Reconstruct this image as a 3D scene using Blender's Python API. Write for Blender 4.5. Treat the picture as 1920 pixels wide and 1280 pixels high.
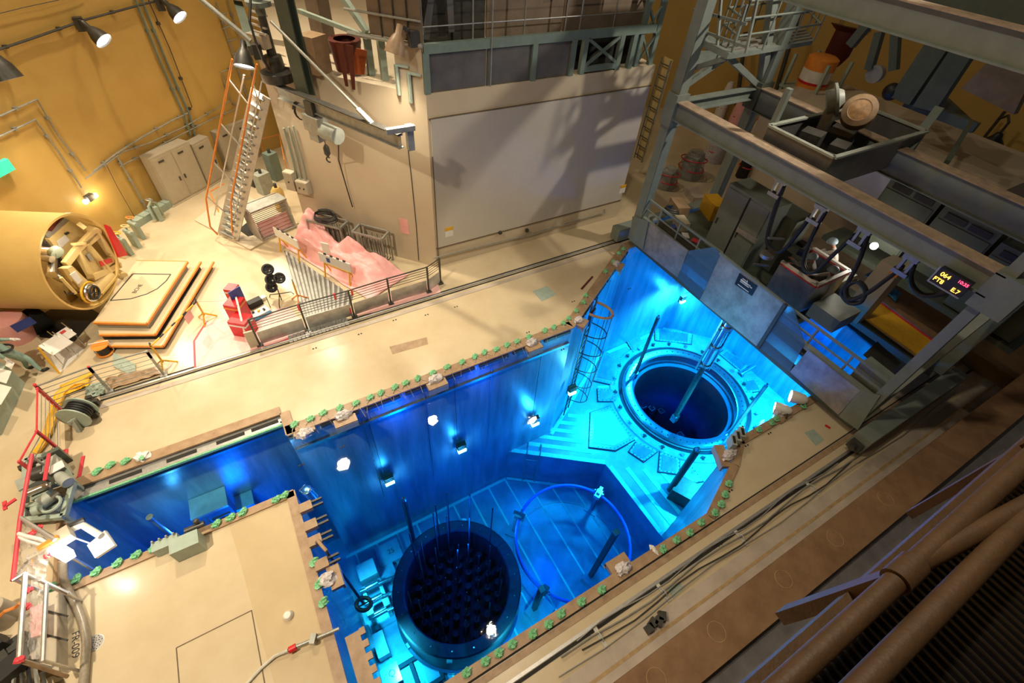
import bpy, bmesh, math, random
from mathutils import Vector as V, Matrix
random.seed(7)
S = bpy.context.scene
for o in list(bpy.data.objects):
    bpy.data.objects.remove(o)
COL = S.collection
PI = math.pi
Z = V((0, 0, 1))

# ------------------------------------------------------------------ camera
FPX = 883.311
CAM = V((0, 0, 10.2))
ROT = (Matrix.Rotation(-0.58705907, 3, 'Z') @ Matrix.Rotation(0.75440181, 3, 'X') @ Matrix.Rotation(0.09831359, 3, 'Z'))
cd = bpy.data.cameras.new('camera')
cd.sensor_width = 36.0
cd.lens = FPX / 1920 * 36.0
cd.clip_start = 0.05
cd.clip_end = 300
co = bpy.data.objects.new('camera', cd)
COL.objects.link(co)
co.matrix_world = Matrix.Translation(CAM) @ ROT.to_4x4()
S.camera = co

# ------------------------------------------------------------------ view, world
vs = S.view_settings
vs.view_transform = 'Standard'
vs.look = 'None'
vs.exposure = 0.10
vs.gamma = 1.0
vs.use_curve_mapping = False
w = bpy.data.worlds.new('hall_air')
S.world = w
w.use_nodes = True
wb = w.node_tree.nodes['Background']
wb.inputs[0].default_value = (0.78, 0.74, 0.66, 1)
wb.inputs[1].default_value = 0.042
cy = S.cycles
cy.max_bounces = 8
cy.diffuse_bounces = 2
cy.glossy_bounces = 3
cy.transmission_bounces = 4
cy.transparent_max_bounces = 12
cy.volume_bounces = 0
cy.caustics_reflective = False
cy.caustics_refractive = False
cy.sample_clamp_indirect = 4.0
cy.blur_glossy = 0.5


def aim(o, d):
    o.rotation_euler = V(d).to_track_quat('-Z', 'Y').to_euler()


def lamp(name, kind, loc, power, color, size=0.1, to=None, spot=None, blend=0.6):
    d = bpy.data.lights.new(name, kind)
    d.energy = power
    d.color = color
    if kind == 'AREA':
        d.shape = 'DISK'
        d.size = size
    else:
        d.shadow_soft_size = size
    if kind == 'SPOT':
        d.spot_size = spot or 1.6
        d.spot_blend = blend
    o = bpy.data.objects.new(name, d)
    COL.objects.link(o)
    o.location = loc
    if to is not None:
        aim(o, V(to) - V(loc))
    return o


# high-bay lamps under the roof of the hall (their reflections stand on the water); the last is added, unseen, to brighten the left floor
WARM = (1.0, 0.86, 0.64)
HIGHBAY = [(6.1, 18.3, 18.0), (-0.48, 17.8, 18.0), (12.4, 15.0, 18.0), (3.6, 4.7, 18.0), (-8.0, 3.2, 18.0)]
for i, p in enumerate(HIGHBAY):
    hb = lamp('highbay_light', 'AREA', p, (460, 500, 190, 600, 620)[i], WARM, 0.62, ((5.5, 13.7, 0), (-0.4, 12.5, 0), (11, 11, 0), (3.2, 3.5, 0), (-2.5, 7.5, 0))[i])
    if i in (1, 4):
        hb.data.spread = 1.35      # beam narrowed to keep the far right side dim

# hall lamp beyond the crane, throwing the crane's shadow on the compartment
lamp('hall_spot', 'SPOT', (17.0, 4.2, 12.5), 3000, (1.0, 0.9, 0.74), 0.25, to=(8.6, 12.1, 2.6), spot=0.95, blend=0.5)

# ------------------------------------------------------------------ points in the hall


def ray(x, y):
    return ROT @ V(((x - 960) / FPX, -(y - 640) / FPX, -1.0))


def G(x, y, z=0.0):
    d = ray(x, y)
    return CAM + d * ((z - CAM.z) / d.z)


def PX(x, y, X):
    d = ray(x, y)
    return CAM + d * (X / d.x)


def PY(x, y, Y):
    d = ray(x, y)
    return CAM + d * (Y / d.y)


def PD(x, y, dep):
    return CAM + ray(x, y) * dep


# ------------------------------------------------------------------ materials


def mat(name, col, rough=0.5, metal=0.0, var=0.12, scale=6.0, bump=0.0, bscale=30.0, spec=0.5, col2=None, alpha=1.0, coat=0.0, emit=None, estr=0.0, trans=0.0, stretch=None):
    m = bpy.data.materials.new(name)
    m.use_nodes = True
    nt = m.node_tree
    b = nt.nodes['Principled BSDF']
    b.inputs['Roughness'].default_value = rough
    b.inputs['Metallic'].default_value = metal
    b.inputs['Specular IOR Level'].default_value = spec
    b.inputs['Alpha'].default_value = alpha
    b.inputs['Coat Weight'].default_value = coat
    b.inputs['Transmission Weight'].default_value = trans
    if emit:
        b.inputs['Emission Color'].default_value = (*emit, 1)
        b.inputs['Emission Strength'].default_value = estr
    c1 = (*col, 1)
    if var or col2:
        tc = nt.nodes.new('ShaderNodeTexCoord')
        nz = nt.nodes.new('ShaderNodeTexNoise')
        nz.inputs['Scale'].default_value = scale
        nz.inputs['Detail'].default_value = 5
        nz.inputs['Roughness'].default_value = 0.65
        if stretch:
            mp = nt.nodes.new('ShaderNodeMapping')
            mp.inputs['Scale'].default_value = stretch
            nt.links.new(tc.outputs['Object'], mp.inputs['Vector'])
            nt.links.new(mp.outputs[0], nz.inputs['Vector'])
        else:
            nt.links.new(tc.outputs['Object'], nz.inputs['Vector'])
        rp = nt.nodes.new('ShaderNodeValToRGB')
        rp.color_ramp.elements[0].position = 0.32
        rp.color_ramp.elements[1].position = 0.68
        lo = tuple(max(0, c * (1 - var)) for c in col) if not col2 else col2
        hi = tuple(min(1, c * (1 + var * 0.6)) for c in col) if not col2 else col
        rp.color_ramp.elements[0].color = (*lo, 1)
        rp.color_ramp.elements[1].color = (*hi, 1)
        nt.links.new(nz.outputs[0], rp.inputs[0])
        nt.links.new(rp.outputs[0], b.inputs['Base Color'])
    else:
        b.inputs['Base Color'].default_value = c1
    if bump:
        tc2 = nt.nodes.new('ShaderNodeTexCoord')
        n2 = nt.nodes.new('ShaderNodeTexNoise')
        n2.inputs['Scale'].default_value = bscale
        n2.inputs['Detail'].default_value = 4
        nt.links.new(tc2.outputs['Object'], n2.inputs['Vector'])
        bp = nt.nodes.new('ShaderNodeBump')
        bp.inputs['Strength'].default_value = bump
        bp.inputs['Distance'].default_value = 0.05
        nt.links.new(n2.outputs[0], bp.inputs['Height'])
        nt.links.new(bp.outputs[0], b.inputs['Normal'])
    return m


M = {}
M['floor'] = mat('cream_floor_paint', (0.60, 0.49, 0.325), 0.24, var=0.10, scale=0.9, bump=0.02, bscale=5, col2=(0.52, 0.41, 0.255))
M['yellow_wall'] = mat('yellow_wall_paint', (0.62, 0.40, 0.11), 0.55, var=0.12, scale=0.5, col2=(0.54, 0.33, 0.08))
M['block'] = mat('cream_concrete_paint', (0.58, 0.485, 0.345), 0.55, var=0.08, scale=0.7, col2=(0.53, 0.43, 0.30))
M['block_panel'] = mat('pale_panel_paint', (0.53, 0.485, 0.42), 0.42, var=0.06, scale=0.8)
M['seam'] = mat('joint_sealant', (0.13, 0.09, 0.05), 0.8, var=0.2)
M['brown_wall'] = mat('brown_stained_concrete', (0.29, 0.165, 0.08), 0.8, var=0.3, scale=2.0, col2=(0.20, 0.105, 0.048), bump=0.15, bscale=14)
M['ledge'] = mat('grey_brown_ledge', (0.46, 0.385, 0.31), 0.6, var=0.2, scale=1.5)
M['coping'] = mat('brown_coping', (0.40, 0.27, 0.16), 0.45, var=0.25, scale=5, col2=(0.28, 0.17, 0.09))
M['gantry'] = mat('grey_green_paint', (0.21, 0.24, 0.21), 0.5, var=0.12, scale=3)
M['gantry_dark'] = mat('dark_green_paint', (0.085, 0.105, 0.08), 0.5, var=0.15, scale=3)
M['frame_green'] = mat('teal_green_paint', (0.17, 0.225, 0.19), 0.5, var=0.15, scale=3)
M['dust'] = mat('dusty_flange', (0.42, 0.30, 0.20), 0.75, var=0.3, scale=4)
M['steel'] = mat('stainless_steel', (0.50, 0.49, 0.47), 0.34, 0.85, var=0.25, scale=4)
M['steel_pool'] = mat('pool_liner_steel', (0.40, 0.46, 0.52), 0.33, 0.3, var=0.25, scale=1.6, bump=0.06, bscale=9)
M['liner_wall'] = mat('liner_steel_ripple_light', (0.46, 0.52, 0.58), 0.3, 0.3, scale=3.2, col2=(0.24, 0.29, 0.34), bump=0.08, bscale=7, stretch=(1.0, 1.0, 0.12))  # vertical streaks put the rippling light of the water into the colour
M['steel_bright'] = mat('polished_steel', (0.75, 0.75, 0.74), 0.22, 0.95, var=0.1, scale=8)
M['alu'] = mat('aluminium', (0.55, 0.53, 0.50), 0.38, 0.7, var=0.15, scale=8)
M['galv'] = mat('galvanised_pipe', (0.36, 0.36, 0.32), 0.45, 0.5, var=0.2, scale=6)
M['black'] = mat('black_rubber', (0.012, 0.012, 0.013), 0.5, var=0.3)
M['dark'] = mat('dark_recess', (0.02, 0.018, 0.014), 0.8, var=0.3)
M['dark_metal'] = mat('dark_gunmetal', (0.075, 0.07, 0.06), 0.45, 0.4, var=0.3)
M['internals'] = mat('dull_black_internals', (0.012, 0.017, 0.02), 0.7, var=0.4, scale=3, spec=0.2)
M['barrel'] = mat('barrel_black_steel', (0.028, 0.045, 0.05), 0.55, 0.1, var=0.3, scale=3)
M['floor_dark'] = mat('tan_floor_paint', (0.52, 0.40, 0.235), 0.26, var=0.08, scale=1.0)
M['name_plate'] = mat('near_black_navy', (0.008, 0.010, 0.03), 0.35, var=0.1)
M['plate_steel'] = mat('dull_steel_plate', (0.38, 0.365, 0.35), 0.52, 0.6, var=0.35, scale=2.2, bump=0.05, bscale=5)
M['black_steel'] = mat('black_oxide_steel', (0.012, 0.016, 0.02), 0.5, 0.2, var=0.4, scale=3)
M['stripe'] = mat('worn_orange_stripe', (0.42, 0.28, 0.13), 0.7, var=0.3)
M['near_floor'] = mat('dark_slate_floor', (0.22, 0.20, 0.20), 0.35, var=0.25, scale=2)
M['orange'] = mat('orange_paint', (0.78, 0.26, 0.04), 0.45, var=0.12)
M['yellow'] = mat('yellow_paint', (0.78, 0.42, 0.02), 0.45, var=0.12)
M['red'] = mat('red_plastic', (0.62, 0.015, 0.02), 0.35, var=0.15)
M['redtape'] = mat('red_tape', (0.66, 0.05, 0.07), 0.45, var=0.2)
M['pink'] = mat('pink_sheet', (0.86, 0.42, 0.40), 0.42, var=0.08, scale=5, bump=0.1, bscale=7)
M['pink_floor'] = mat('pink_floor_sheet', (0.84, 0.48, 0.44), 0.35, var=0.08, scale=3, bump=0.1, bscale=4)
M['white'] = mat('white_paint', (0.74, 0.71, 0.66), 0.5, var=0.06)
M['paper'] = mat('white_paper', (0.78, 0.73, 0.66), 0.6, var=0.05)
M['blue'] = mat('blue_sign', (0.03, 0.06, 0.25), 0.4, var=0.1)
M['cabinet'] = mat('beige_cabinet', (0.48, 0.41, 0.30), 0.5, var=0.06)
M['airlock'] = mat('yellow_airlock_paint', (0.66, 0.44, 0.14), 0.42, var=0.07, scale=2)
M['airlock_pale'] = mat('pale_yellow_paint', (0.70, 0.52, 0.22), 0.42, var=0.07, scale=3)
M['green_cap'] = mat('green_net', (0.07, 0.36, 0.12), 0.4, var=0.5, scale=40, col2=(0.30, 0.62, 0.36))
M['string'] = mat('cord', (0.55, 0.52, 0.44), 0.7, var=0.2)
M['wrap'] = mat('crumpled_vinyl', (0.66, 0.60, 0.60), 0.25, var=0.3, scale=14, bump=0.6, bscale=22)
M['clear'] = mat('clear_vinyl', (0.62, 0.60, 0.56), 0.15, var=0.2, scale=6, bump=0.7, bscale=12, alpha=0.42)
M['acrylic'] = mat('blue_acrylic', (0.10, 0.24, 0.42), 0.08, var=0.1, alpha=0.55)
M['pale_green'] = mat('pale_green_paint', (0.33, 0.40, 0.33), 0.45, var=0.15, scale=5)
M['equip'] = mat('equipment_grey', (0.34, 0.36, 0.31), 0.5, var=0.2, scale=5)
M['tape_green'] = mat('green_lining_tape', (0.50, 0.92, 0.70), 0.5, var=0.1)
M['rust'] = mat('red_brown_primer', (0.11, 0.016, 0.008), 0.6, var=0.3, scale=4)
M['brown_panel'] = mat('brown_mesh_panel', (0.20, 0.145, 0.10), 0.6, var=0.25, scale=2)
M['grey_panel'] = mat('grey_sheet_panel', (0.16, 0.15, 0.14), 0.42, 0.4, var=0.25, scale=1.5)
M['text_dark'] = mat('dark_lettering', (0.03, 0.03, 0.03), 0.6, var=0)
M['text_white'] = mat('white_lettering', (0.8, 0.8, 0.78), 0.5, var=0)
M['tube_brown'] = mat('brown_tube_paint', (0.115, 0.06, 0.024), 0.55, var=0.2, scale=9, bump=0.08, bscale=60)
M['skin'] = mat('skin', (0.50, 0.24, 0.16), 0.5, var=0.05)
M['suit_white'] = mat('white_coverall', (0.66, 0.64, 0.60), 0.8, var=0.1, scale=9)
M['suit_green'] = mat('green_coverall', (0.27, 0.40, 0.34), 0.8, var=0.2, scale=5, bump=0.3, bscale=10)
M['suit_grey'] = mat('grey_coverall', (0.33, 0.33, 0.29), 0.8, var=0.12, scale=7)
M['cap_blue'] = mat('pale_blue_helmet', (0.42, 0.54, 0.66), 0.5, var=0.05)
M['lens_warm'] = mat('lit_lamp_lens', (1, 1, 1), 0.5, var=0, emit=(1.0, 0.95, 0.86), estr=14.0)
M['lens_uw'] = mat('lit_underwater_lens', (1, 1, 1), 0.5, var=0, emit=(0.85, 0.97, 1.0), estr=22.0)


def water_mat():
    m = bpy.data.materials.new('pool_water')
    m.use_nodes = True
    nt = m.node_tree
    for n in list(nt.nodes):
        if n.type != 'OUTPUT_MATERIAL':
            nt.nodes.remove(n)
    out = [n for n in nt.nodes if n.type == 'OUTPUT_MATERIAL'][0]
    tr = nt.nodes.new('ShaderNodeBsdfTransparent')
    gl = nt.nodes.new('ShaderNodeBsdfGlossy')
    gl.inputs['Roughness'].default_value = 0.015
    fr = nt.nodes.new('ShaderNodeFresnel')
    fr.inputs['IOR'].default_value = 1.33
    mx = nt.nodes.new('ShaderNodeMixShader')
    tc = nt.nodes.new('ShaderNodeTexCoord')
    nz = nt.nodes.new('ShaderNodeTexNoise')
    nz.inputs['Scale'].default_value = 4.0
    nz.inputs['Detail'].default_value = 3
    bp = nt.nodes.new('ShaderNodeBump')
    bp.inputs['Strength'].default_value = 0.05
    bp.inputs['Distance'].default_value = 0.03
    nt.links.new(tc.outputs['Object'], nz.inputs['Vector'])
    nt.links.new(nz.outputs[0], bp.inputs['Height'])
    nt.links.new(bp.outputs[0], gl.inputs['Normal'])
    nt.links.new(fr.outputs[0], mx.inputs[0])
    nt.links.new(tr.outputs[0], mx.inputs[1])
    nt.links.new(gl.outputs[0], mx.inputs[2])
    nt.links.new(mx.outputs[0], out.inputs['Surface'])
    va = nt.nodes.new('ShaderNodeVolumeAbsorption')
    va.inputs['Color'].default_value = (0.01, 0.78, 0.955, 1)
    va.inputs['Density'].default_value = 0.46
    nt.links.new(va.outputs[0], out.inputs['Volume'])
    return m


M['water'] = water_mat()

# ------------------------------------------------------------------ mesh building


class MB:
    def __init__(s):
        s.bm = bmesh.new()

    def poly(s, pts):
        return s.bm.faces.new([s.bm.verts.new(V(p)) for p in pts])

    def hexa(s, a, b):
        """two quads a (4 pts) and b (4 pts) joined into a closed solid"""
        va = [s.bm.verts.new(V(p)) for p in a]
        vb = [s.bm.verts.new(V(p)) for p in b]
        n = len(va)
        s.bm.faces.new(va[::-1])
        s.bm.faces.new(vb)
        for i in range(n):
            s.bm.faces.new((va[i], va[(i + 1) % n], vb[(i + 1) % n], vb[i]))
        return s

    def box(s, c, sz, rz=0.0, R=None):
        c = V(c)
        h = V(sz) / 2
        R = R or Matrix.Rotation(rz, 3, 'Z')
        f = lambda x, y, z: c + R @ V((x * h.x, y * h.y, z * h.z))
        return s.hexa([f(-1, -1, -1), f(1, -1, -1), f(1, 1, -1), f(-1, 1, -1)], [f(-1, -1, 1), f(1, -1, 1), f(1, 1, 1), f(-1, 1, 1)])

    def mm(s, lo, hi):
        lo = V(lo)
        hi = V(hi)
        return s.box((lo + hi) / 2, hi - lo)

    def bar(s, p, q, wd, ht=None, up=Z):
        p = V(p)
        q = V(q)
        ht = ht or wd
        d = (q - p).normalized()
        u = V(up)
        if abs(d.dot(u)) > 0.98:
            u = V((1, 0, 0))
        a = d.cross(u).normalized()
        b = a.cross(d).normalized()
        f = lambda o, i, j: o + a * (i * wd / 2) + b * (j * ht / 2)
        return s.hexa([f(p, -1, -1), f(p, 1, -1), f(p, 1, 1), f(p, -1, 1)], [f(q, -1, -1), f(q, 1, -1), f(q, 1, 1), f(q, -1, 1)])

    def ibeam(s, p, q, wd, ht, t=0.02, up=Z):
        p = V(p)
        q = V(q)
        d = (q - p).normalized()
        a = d.cross(V(up)).normalized()
        b = a.cross(d).normalized()
        s.bar(p + b * (ht / 2 - t / 2), q + b * (ht / 2 - t / 2), wd, t, up)
        s.bar(p - b * (ht / 2 - t / 2), q - b * (ht / 2 - t / 2), wd, t, up)
        s.bar(p, q, t, ht - 2 * t, up)
        return s

    def cyl(s, p, q, r, r2=None, n=14, cap=True):
        p = V(p)
        q = V(q)
        r2 = r if r2 is None else r2
        d = (q - p).normalized()
        u = Z if abs(d.z) < 0.95 else V((1, 0, 0))
        a = d.cross(u).normalized()
        b = d.cross(a).normalized()
        A = [s.bm.verts.new(p + (a * math.cos(2 * PI * i / n) + b * math.sin(2 * PI * i / n)) * r) for i in range(n)]
        B = [s.bm.verts.new(q + (a * math.cos(2 * PI * i / n) + b * math.sin(2 * PI * i / n)) * r2) for i in range(n)]
        for i in range(n):
            s.bm.faces.new((A[i], A[(i + 1) % n], B[(i + 1) % n], B[i]))
        if cap:
            s.bm.faces.new(A[::-1])
            s.bm.faces.new(B)
        return s

    def tube(s, pts, r, n=8, closed=False):
        pts = [V(p) for p in pts]
        m = len(pts)
        rings = []
        a = None
        for i in range(m):
            if closed:
                d = pts[(i + 1) % m] - pts[i - 1]
            else:
                d = pts[min(i + 1, m - 1)] - pts[max(i - 1, 0)]
            d.normalize()
            if a is None:
                u = Z if abs(d.z) < 0.9 else V((1, 0, 0))
                a = d.cross(u).normalized()
            else:
                a = (a - d * a.dot(d)).normalized()
            b = d.cross(a)
            rings.append([s.bm.verts.new(pts[i] + (a * math.cos(2 * PI * k / n) + b * math.sin(2 * PI * k / n)) * r) for k in range(n)])
        for i in range(m if closed else m - 1):
            A = rings[i]
            B = rings[(i + 1) % m]
            for k in range(n):
                s.bm.faces.new((A[k], A[(k + 1) % n], B[(k + 1) % n], B[k]))
        if not closed:
            s.bm.faces.new(rings[0][::-1])
            s.bm.faces.new(rings[-1])
        return s

    def lathe(s, o, axis, prof, n=32, cap=True):
        """prof: (radius, height) pairs along axis"""
        o = V(o)
        d = V(axis).normalized()
        u = Z if abs(d.z) < 0.95 else V((1, 0, 0))
        a = d.cross(u).normalized()
        b = d.cross(a).normalized()
        rings = []
        for r, h in prof:
            rings.append([s.bm.verts.new(o + d * h + (a * math.cos(2 * PI * i / n) + b * math.sin(2 * PI * i / n)) * r) for i in range(n)])
        for A, B in zip(rings, rings[1:]):
            for i in range(n):
                s.bm.faces.new((A[i], A[(i + 1) % n], B[(i + 1) % n], B[i]))
        if cap:
            if prof[0][0] > 1e-5:
                s.bm.faces.new(rings[0][::-1])
            if prof[-1][0] > 1e-5:
                s.bm.faces.new(rings[-1])
        return s

    def prism(s, poly, z0, z1):
        return s.hexa([(p[0], p[1], z0) for p in poly], [(p[0], p[1], z1) for p in poly])

    def plate(s, pts, th):
        """flat polygon given a thickness along its own normal"""
        pts = [V(p) for p in pts]
        n = (pts[1] - pts[0]).cross(pts[-1] - pts[0]).normalized() * th
        return s.hexa([p - n / 2 for p in pts], [p + n / 2 for p in pts])

    def ball(s, c, r, sc=(1, 1, 1), u=14, v=8, jit=0.0):
        g = bmesh.ops.create_uvsphere(s.bm, u_segments=u, v_segments=v, radius=1.0)
        for q in g['verts']:
            k = 1 + random.uniform(-jit, jit)
            q.co = V(c) + V((q.co.x * r * sc[0] * k, q.co.y * r * sc[1] * k, q.co.z * r * sc[2] * k))
        return s

    def torus(s, c, axis, R, r, n=48, m=10, a0=0, a1=2 * PI):
        d = V(axis).normalized()
        u = Z if abs(d.z) < 0.95 else V((1, 0, 0))
        a = d.cross(u).normalized()
        b = d.cross(a).normalized()
        full = abs(a1 - a0 - 2 * PI) < 1e-6
        k = n if full else n + 1
        pts = [V(c) + (a * math.cos(a0 + (a1 - a0) * i / n) + b * math.sin(a0 + (a1 - a0) * i / n)) * R for i in range(k)]
        return s.tube(pts, r, m, full)

    def grid(s, f, nu, nv, th=0.0):
        vs_ = [[s.bm.verts.new(V(f(i / nu, j / nv))) for j in range(nv + 1)] for i in range(nu + 1)]
        for i in range(nu):
            for j in range(nv):
                s.bm.faces.new((vs_[i][j], vs_[i + 1][j], vs_[i + 1][j + 1], vs_[i][j + 1]))
        return s

    def build(s, name, m, parent=None, smooth=False, origin=None, fix=True):
        if fix:
            bmesh.ops.recalc_face_normals(s.bm, faces=s.bm.faces[:])
        if parent is not None:
            o0 = V(ORG[parent.name])
        elif origin is not None:
            o0 = V(origin)
        else:
            xs = [v.co for v in s.bm.verts]
            lo = V((min(c.x for c in xs), min(c.y for c in xs), min(c.z for c in xs)))
            hi = V((max(c.x for c in xs), max(c.y for c in xs), max(c.z for c in xs)))
            o0 = V(((lo.x + hi.x) / 2, (lo.y + hi.y) / 2, lo.z))
        for v in s.bm.verts:
            v.co -= o0
        me = bpy.data.meshes.new(name)
        s.bm.to_mesh(me)
        s.bm.free()
        me.materials.append(M[m] if isinstance(m, str) else m)
        if smooth:
            for p in me.polygons:
                p.use_smooth = True
            me.set_sharp_from_angle(angle=math.radians(40))
        o = bpy.data.objects.new(name, me)
        COL.objects.link(o)
        if parent is not None:
            o.parent = parent
        else:
            o.location = o0
        ORG[o.name] = tuple(o0)
        return o


ORG = {}


def tag(o, label, cat, group=None, kind=None):
    if label:
        o['label'] = label
    if cat:
        o['category'] = cat
    if group:
        o['group'] = group
    if kind or label:
        o['kind'] = kind or 'thing'
    return o


def thing(name, label, cat, loc=(0, 0, 0), group=None):
    o = bpy.data.objects.new(name, None)
    COL.objects.link(o)
    o.empty_display_size = 0.1
    o.location = V(loc)
    ORG[o.name] = tuple(V(loc))
    return tag(o, label, cat, group)


def struct(mb, name, m, **k):
    o = mb.build(name, m, **k)
    o['kind'] = 'structure'
    return o


def dup(root, loc, label=None, group=None, rz=None):
    r = root.copy()
    COL.objects.link(r)
    r.location = V(loc)
    if rz is not None:
        r.rotation_euler.z = rz
    ORG[r.name] = tuple(V(loc))
    if label:
        r['label'] = label
    if group:
        r['group'] = group
    for ch in list(root.children):
        c = ch.copy()
        COL.objects.link(c)
        c.parent = r
        for g in ch.children:
            q = g.copy()
            COL.objects.link(q)
            q.parent = c
    return r


def text(s, name, m, parent, loc, right, up, size, ext=0.002, align='CENTER'):
    cu = bpy.data.curves.new(name, 'FONT')
    cu.body = s
    cu.size = size
    cu.extrude = ext
    cu.align_x = align
    cu.align_y = 'CENTER'
    cu.materials.append(M[m] if isinstance(m, str) else m)
    tmp = bpy.data.objects.new(name, cu)
    COL.objects.link(tmp)
    me = bpy.data.meshes.new_from_object(tmp.evaluated_get(bpy.context.evaluated_depsgraph_get()))
    bpy.data.objects.remove(tmp)
    o = bpy.data.objects.new(name, me)
    COL.objects.link(o)
    r = V(right).normalized()
    u = V(up)
    u = (u - r * u.dot(r)).normalized()
    n = r.cross(u)
    mt = Matrix((r, u, n)).transposed().to_4x4()
    o.parent = parent
    o.matrix_local = Matrix.Translation(V(loc) - V(ORG[parent.name])) @ mt
    ORG[o.name] = tuple(V(loc))
    return o
# ------------------------------------------------------------------ the setting: deck, pools, water
WL = -0.30                      # water level
ZD, ZC = -8.0, -6.0             # deep floor, refuelling cavity floor
RV = V((13.6, 6.5, ZC))         # reactor vessel axis at the cavity floor
OUT = [(-5.45, 6.15), (-1.3, 6.15), (-1.3, 1.33), (6.65, 1.33), (8.17, 1.98), (8.85, 2.4), (15.8, 2.4), (17.6, 4.3), (17.6, 8.4), (15.8, 10.2), (11.6, 10.2), (7.3, 7.65), (-1.12, 7.65), (-1.12, 8.35), (-5.45, 8.35)]
BOT = [ZD, ZD, ZD, ZD, ZD, ZC, ZC, ZC, ZC, ZC, ZC, ZD, ZD, ZD, ZD]


def fill(loops, z):
    bm = bmesh.new()
    ed = []
    for L in loops:
        vs_ = [bm.verts.new((p[0], p[1], z)) for p in L]
        for i in range(len(vs_)):
            ed.append(bm.edges.new((vs_[i], vs_[(i + 1) % len(vs_)])))
    bmesh.ops.triangle_fill(bm, edges=ed, use_beauty=True, use_dissolve=False)
    for f in bm.faces:
        if f.normal.z < 0:
            f.normal_flip()
    m = MB()
    m.bm.free()
    m.bm = bm
    return m


def circle(c, r, n=48):
    return [(c[0] + r * math.cos(2 * PI * i / n), c[1] + r * math.sin(2 * PI * i / n)) for i in range(n)]


deck_out = [(-24, 0.36), (34, 0.36), (34, 30), (-24, 30)]
struct(fill([deck_out, OUT], 0.0), 'floor', 'floor', origin=(0, 0, 0), fix=False)

# pool liner walls, one object per stretch of wall
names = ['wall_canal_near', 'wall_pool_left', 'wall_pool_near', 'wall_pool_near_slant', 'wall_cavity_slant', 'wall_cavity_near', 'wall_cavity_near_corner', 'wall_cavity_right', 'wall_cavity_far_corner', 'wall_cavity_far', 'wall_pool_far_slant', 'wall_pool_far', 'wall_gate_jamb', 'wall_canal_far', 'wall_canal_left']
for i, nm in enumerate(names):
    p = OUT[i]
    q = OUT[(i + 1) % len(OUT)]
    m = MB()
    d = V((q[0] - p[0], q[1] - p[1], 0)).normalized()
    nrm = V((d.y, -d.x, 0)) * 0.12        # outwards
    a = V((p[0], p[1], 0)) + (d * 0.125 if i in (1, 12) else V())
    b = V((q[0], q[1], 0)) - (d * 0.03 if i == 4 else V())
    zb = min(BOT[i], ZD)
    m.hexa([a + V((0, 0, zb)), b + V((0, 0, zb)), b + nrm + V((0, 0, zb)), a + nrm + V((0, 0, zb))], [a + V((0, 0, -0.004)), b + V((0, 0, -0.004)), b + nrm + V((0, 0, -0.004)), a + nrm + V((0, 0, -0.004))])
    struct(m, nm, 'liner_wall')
STEP = [(5.43, 7.65), (8.5, 5.45), (8.56, 2.1)]
struct(fill([[(-5.45, 6.15), (-1.3, 6.15), (-1.3, 1.33), (6.65, 1.33), (8.56, 2.1), (8.5, 5.45), (5.43, 7.65), (-1.12, 7.65), (-1.12, 8.35), (-5.45, 8.35)]], ZD), 'floor_pool', 'steel_pool', fix=False)
struct(fill([[(5.43, 7.65), (8.5, 5.45), (8.56, 2.1), (8.85, 2.4), (15.8, 2.4), (17.6, 4.3), (17.6, 8.4), (15.8, 10.2), (11.6, 10.2), (7.3, 7.65)], circle(RV, 2.24, 64)], ZC), 'floor_cavity', 'steel_pool', fix=False)
m = MB()
m.poly([(*STEP[0], ZD), (*STEP[1], ZD), (*STEP[1], ZC), (*STEP[0], ZC)])
m.poly([(*STEP[1], ZD), (*STEP[2], ZD), (*STEP[2], ZC), (*STEP[1], ZC)])
struct(m, 'wall_step', 'steel_pool')
# the water itself
wo = []
for i, p in enumerate(OUT):
    a = V((*OUT[i - 1], 0))
    b = V((*p, 0))
    c = V((*OUT[(i + 1) % len(OUT)], 0))
    n1 = V(((b - a).y, -(b - a).x, 0)).normalized()
    n2 = V(((c - b).y, -(c - b).x, 0)).normalized()
    k = (n1 + n2).normalized()
    wo.append(tuple((b + k * 0.03 / max(0.4, k.dot(n1)))[:2]))
m = MB()
m.prism(wo, -13.4, WL)
struct(m, 'water', 'water')
# green lining tape along the floor joints of the pools
m = MB()


def strip(p, q, wdt, z):
    p = V((p[0], p[1], z))
    q = V((q[0], q[1], z))
    m.bar(p, q, wdt, 0.012)


for k in range(12):
    x = -0.9 + k * 0.78
    ytop = 7.6 if x < 5.4 else 7.65 - (x - 5.43) * 2.2 / 3.07
    strip((x, 1.4), (x + 0.0, ytop), 0.07, ZD + 0.008)
strip((-1.25, 7.55), (5.35, 7.55), 0.10, ZD + 0.009)
strip((5.43, 7.55), (8.4, 5.42), 0.10, ZD + 0.009)
struct(m, 'trim_1', 'tape_green')
m = MB()
e1 = (V((8.5, 5.45)) - V((5.43, 7.65)))
for k, (t0, t1) in enumerate([(0.03, 0.99), (0.20, 0.86), (0.30, 0.78), (0.4, 0.72), (0.50, 0.72), (0.6, 0.72)]):
    off = V((0.57, 0.80)) * (0.09 + k * 0.40)
    a = V((5.43, 7.65)) + e1 * t0 + off
    b = V((5.43, 7.65)) + e1 * t1 + off
    strip(a, b, 0.17, ZC + 0.008)
for k in range(5):
    strip((8.62 + k * 0.55, 2.45), (8.6 + k * 0.55, 5.3 - k * 0.35), 0.16, ZC + 0.008)
strip((7.35, 7.55), (11.6, 10.06), 0.14, ZC + 0.009)
strip((11.6, 10.08), (15.8, 10.08), 0.14, ZC + 0.009)
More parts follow.
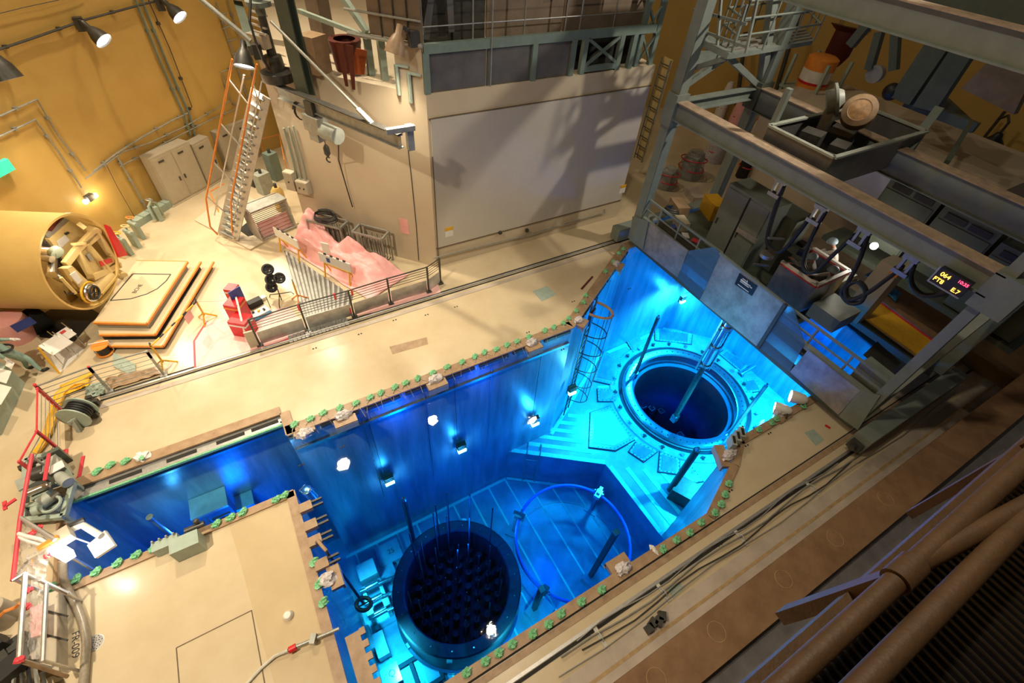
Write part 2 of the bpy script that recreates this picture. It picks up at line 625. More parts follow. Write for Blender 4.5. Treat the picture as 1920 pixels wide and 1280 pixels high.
for a_ in range(0, 360, 24):
    ca, sa = math.cos(math.radians(a_)), math.sin(math.radians(a_))
    strip((RV.x + ca * 3.3, RV.y + sa * 3.3), (RV.x + ca * 3.85, RV.y + sa * 3.62), 0.10, ZC + 0.010)
struct(m, 'trim_2', 'tape_green')
# weld seams and the ledge just below the waterline
m = MB()
for x in (0.6, 2.35, 4.45):
    m.mm((x, 7.635, -5.2), (x + 0.025, 7.66, -0.4))
m.mm((-1.1, 7.60, -0.72), (7.25, 7.66, -0.62))
m.mm((-5.4, 8.31, -0.62), (-1.15, 8.36, -0.54))
d = V((4.3, 2.55, 0)).normalized()
for t in (1.6, 3.4):
    p = V((7.3, 7.65, 0)) + d * t + V((0.25, -0.42, 0)) * 0.03
    m.cyl((p.x, p.y, -0.4), (p.x, p.y, -5.9), 0.012, n=6)
struct(m, 'trim_3', 'steel_bright')
# pool coping
m = MB()
cop = {0: 0.14, 1: 0.16, 2: 0.17, 3: 0.17, 4: 0.17, 5: 0.17, 9: 0.30, 10: 0.30, 11: 0.26, 12: 0.2, 13: 0.22, 14: 0.16}
for i, wd in cop.items():
    p = V((*OUT[i], 0.0))
    q = V((*OUT[(i + 1) % len(OUT)], 0.0))
    d = (q - p).normalized()
    n_ = V((d.y, -d.x, 0))
    if i in (5,):
        q = p + d * 3.2
    m.hexa([p - n_ * 0.03, q - n_ * 0.03, q + n_ * wd, p + n_ * wd], [p - n_ * 0.03 + Z * 0.05, q - n_ * 0.03 + Z * 0.05, q + n_ * wd + Z * 0.05, p + n_ * wd + Z * 0.05])
struct(m, 'trim_4', 'coping')
m = MB()      # dark slotted steel angle between coping and water
for i in (10, 11):
    p = V((*OUT[i], -0.1))
    q = V((*OUT[(i + 1) % len(OUT)], -0.1))
    d = (q - p).normalized()
    n_ = V((-d.y, d.x, 0))
    L = (q - p).length
    k = 0.1
    while k < L - 0.5:
        a = p + d * k + n_ * 0.02
        m.bar(a, a + d * min(0.95, L - k), 0.05, 0.1)
        k += 1.1
struct(m, 'trim_5', 'dark_metal')
m = MB()      # grey slotted plate along the far side of the canal
m.mm((-5.42, 8.10, -0.10), (-1.15, 8.35, -0.05))
struct(m, 'trim_6', 'alu')
m = MB()
for x in (-4.75, -3.65, -2.62, -1.85):
    m.mm((x, 8.17, -0.10), (x + 0.62, 8.27, -0.045))
struct(m, 'trim_7', 'dark')
m = MB()
m.mm((-5.42, 8.06, -0.12), (-1.15, 8.10, -0.055))
struct(m, 'trim_15', 'green_cap')
# joints, bolt holes and hatch outlines in the deck
m = MB()
J = [(-3.74, 4.12), (-2.50, 4.12), (-2.50, 1.9), (-3.74, 1.9)]
for a, b in ((0, 1), (1, 2), (3, 0)):
    strip(J[a], J[b], 0.016, 0.001)
struct(m, 'trim_8', 'seam')
m = MB()
for (x, y) in [(565, 871), (642, 837), (815, 726), (904, 690), (990, 623), (535, 795), (530, 790), (675, 626), (740, 600), (800, 590), (590, 653), (855, 575), (1055, 655), (1180, 541), (1393, 828), (1400, 835), (1370, 920), (1108, 1187), (1220, 1110), (1265, 1072), (1350, 1021), (1017, 1249), (1075, 565), (1390, 800), (1443, 812)]:
    p = G(x, y)
    for s_ in (-0.04, 0.04):
        m.cyl((p.x + s_, p.y, -0.004), (p.x + s_, p.y, 0.004), 0.025, n=8)
struct(m, 'trim_9', 'dark')


def patch(name, pts, m_, z=0.004):
    m = MB()
    m.hexa([(*G(*p)[:2], 0.0) for p in pts], [(*G(*p)[:2], z) for p in pts])
    return m.build(name, m_)


tag(patch('floor_plate', [(998, 546), (1026, 536), (1044, 552), (1016, 565)], 'pale_green'), 'grey-green square plate set in the deck above the caged ladder', 'plate')
tag(patch('floor_plate', [(1508, 811), (1525, 804), (1545, 824), (1530, 836)], 'pale_green'), 'grey-green square plate set in the deck near the crane wheel', 'plate')
tag(patch('floor_plate', [(1250, 1103), (1272, 1091), (1285, 1102), (1262, 1122)], 'pale_green'), 'small grey-green plate in the deck beside the bundled pipes at the near wall', 'plate')
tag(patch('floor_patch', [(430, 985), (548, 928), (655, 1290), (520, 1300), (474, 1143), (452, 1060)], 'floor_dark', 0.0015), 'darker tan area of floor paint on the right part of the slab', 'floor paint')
tag(patch('floor_patch', [(730, 650), (800, 632), (803, 645), (736, 664)], 'coping'), 'faded rectangle of old tape marks on the deck above the pool', 'tape mark')

# crane rails: steel head in a dark slot
m0 = None
for k, (yy, x0, x1, lab) in enumerate([(10.80, -4.9, 26, 'long crane rail in a dark slot along the far side of the pool'), (0.80, -3, 26, 'crane rail in a dark slot between the pool and the near wall')]):
    t = thing('crane_rail', lab, 'rail', (x0, yy, 0))
    b = MB()
    b.mm((x0, yy - 0.03, 0.0), (x1, yy + 0.03, 0.035))
    b.build('rail_head', 'alu', t)
    for y0, y1 in ((-0.118, -0.062), (0.062, 0.118)) if k == 0 else ((-0.10, -0.04), (0.33, 0.36)):
        b = MB()
        b.mm((x0, yy + y0, 0.0), (x1, yy + y1, 0.006))
        b.build('slot', 'dark', t)
    b = MB()
    b.mm((x0, yy - 0.36 if k == 0 else yy + 0.2, 0.0), (x1, yy - 0.22 if k == 0 else yy + 0.32, 0.012))
    b.build('cover_strip', 'ledge' if k == 0 else 'coping', t)

# ------------------------------------------------------------------ walls of the hall
WC = V((10.0, 5.0, 0))
WR = 19.8
m = MB()
n = 120
a0, a1 = math.radians(2), math.radians(236)
A = [(WC.x + WR * math.cos(a0 + (a1 - a0) * i / n), WC.y + WR * math.sin(a0 + (a1 - a0) * i / n)) for i in range(n + 1)]
for i in range(n):
    m.poly([(*A[i], 0), (*A[i + 1], 0), (*A[i + 1], 24), (*A[i], 24)])
bmesh.ops.remove_doubles(m.bm, verts=m.bm.verts[:], dist=1e-4)
struct(m, 'wall_left', 'yellow_wall', smooth=True)
m = MB()      # low ledge at the foot of the near wall
m.mm((-3, -0.10, -0.3), (26, 0.36, 0.03))
struct(m, 'trim_10', 'ledge')
m = MB()
m.mm((-3, 0.05, 0.03), (26, 0.11, 0.034))
struct(m, 'trim_11', 'stripe')
m = MB()      # brown stained parapet
m.mm((-3, -0.80, -0.3), (26, -0.10, 1.0))
struct(m, 'wall_right', 'brown_wall')
m = MB()
for x in (1.6, 3.2, 4.6, 6.4, 8.0, 9.8):
    m.torus((x, -0.40, 1.0), Z, 0.16, 0.006, 24, 5)
struct(m, 'trim_12', 'stripe')
m = MB()
m.mm((-3, -2.6, -0.3), (26, -0.80, 0.7))
struct(m, 'floor_near', 'near_floor')

# ------------------------------------------------------------------ cream concrete compartment
BT = 5.55
BX = [(4.70, 12.16), (12.55, 12.16), (12.55, 24.0), (2.9, 24.0), (1.33, 15.84)]
m = MB()
m.prism(BX, 0, BT)
struct(m, 'wall_compartment', 'block')
m = MB()
m.mm((4.78, 12.135, 0.78), (12.50, 12.165, 4.93))
struct(m, 'wall_compartment_panel', 'block_panel')
m = MB()
m.mm((4.72, 12.125, 0.755), (12.55, 12.165, 0.775))
m.mm((4.72, 12.125, 4.935), (12.55, 12.165, 4.955))
m.mm((4.765, 12.125, 0.0), (4.785, 12.165, 3.9))
struct(m, 'trim_13', 'seam')
# ------------------------------------------------------------------ underwater lamps and added fill
UW = (0.55, 1.0, 0.92)


def uw_lamp(px, Y, lab, power, grp=None, off=(0, -0.35, 0), col=UW, dirv=None):
    p = PY(px[0], px[1], Y) if not isinstance(px, V) else px
    t = thing('underwater_lamp', lab, 'lamp', p, grp)
    m = MB()
    for k in range(3):
        m.mm((p.x - 0.15, p.y - 0.13, p.z + 0.10 + k * 0.09), (p.x + 0.15, p.y + 0.02, p.z + 0.14 + k * 0.09))
    m.mm((p.x - 0.16, p.y - 0.02, p.z - 0.06), (p.x + 0.16, p.y + 0.04, p.z + 0.34))
    m.build('housing', 'dark_metal', t)
    m = MB()
    m.mm((p.x - 0.14, p.y - 0.15, p.z - 0.05), (p.x + 0.14, p.y - 0.05, p.z + 0.07))
    m.build('lens', 'lens_uw', t)
    m = MB()
    m.cyl((p.x - 0.1, p.y + 0.02, p.z + 0.34), (p.x - 0.1, 7.62 if p.y > 6 else p.y + 0.03, -0.25), 0.008, n=5)
    m.build('cable', 'black', t)
    l = lamp('underwater_glow', 'POINT', p + V(off), power, col, 0.12)
    return t


UB = (0.16, 0.55, 1.0)
uw_lamp((729, 900), 7.5, 'lit box lamp hanging under water on the far pool wall, nearest the canal gate', 26, col=UB)
uw_lamp((864, 840), 7.5, 'lit box lamp hanging under water at the middle of the far pool wall', 26, col=UB)
uw_lamp((1001, 791), 7.5, 'glaring box lamp on the far pool wall just left of the cavity', 90, off=(0.2, -0.45, 0.1), col=UB)
uw_lamp((1070, 733), 7.55, 'lit box lamp at the foot of the caged ladder', 150, off=(0.5, -0.5, 0.4))
uw_lamp((1277, 563), 9.75, 'lit box lamp high on the far cavity wall beside the crane', 90, col=UB)
# unseen submerged spots added to brighten the pool floors, no fixtures, all facing down
for p, to, pw, c, ang in [((12.0, 3.0, -2.6), (12.2, 4.2, -6), 3300, UW, 2.3), ((16.6, 4.6, -2.6), (15.2, 5.6, -6), 3500, UW, 2.3), ((15.4, 9.4, -2.4), (14.2, 8.4, -6), 3800, UW, 2.3), ((10.6, 8.3, -2.6), (11.0, 7.0, -6), 1300, UW, 2.2), ((9.2, 5.4, -3.8), (8.9, 5.0, -6), 170, UW, 2.0), ((7.6, 6.9, -4.6), (7.6, 6.7, -6), 60, UW, 2.0), ((-0.8, 3.6, -5.6), (0.2, 3.4, -8), 800, UW, 2.0), ((-0.9, 5.8, -6.0), (-0.2, 5.6, -8), 300, UW, 1.9), ((2.4, 1.7, -5.6), (2.6, 2.4, -8), 480, UW, 2.1), ((4.0, 5.6, -6.0), (3.8, 5.2, -8), 60, UW, 2.2)]:
    lamp('submerged_fill', 'SPOT', p, pw, c, 0.15, to=to, spot=ang, blend=0.7)
DB = (0.0, 0.17, 1.0)
for p, pw in [((2.0, 4.6, -4.2), 340), ((-3.2, 7.2, -3.2), 120), ((5.6, 4.2, -4.6), 170), ((12.6, 7.6, -3.6), 220), ((15.2, 5.0, -3.4), 150)]:
    lamp('pool_fill', 'POINT', p, pw, DB, 0.3)  # added blue fill in place of light scattered by the water
lamp('vessel_glow', 'POINT', RV + V((0.3, 0, -3.5)), 130, (0.02, 0.13, 1.0), 0.3)
# ------------------------------------------------------------------ inside the pools


def HT(b, x, y):
    """height at which the upright line through b meets the sight line of a point in the photo frame"""
    d = ray(x, y)
    return CAM.z + d.z * (d.x * b[0] + d.y * b[1]) / (d.x ** 2 + d.y ** 2)


# reactor vessel
t = thing('reactor_vessel', 'open round reactor vessel with polished flange in the cavity floor', 'reactor vessel', RV)
m = MB()
m.lathe(RV, Z, [(2.24, -0.3), (2.24, 0.16), (2.30, 0.20), (2.60, 0.20), (2.66, 0.14), (2.66, -0.02)], 96, False)
m.build('flange', 'steel_bright', t, smooth=True)
m = MB()
m.lathe(RV, Z, [(2.70, 0.012), (2.70, 0.03), (2.86, 0.03), (2.86, 0.012)], 96, False)
m.build('seal_groove', 'black_steel', t, smooth=True)
m = MB()
m.lathe(RV, Z, [(2.88, 0.0), (2.88, 0.05), (3.22, 0.05), (3.26, 0.0)], 96, False)
m.build('seal_ring', 'steel_pool', t, smooth=True)
m = MB()
m.lathe(RV, Z, [(2.23, -0.3), (2.02, -0.55), (2.02, -7.0)], 64, False)
m.lathe(RV, Z, [(0.001, -6.98), (2.02, -6.98)], 64, False)
m.build('bore', 'black_steel', t, smooth=True)
m = MB()
m.lathe(RV, Z, [(2.2, -0.32), (2.14, -0.28), (2.08, -0.42)], 72, False)
m.build('inner_ledge', 'steel_pool', t, smooth=True)
for k in range(24):
    a = 2 * PI * k / 24
    c = RV + V((math.cos(a) * 3.05, math.sin(a) * 3.05, 0.08))
    m = MB()
    m.box(c, (0.16, 0.07, 0.10), a)
    m.box(c + V((0, 0, 0.06)), (0.06, 0.16, 0.04), a)
    m.build('clamp', 'dark_metal' if k % 3 else 'steel', t)
m = MB()
for k in range(60):
    a = 2 * PI * k / 60
    c = RV + V((math.cos(a) * 2.46, math.sin(a) * 2.46, 0.20))
    m.cyl(c, c + Z * 0.012, 0.03, n=8)
m.build('stud_bolt', 'black_steel', t)

for i, (x, y) in enumerate([(1214, 742), (1232, 745), (1206, 760), (1222, 765), (1240, 770), (1276, 815)]):
    p = G(x, y, -9.6)
    f = thing('fuel_assembly', 'square fuel assembly head glinting inside the open reactor vessel', 'fuel assembly', p, 'fuel assembly heads in the vessel')
    m = MB()
    for sx in (-0.13, 0.13):
        m.bar(p + V((sx, -0.13, 0)), p + V((sx, 0.13, 0)), 0.035, 0.05)
        m.bar(p + V((-0.13, sx, 0)), p + V((0.13, sx, 0)), 0.035, 0.05)
    m.build('top_nozzle', 'steel_bright', f)
    m = MB()
    m.box(p - Z * 1.7, (0.2, 0.2, 3.3))
    m.build('rod_bundle', 'black_steel', f)

# guide studs
for (bx, by), (tx, ty), r, lab in [((1190, 703), (1232, 590), 0.075, 'tall dark guide stud on the left of the reactor flange'),
                                    ((1362, 822), (1434, 716), 0.065, 'slender guide stud on the right of the reactor flange'),
                                    ((1256, 918), (1313, 842), 0.115, 'thick dark guide post rising from a box near the cavity front'),
                                    ]:
    b = G(bx, by, ZC + 0.2)
    z1 = HT(b, tx, ty)
    t = thing('guide_stud', lab, 'guide stud', b)
    m = MB()
    m.cyl(b, V((b.x, b.y, z1 - 0.12)), r, n=16)
    m.build('shaft', 'dark_metal' if r != 0.065 else 'steel', t, smooth=True)
    m = MB()
    m.cyl(V((b.x, b.y, z1 - 0.12)), V((b.x, b.y, z1)), r * 0.8, r * 0.5, n=16)
    m.build('tip', 'steel_bright', t, smooth=True)
    m = MB()
    if r > 0.1:
        m.box(b + V((0.28, -0.30, 0.15)), (0.75, 0.75, 0.7), 0.5)
        m.build('base_box', 'dark_metal', t)
    else:
        m.cyl(b - Z * 0.15, b + Z * 0.2, r * 1.6, n=16)
        m.build('base', 'steel_bright', t, smooth=True)
b = G(1388, 702, ZC + 0.1)
q = G(1432, 676, ZC + 0.5)
t = thing('stub_pipe', 'short bright pipe lying slanted on the cavity floor right of the flange', 'pipe', b)
m = MB()
m.cyl(b, q, 0.09, n=14)
m.build('pipe_body', 'steel_bright', t, smooth=True)
m = MB()
m.cyl(b, b + (q - b).normalized() * 0.08, 0.15, n=14)
m.build('end_flange', 'steel', t, smooth=True)

# bolted covers on the cavity floor
CV = [([(1228, 616), (1297, 627), (1295, 646), (1228, 639)], 'long bolted cover plate beyond the reactor, under the far cavity wall'),
      ([(1132, 659), (1165, 675), (1152, 723), (1112, 714)], 'bolted cover plate between the caged ladder and the reactor'),
      ([(1120, 730), (1153, 734), (1153, 753), (1121, 753)], 'small oblong bolted cover plate left of the reactor'),
      ([(1107, 775), (1145, 762), (1189, 825), (1153, 845), (1104, 839)], 'large five-sided bolted cover plate at the cavity front left'),
      ([(1192, 830), (1232, 847), (1206, 866), (1179, 848)], 'small diamond-set bolted cover plate in front of the reactor'),
      ([(1237, 848), (1273, 862), (1273, 890), (1234, 885)], 'square bolted cover plate in front of the reactor beside the thick post'),
      ([(1348, 664), (1357, 657), (1407, 684), (1391, 700)], 'bolted cover plate under the slanted stub pipe'),
      ([(1387, 716), (1414, 711), (1428, 734), (1398, 737)], 'raised white-lit cover plate right of the reactor'),
      ([(1279, 891), (1292, 872), (1318, 903), (1286, 908)], 'three-cornered bolted plate behind the thick post'),
      ([(1170, 634), (1190, 628), (1214, 647), (1187, 662)], 'bolted cover plate above left of the reactor by the tall stud')]
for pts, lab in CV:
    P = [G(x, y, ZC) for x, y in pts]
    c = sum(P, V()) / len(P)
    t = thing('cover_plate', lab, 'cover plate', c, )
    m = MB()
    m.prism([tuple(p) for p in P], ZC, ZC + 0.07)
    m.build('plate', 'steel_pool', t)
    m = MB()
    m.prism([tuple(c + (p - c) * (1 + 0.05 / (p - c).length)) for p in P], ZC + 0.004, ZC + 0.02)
    m.build('side_shade', 'black_steel', t)  # dark rim added in place of the shade on the plate's sides
    m = MB()
    for i in range(len(P)):
        a = P[i] + (c - P[i]) * 0.07
        d_ = P[(i + 1) % len(P)] + (c - P[(i + 1) % len(P)]) * 0.07
        k = max(2, int((d_ - a).length / 0.14))
        for j in range(k):
            q = a + (d_ - a) * j / k + Z * 0.07
            m.cyl(q, q + Z * 0.025, 0.022, n=6)
    m.build('bolt', 'steel_bright', t)
    m = MB()
    P2 = [p + (c - p) * 0.22 for p in P]
    m.prism([tuple(p) for p in P2], ZC + 0.07, ZC + 0.085)
    m.build('inset', 'tape_green' if len(P) == 5 else 'steel', t)

# fuel handling mast
b = G(1258, 786, ZC - 2.0)
top = G(1362, 612, -0.2)
b = V((top.x, top.y, -8.9))
zb = HT(top, 1258, 786)
t = thing('fuel_mast', 'tall stainless fuel handling mast reaching from the crane into the open reactor', 'mast', (top.x, top.y, zb))
m = MB()
m.cyl(V((top.x, top.y, 1.0)), V((top.x, top.y, zb + 3.6)), 0.15, n=20)
m.build('outer_tube', 'steel_bright', t, smooth=True)
m = MB()
m.cyl(V((top.x, top.y, zb + 3.6)), V((top.x, top.y, zb + 0.35)), 0.10, n=18)
m.build('inner_tube', 'dark_metal', t, smooth=True)
for s_ in (-1, 1):
    m = MB()
    q = V((top.x + s_ * 0.19, top.y - s_ * 0.12, 0))
    m.bar(V((q.x, q.y, 1.0)), V((q.x, q.y, zb + 3.3)), 0.06, 0.05)
    for k in range(7):
        z = zb + 3.5 + k * 0.9
        m.bar(V((top.x, top.y, z)), V((q.x, q.y, z)), 0.05, 0.05)
    m.build('guide_rail', 'steel', t)
m = MB()
for k in range(6):
    z = zb + 3.55 + k * 0.95
    m.cyl(V((top.x, top.y, z)), V((top.x, top.y, z + 0.1)), 0.19, n=20)
m.build('collar', 'steel', t, smooth=True)
m = MB()
m.box((top.x, top.y, zb + 0.2), (0.22, 0.22, 0.36))
m.build('gripper', 'steel_bright', t)

# black barrel with the upper internals standing in it
BC = V((1.71, 4.31, ZD))
t = thing('upper_internals_barrel', 'huge open black barrel full of upright rods on the deep pool floor', 'barrel', BC)
m = MB()
m.lathe(BC, Z, [(2.02, 0.25), (2.02, 2.0), (1.98, 2.04), (1.68, 2.04), (1.64, 2.0), (1.64, 0.25)], 96, False)
m.build('shell', 'barrel', t, smooth=True)
m = MB()
m.lathe(BC, Z, [(2.02, 0.0), (2.10, 0.0), (2.10, 0.22), (2.02, 0.26)], 96, False)
m.build('base_ring', 'steel_bright', t, smooth=True)
m = MB()
m.lathe(BC, Z, [(0.001, 0.45), (1.64, 0.45)], 64, False)
m.build('support_plate', 'internals', t)
for k in range(8):
    a = 2 * PI * (k + 0.3) / 8
    c = BC + V((math.cos(a) * 2.03, math.sin(a) * 2.03, 1.9 if k % 2 else 0.3))
    m = MB()
    m.box(c, (0.12, 0.16, 0.2), a)
    m.build('lifting_lug', 'steel', t)
m = MB()
for k in range(18):
    a = 2 * PI * k / 18
    c = BC + V((math.cos(a) * 1.83, math.sin(a) * 1.83, 2.04))
    m.cyl(c, c + Z * 0.015, 0.022, n=8)
m.build('rim_bolt', 'steel_bright', t)
random.seed(3)
n_rod = 0
for iy in range(-4, 5):
    for ix in range(-4, 5):
        x = ix * 0.37 + (0.18 if iy % 2 else 0)
        y = iy * 0.34
        if math.hypot(x, y) > 1.52:
            continue
        p = BC + V((x, y, 0.45))
        h = random.choice([0.55, 0.7, 0.85])
        m = MB()
        m.cyl(p, p + Z * h, 0.10, n=10)
        m.build('guide_tube', 'internals', t, smooth=True)
        if (ix + iy * 2) % 3 != 1:
            hh = (4.5 if math.hypot(x, y) > 0.95 and y > 0.2 else 2.9) + random.uniform(-0.3, 0.55)
            m = MB()
            m.cyl(p + Z * h, p + Z * hh, 0.022, n=6)
            m.cyl(p + Z * hh, p + Z * (hh + 0.05), 0.028, 0.016, n=6)
            m.build('drive_rod', 'black_steel', t)
            n_rod += 1
for x, y, tx, ty, r in [(775, 1012, 747, 940, 0.075), ]:
    b = G(x, y, -6.0)
    z1 = HT(b, tx, ty)
    s = thing('guide_stud', 'dark guide stud standing at the back left of the black barrel', 'guide stud', (b.x, b.y, ZD))
    m = MB()
    m.cyl(V((b.x, b.y, ZD)), V((b.x, b.y, z1)), r, n=14)
    m.build('shaft', 'dark_metal', s, smooth=True)
    m = MB()
    m.cyl(V((b.x, b.y, z1)), V((b.x, b.y, z1 + 0.1)), r * 1.1, r * 0.6, n=14)
    m.build('tip', 'steel_bright', s, smooth=True)

# ring stand
RC = V((5.94, 3.83, -6.5))
t = thing('ring_stand', 'big blue ring held on clamps over the deep pool floor, empty inside', 'ring', (RC.x, RC.y, ZD))
m = MB()
m.torus(RC, Z, 2.02, 0.055, 96, 10)
m.build('ring', mat('blue_ring_paint', (0.10, 0.22, 0.75), 0.3, var=0.1), t, smooth=True)
for px in [(985, 972), (1116, 936), (1022, 1105), (1150, 1072)]:
    g_ = G(*px, -6.5)
    a = math.atan2(g_.y - RC.y, g_.x - RC.x)
    c = RC + V((math.cos(a), math.sin(a), 0)) * 2.02
    m = MB()
    m.box(c, (0.34, 0.22, 0.2), a)
    m.box(c + V((math.cos(a), math.sin(a), 0)) * 0.1 + Z * 0.14, (0.3, 0.12, 0.1), a)
    for s_ in (-1, 1):
        e = V((-math.sin(a), math.cos(a), 0)) * 0.16 * s_
        m.cyl(c + e - Z * 0.1, c + e + Z * 0.2, 0.03, n=8)
    cl = m.build('clamp', 'steel_bright', t)
    m = MB()
    o_ = c + V((math.cos(a), math.sin(a), 0)) * 0.12
    m.bar(V((o_.x, o_.y, ZD)), V((o_.x, o_.y, -6.6)), 0.12)
    m.box((o_.x, o_.y, ZD + 0.03), (0.5, 0.5, 0.06), a)
    m.build('leg', 'steel_pool', t)
m = MB()
m.torus(V((RC.x, RC.y, ZD + 0.012)), Z, 2.02, 0.012, 72, 6)
struct(m, 'trim_14', 'steel')

# square posts by the near wall
for (bx, by), (tx, ty), lab in [((1108, 1078), (1152, 996), 'square steel post leaning up from a box inside the blue ring, by the near wall'), ((1002, 1140), (1022, 1108), 'short dark post on a square foot in front of the ring stand')]:
    b = G(bx, by, -7.6)
    z1 = HT(b, tx, ty)
    t = thing('guide_post', lab, 'post', (b.x, b.y, ZD))
    m = MB()
    m.bar(V((b.x, b.y, ZD + 0.3)), V((b.x, b.y, z1)), 0.15)
    m.build('shaft', 'dark_metal', t)
    m = MB()
    m.box((b.x + 0.15, b.y - 0.12, ZD + 0.18), (0.8, 0.7, 0.36), 0.3)
    m.build('base_box', 'steel_pool', t)
    m = MB()
    m.box((b.x, b.y, z1 + 0.03), (0.17, 0.17, 0.08))
    m.build('cap', 'steel', t)

# fuel transfer machine and frames left of the barrel
c = G(690, 1060, -7.4)
t = thing('transfer_upender', 'pale steel fuel transfer machine with rails and rams left of the barrel', 'machine', (c.x, c.y, ZD))
m = MB()
m.mm((-1.05, 4.75, ZD + 0.02), (0.15, 6.6, ZD + 0.22))
m.build('bed', 'steel_pool', t)
for y in (5.05, 5.5, 5.95):
    m = MB()
    m.cyl((-1.1, y, ZD + 0.75), (0.1, y - 0.1, ZD + 0.75), 0.065, n=12)
    m.cyl((-0.9, y, ZD + 0.75), (-0.5, y, ZD + 0.75), 0.11, n=12)
    m.build('ram', 'steel_bright', t, smooth=True)
for x in (-1.0, -0.45, 0.0):
    m = MB()
    m.mm((x - 0.06, 4.9, ZD + 0.2), (x + 0.06, 6.1, ZD + 0.62))
    m.box((x, 5.2, ZD + 0.8), (0.2, 0.24, 0.25))
    m.build('frame', 'steel', t)
m = MB()
m.mm((-1.0, 6.2, ZD + 0.2), (-0.4, 6.75, ZD + 0.9))
m.build('gear_box', 'steel_pool', t)
p = G(735, 1038, ZD + 0.3)
t2 = thing('number_plate', 'pale plate marked 25 on the pool floor beside the transfer machine', 'plate', (p.x, p.y, ZD + 0.2))
m = MB()
m.mm((p.x - 0.5, p.y - 0.25, ZD + 0.0), (p.x + 0.34, p.y + 0.5, ZD + 0.26))
m.build('plate', 'steel_pool', t2)
text('25', 'lettering', 'text_dark', t2, (p.x, p.y + 0.12, ZD + 0.266), (1, 0, 0), (0, 1, 0), 0.24)
c = G(700, 1215, -7.7)
t = thing('floor_rack', 'dark-edged steel frame on the pool floor below the transfer machine', 'frame', (c.x, c.y, ZD))
m = MB()
for y in (1.5, 2.5, 3.4):
    m.mm((-1.2, y, ZD), (0.4, y + 0.12, ZD + 0.2))
for x in (-1.15, -0.45, 0.3):
    m.mm((x, 1.4, ZD), (x + 0.12, 3.5, ZD + 0.16))
m.build('bars', 'black_steel', t)
for k, (px, py) in enumerate([(688, 1200), (715, 1210)]):
    m = MB()
    q = G(px, py, -7.3)
    m.box(q, (0.35, 0.7, 0.5))
    m.build('block', 'steel_pool', t)
p = G(722, 1270, ZD + 0.3)
t2 = thing('number_plate', 'pale plate with a dark letter Q at the bottom edge of the pool', 'plate', (p.x, p.y, ZD))
m = MB()
m.mm((p.x - 0.45, p.y - 0.3, ZD), (p.x + 0.45, p.y + 0.25, ZD + 0.3))
m.build('plate', 'steel_bright', t2)
text('Q', 'lettering', 'text_dark', t2, (p.x + 0.22, p.y, ZD + 0.306), (1, -0.3, 0), (0.3, 1, 0), 0.26)

# caged ladder on the slanted wall
d = V((4.3, 2.55, 0)).normalized()
nn = V((d.y, -d.x, 0))      # into the pool
b = V((7.3, 7.65, 0)) + d * 1.25
t = thing('caged_ladder', 'steel ladder with safety hoops going down the slanted pool wall into the water', 'ladder', (b.x, b.y, ZC))
for s_ in (-0.22, 0.22):
    m = MB()
    m.cyl(b + d * s_ + nn * 0.15 + Z * 0.25, b + d * s_ + nn * 0.15 + Z * (ZC + 0.1), 0.025, n=8)
    m.build('stile', 'dark_metal', t)
m = MB()
z = 0.0
while z > ZC + 0.3:
    m.cyl(b - d * 0.22 + nn * 0.15 + Z * z, b + d * 0.22 + nn * 0.15 + Z * z, 0.014, n=6)
    z -= 0.28
m.build('rung', 'dark_metal', t)
for z in (-0.05, -1.0, -1.9, -2.8, -3.7, -4.6):
    m = MB()
    pts = [b + nn * (0.15 + 0.68 * math.sin(a) ** 0.8 if a not in (0, PI) else 0.15) + d * (0.34 * math.cos(a)) + Z * z for a in [PI * k / 14 for k in range(15)]]
    m.tube(pts, 0.02 if z < -0.5 else 0.045, 6)
    m.build('hoop', 'dark_metal' if z < -0.5 else 'coping', t, smooth=True)
for a in (0.25, 0.5, 0.75):
    m = MB()
    o_ = nn * (0.15 + 0.68 * math.sin(PI * a) ** 0.8) + d * (0.34 * math.cos(PI * a))
    m.cyl(b + o_ + Z * 0.0, b + o_ + Z * -4.6, 0.013, n=6)
    m.build('cage_bar', 'dark_metal', t)
m = MB()
m.box(b + nn * 0.2 - d * 0.1 - Z * 0.35, (0.3, 0.08, 0.6), math.atan2(d.y, d.x))
m.build('gate_panel', 'black', t)
# small ladder on the step
e = e1.normalized()
e3 = V((e[0], e[1], 0))
en = V((e3.y, -e3.x, 0))
if en.y > 0:
    en = -en
b = V((5.43, 7.65, 0)) + e3 * 0.95
t = thing('step_ladder', 'short steel ladder on the step between the cavity and the deep pool', 'ladder', (b.x, b.y, ZD))
for s_ in (-0.25, 0.25):
    m = MB()
    pts = [b + e3 * s_ + en * 0.12 + Z * (ZD + 0.1), b + e3 * s_ + en * 0.12 + Z * (ZC + 0.5), b + e3 * s_ - en * 0.1 + Z * (ZC + 0.62), b + e3 * s_ - en * 0.28 + Z * (ZC + 0.4), b + e3 * s_ - en * 0.28 + Z * ZC]
    m.tube(pts, 0.022, 6)
    m.build('stile', 'steel', t)
m = MB()
for k in range(7):
    z = ZD + 0.3 + k * 0.25
    m.cyl(b - e3 * 0.25 + en * 0.12 + Z * z, b + e3 * 0.25 + en * 0.12 + Z * z, 0.014, n=6)
m.build('rung', 'steel', t)

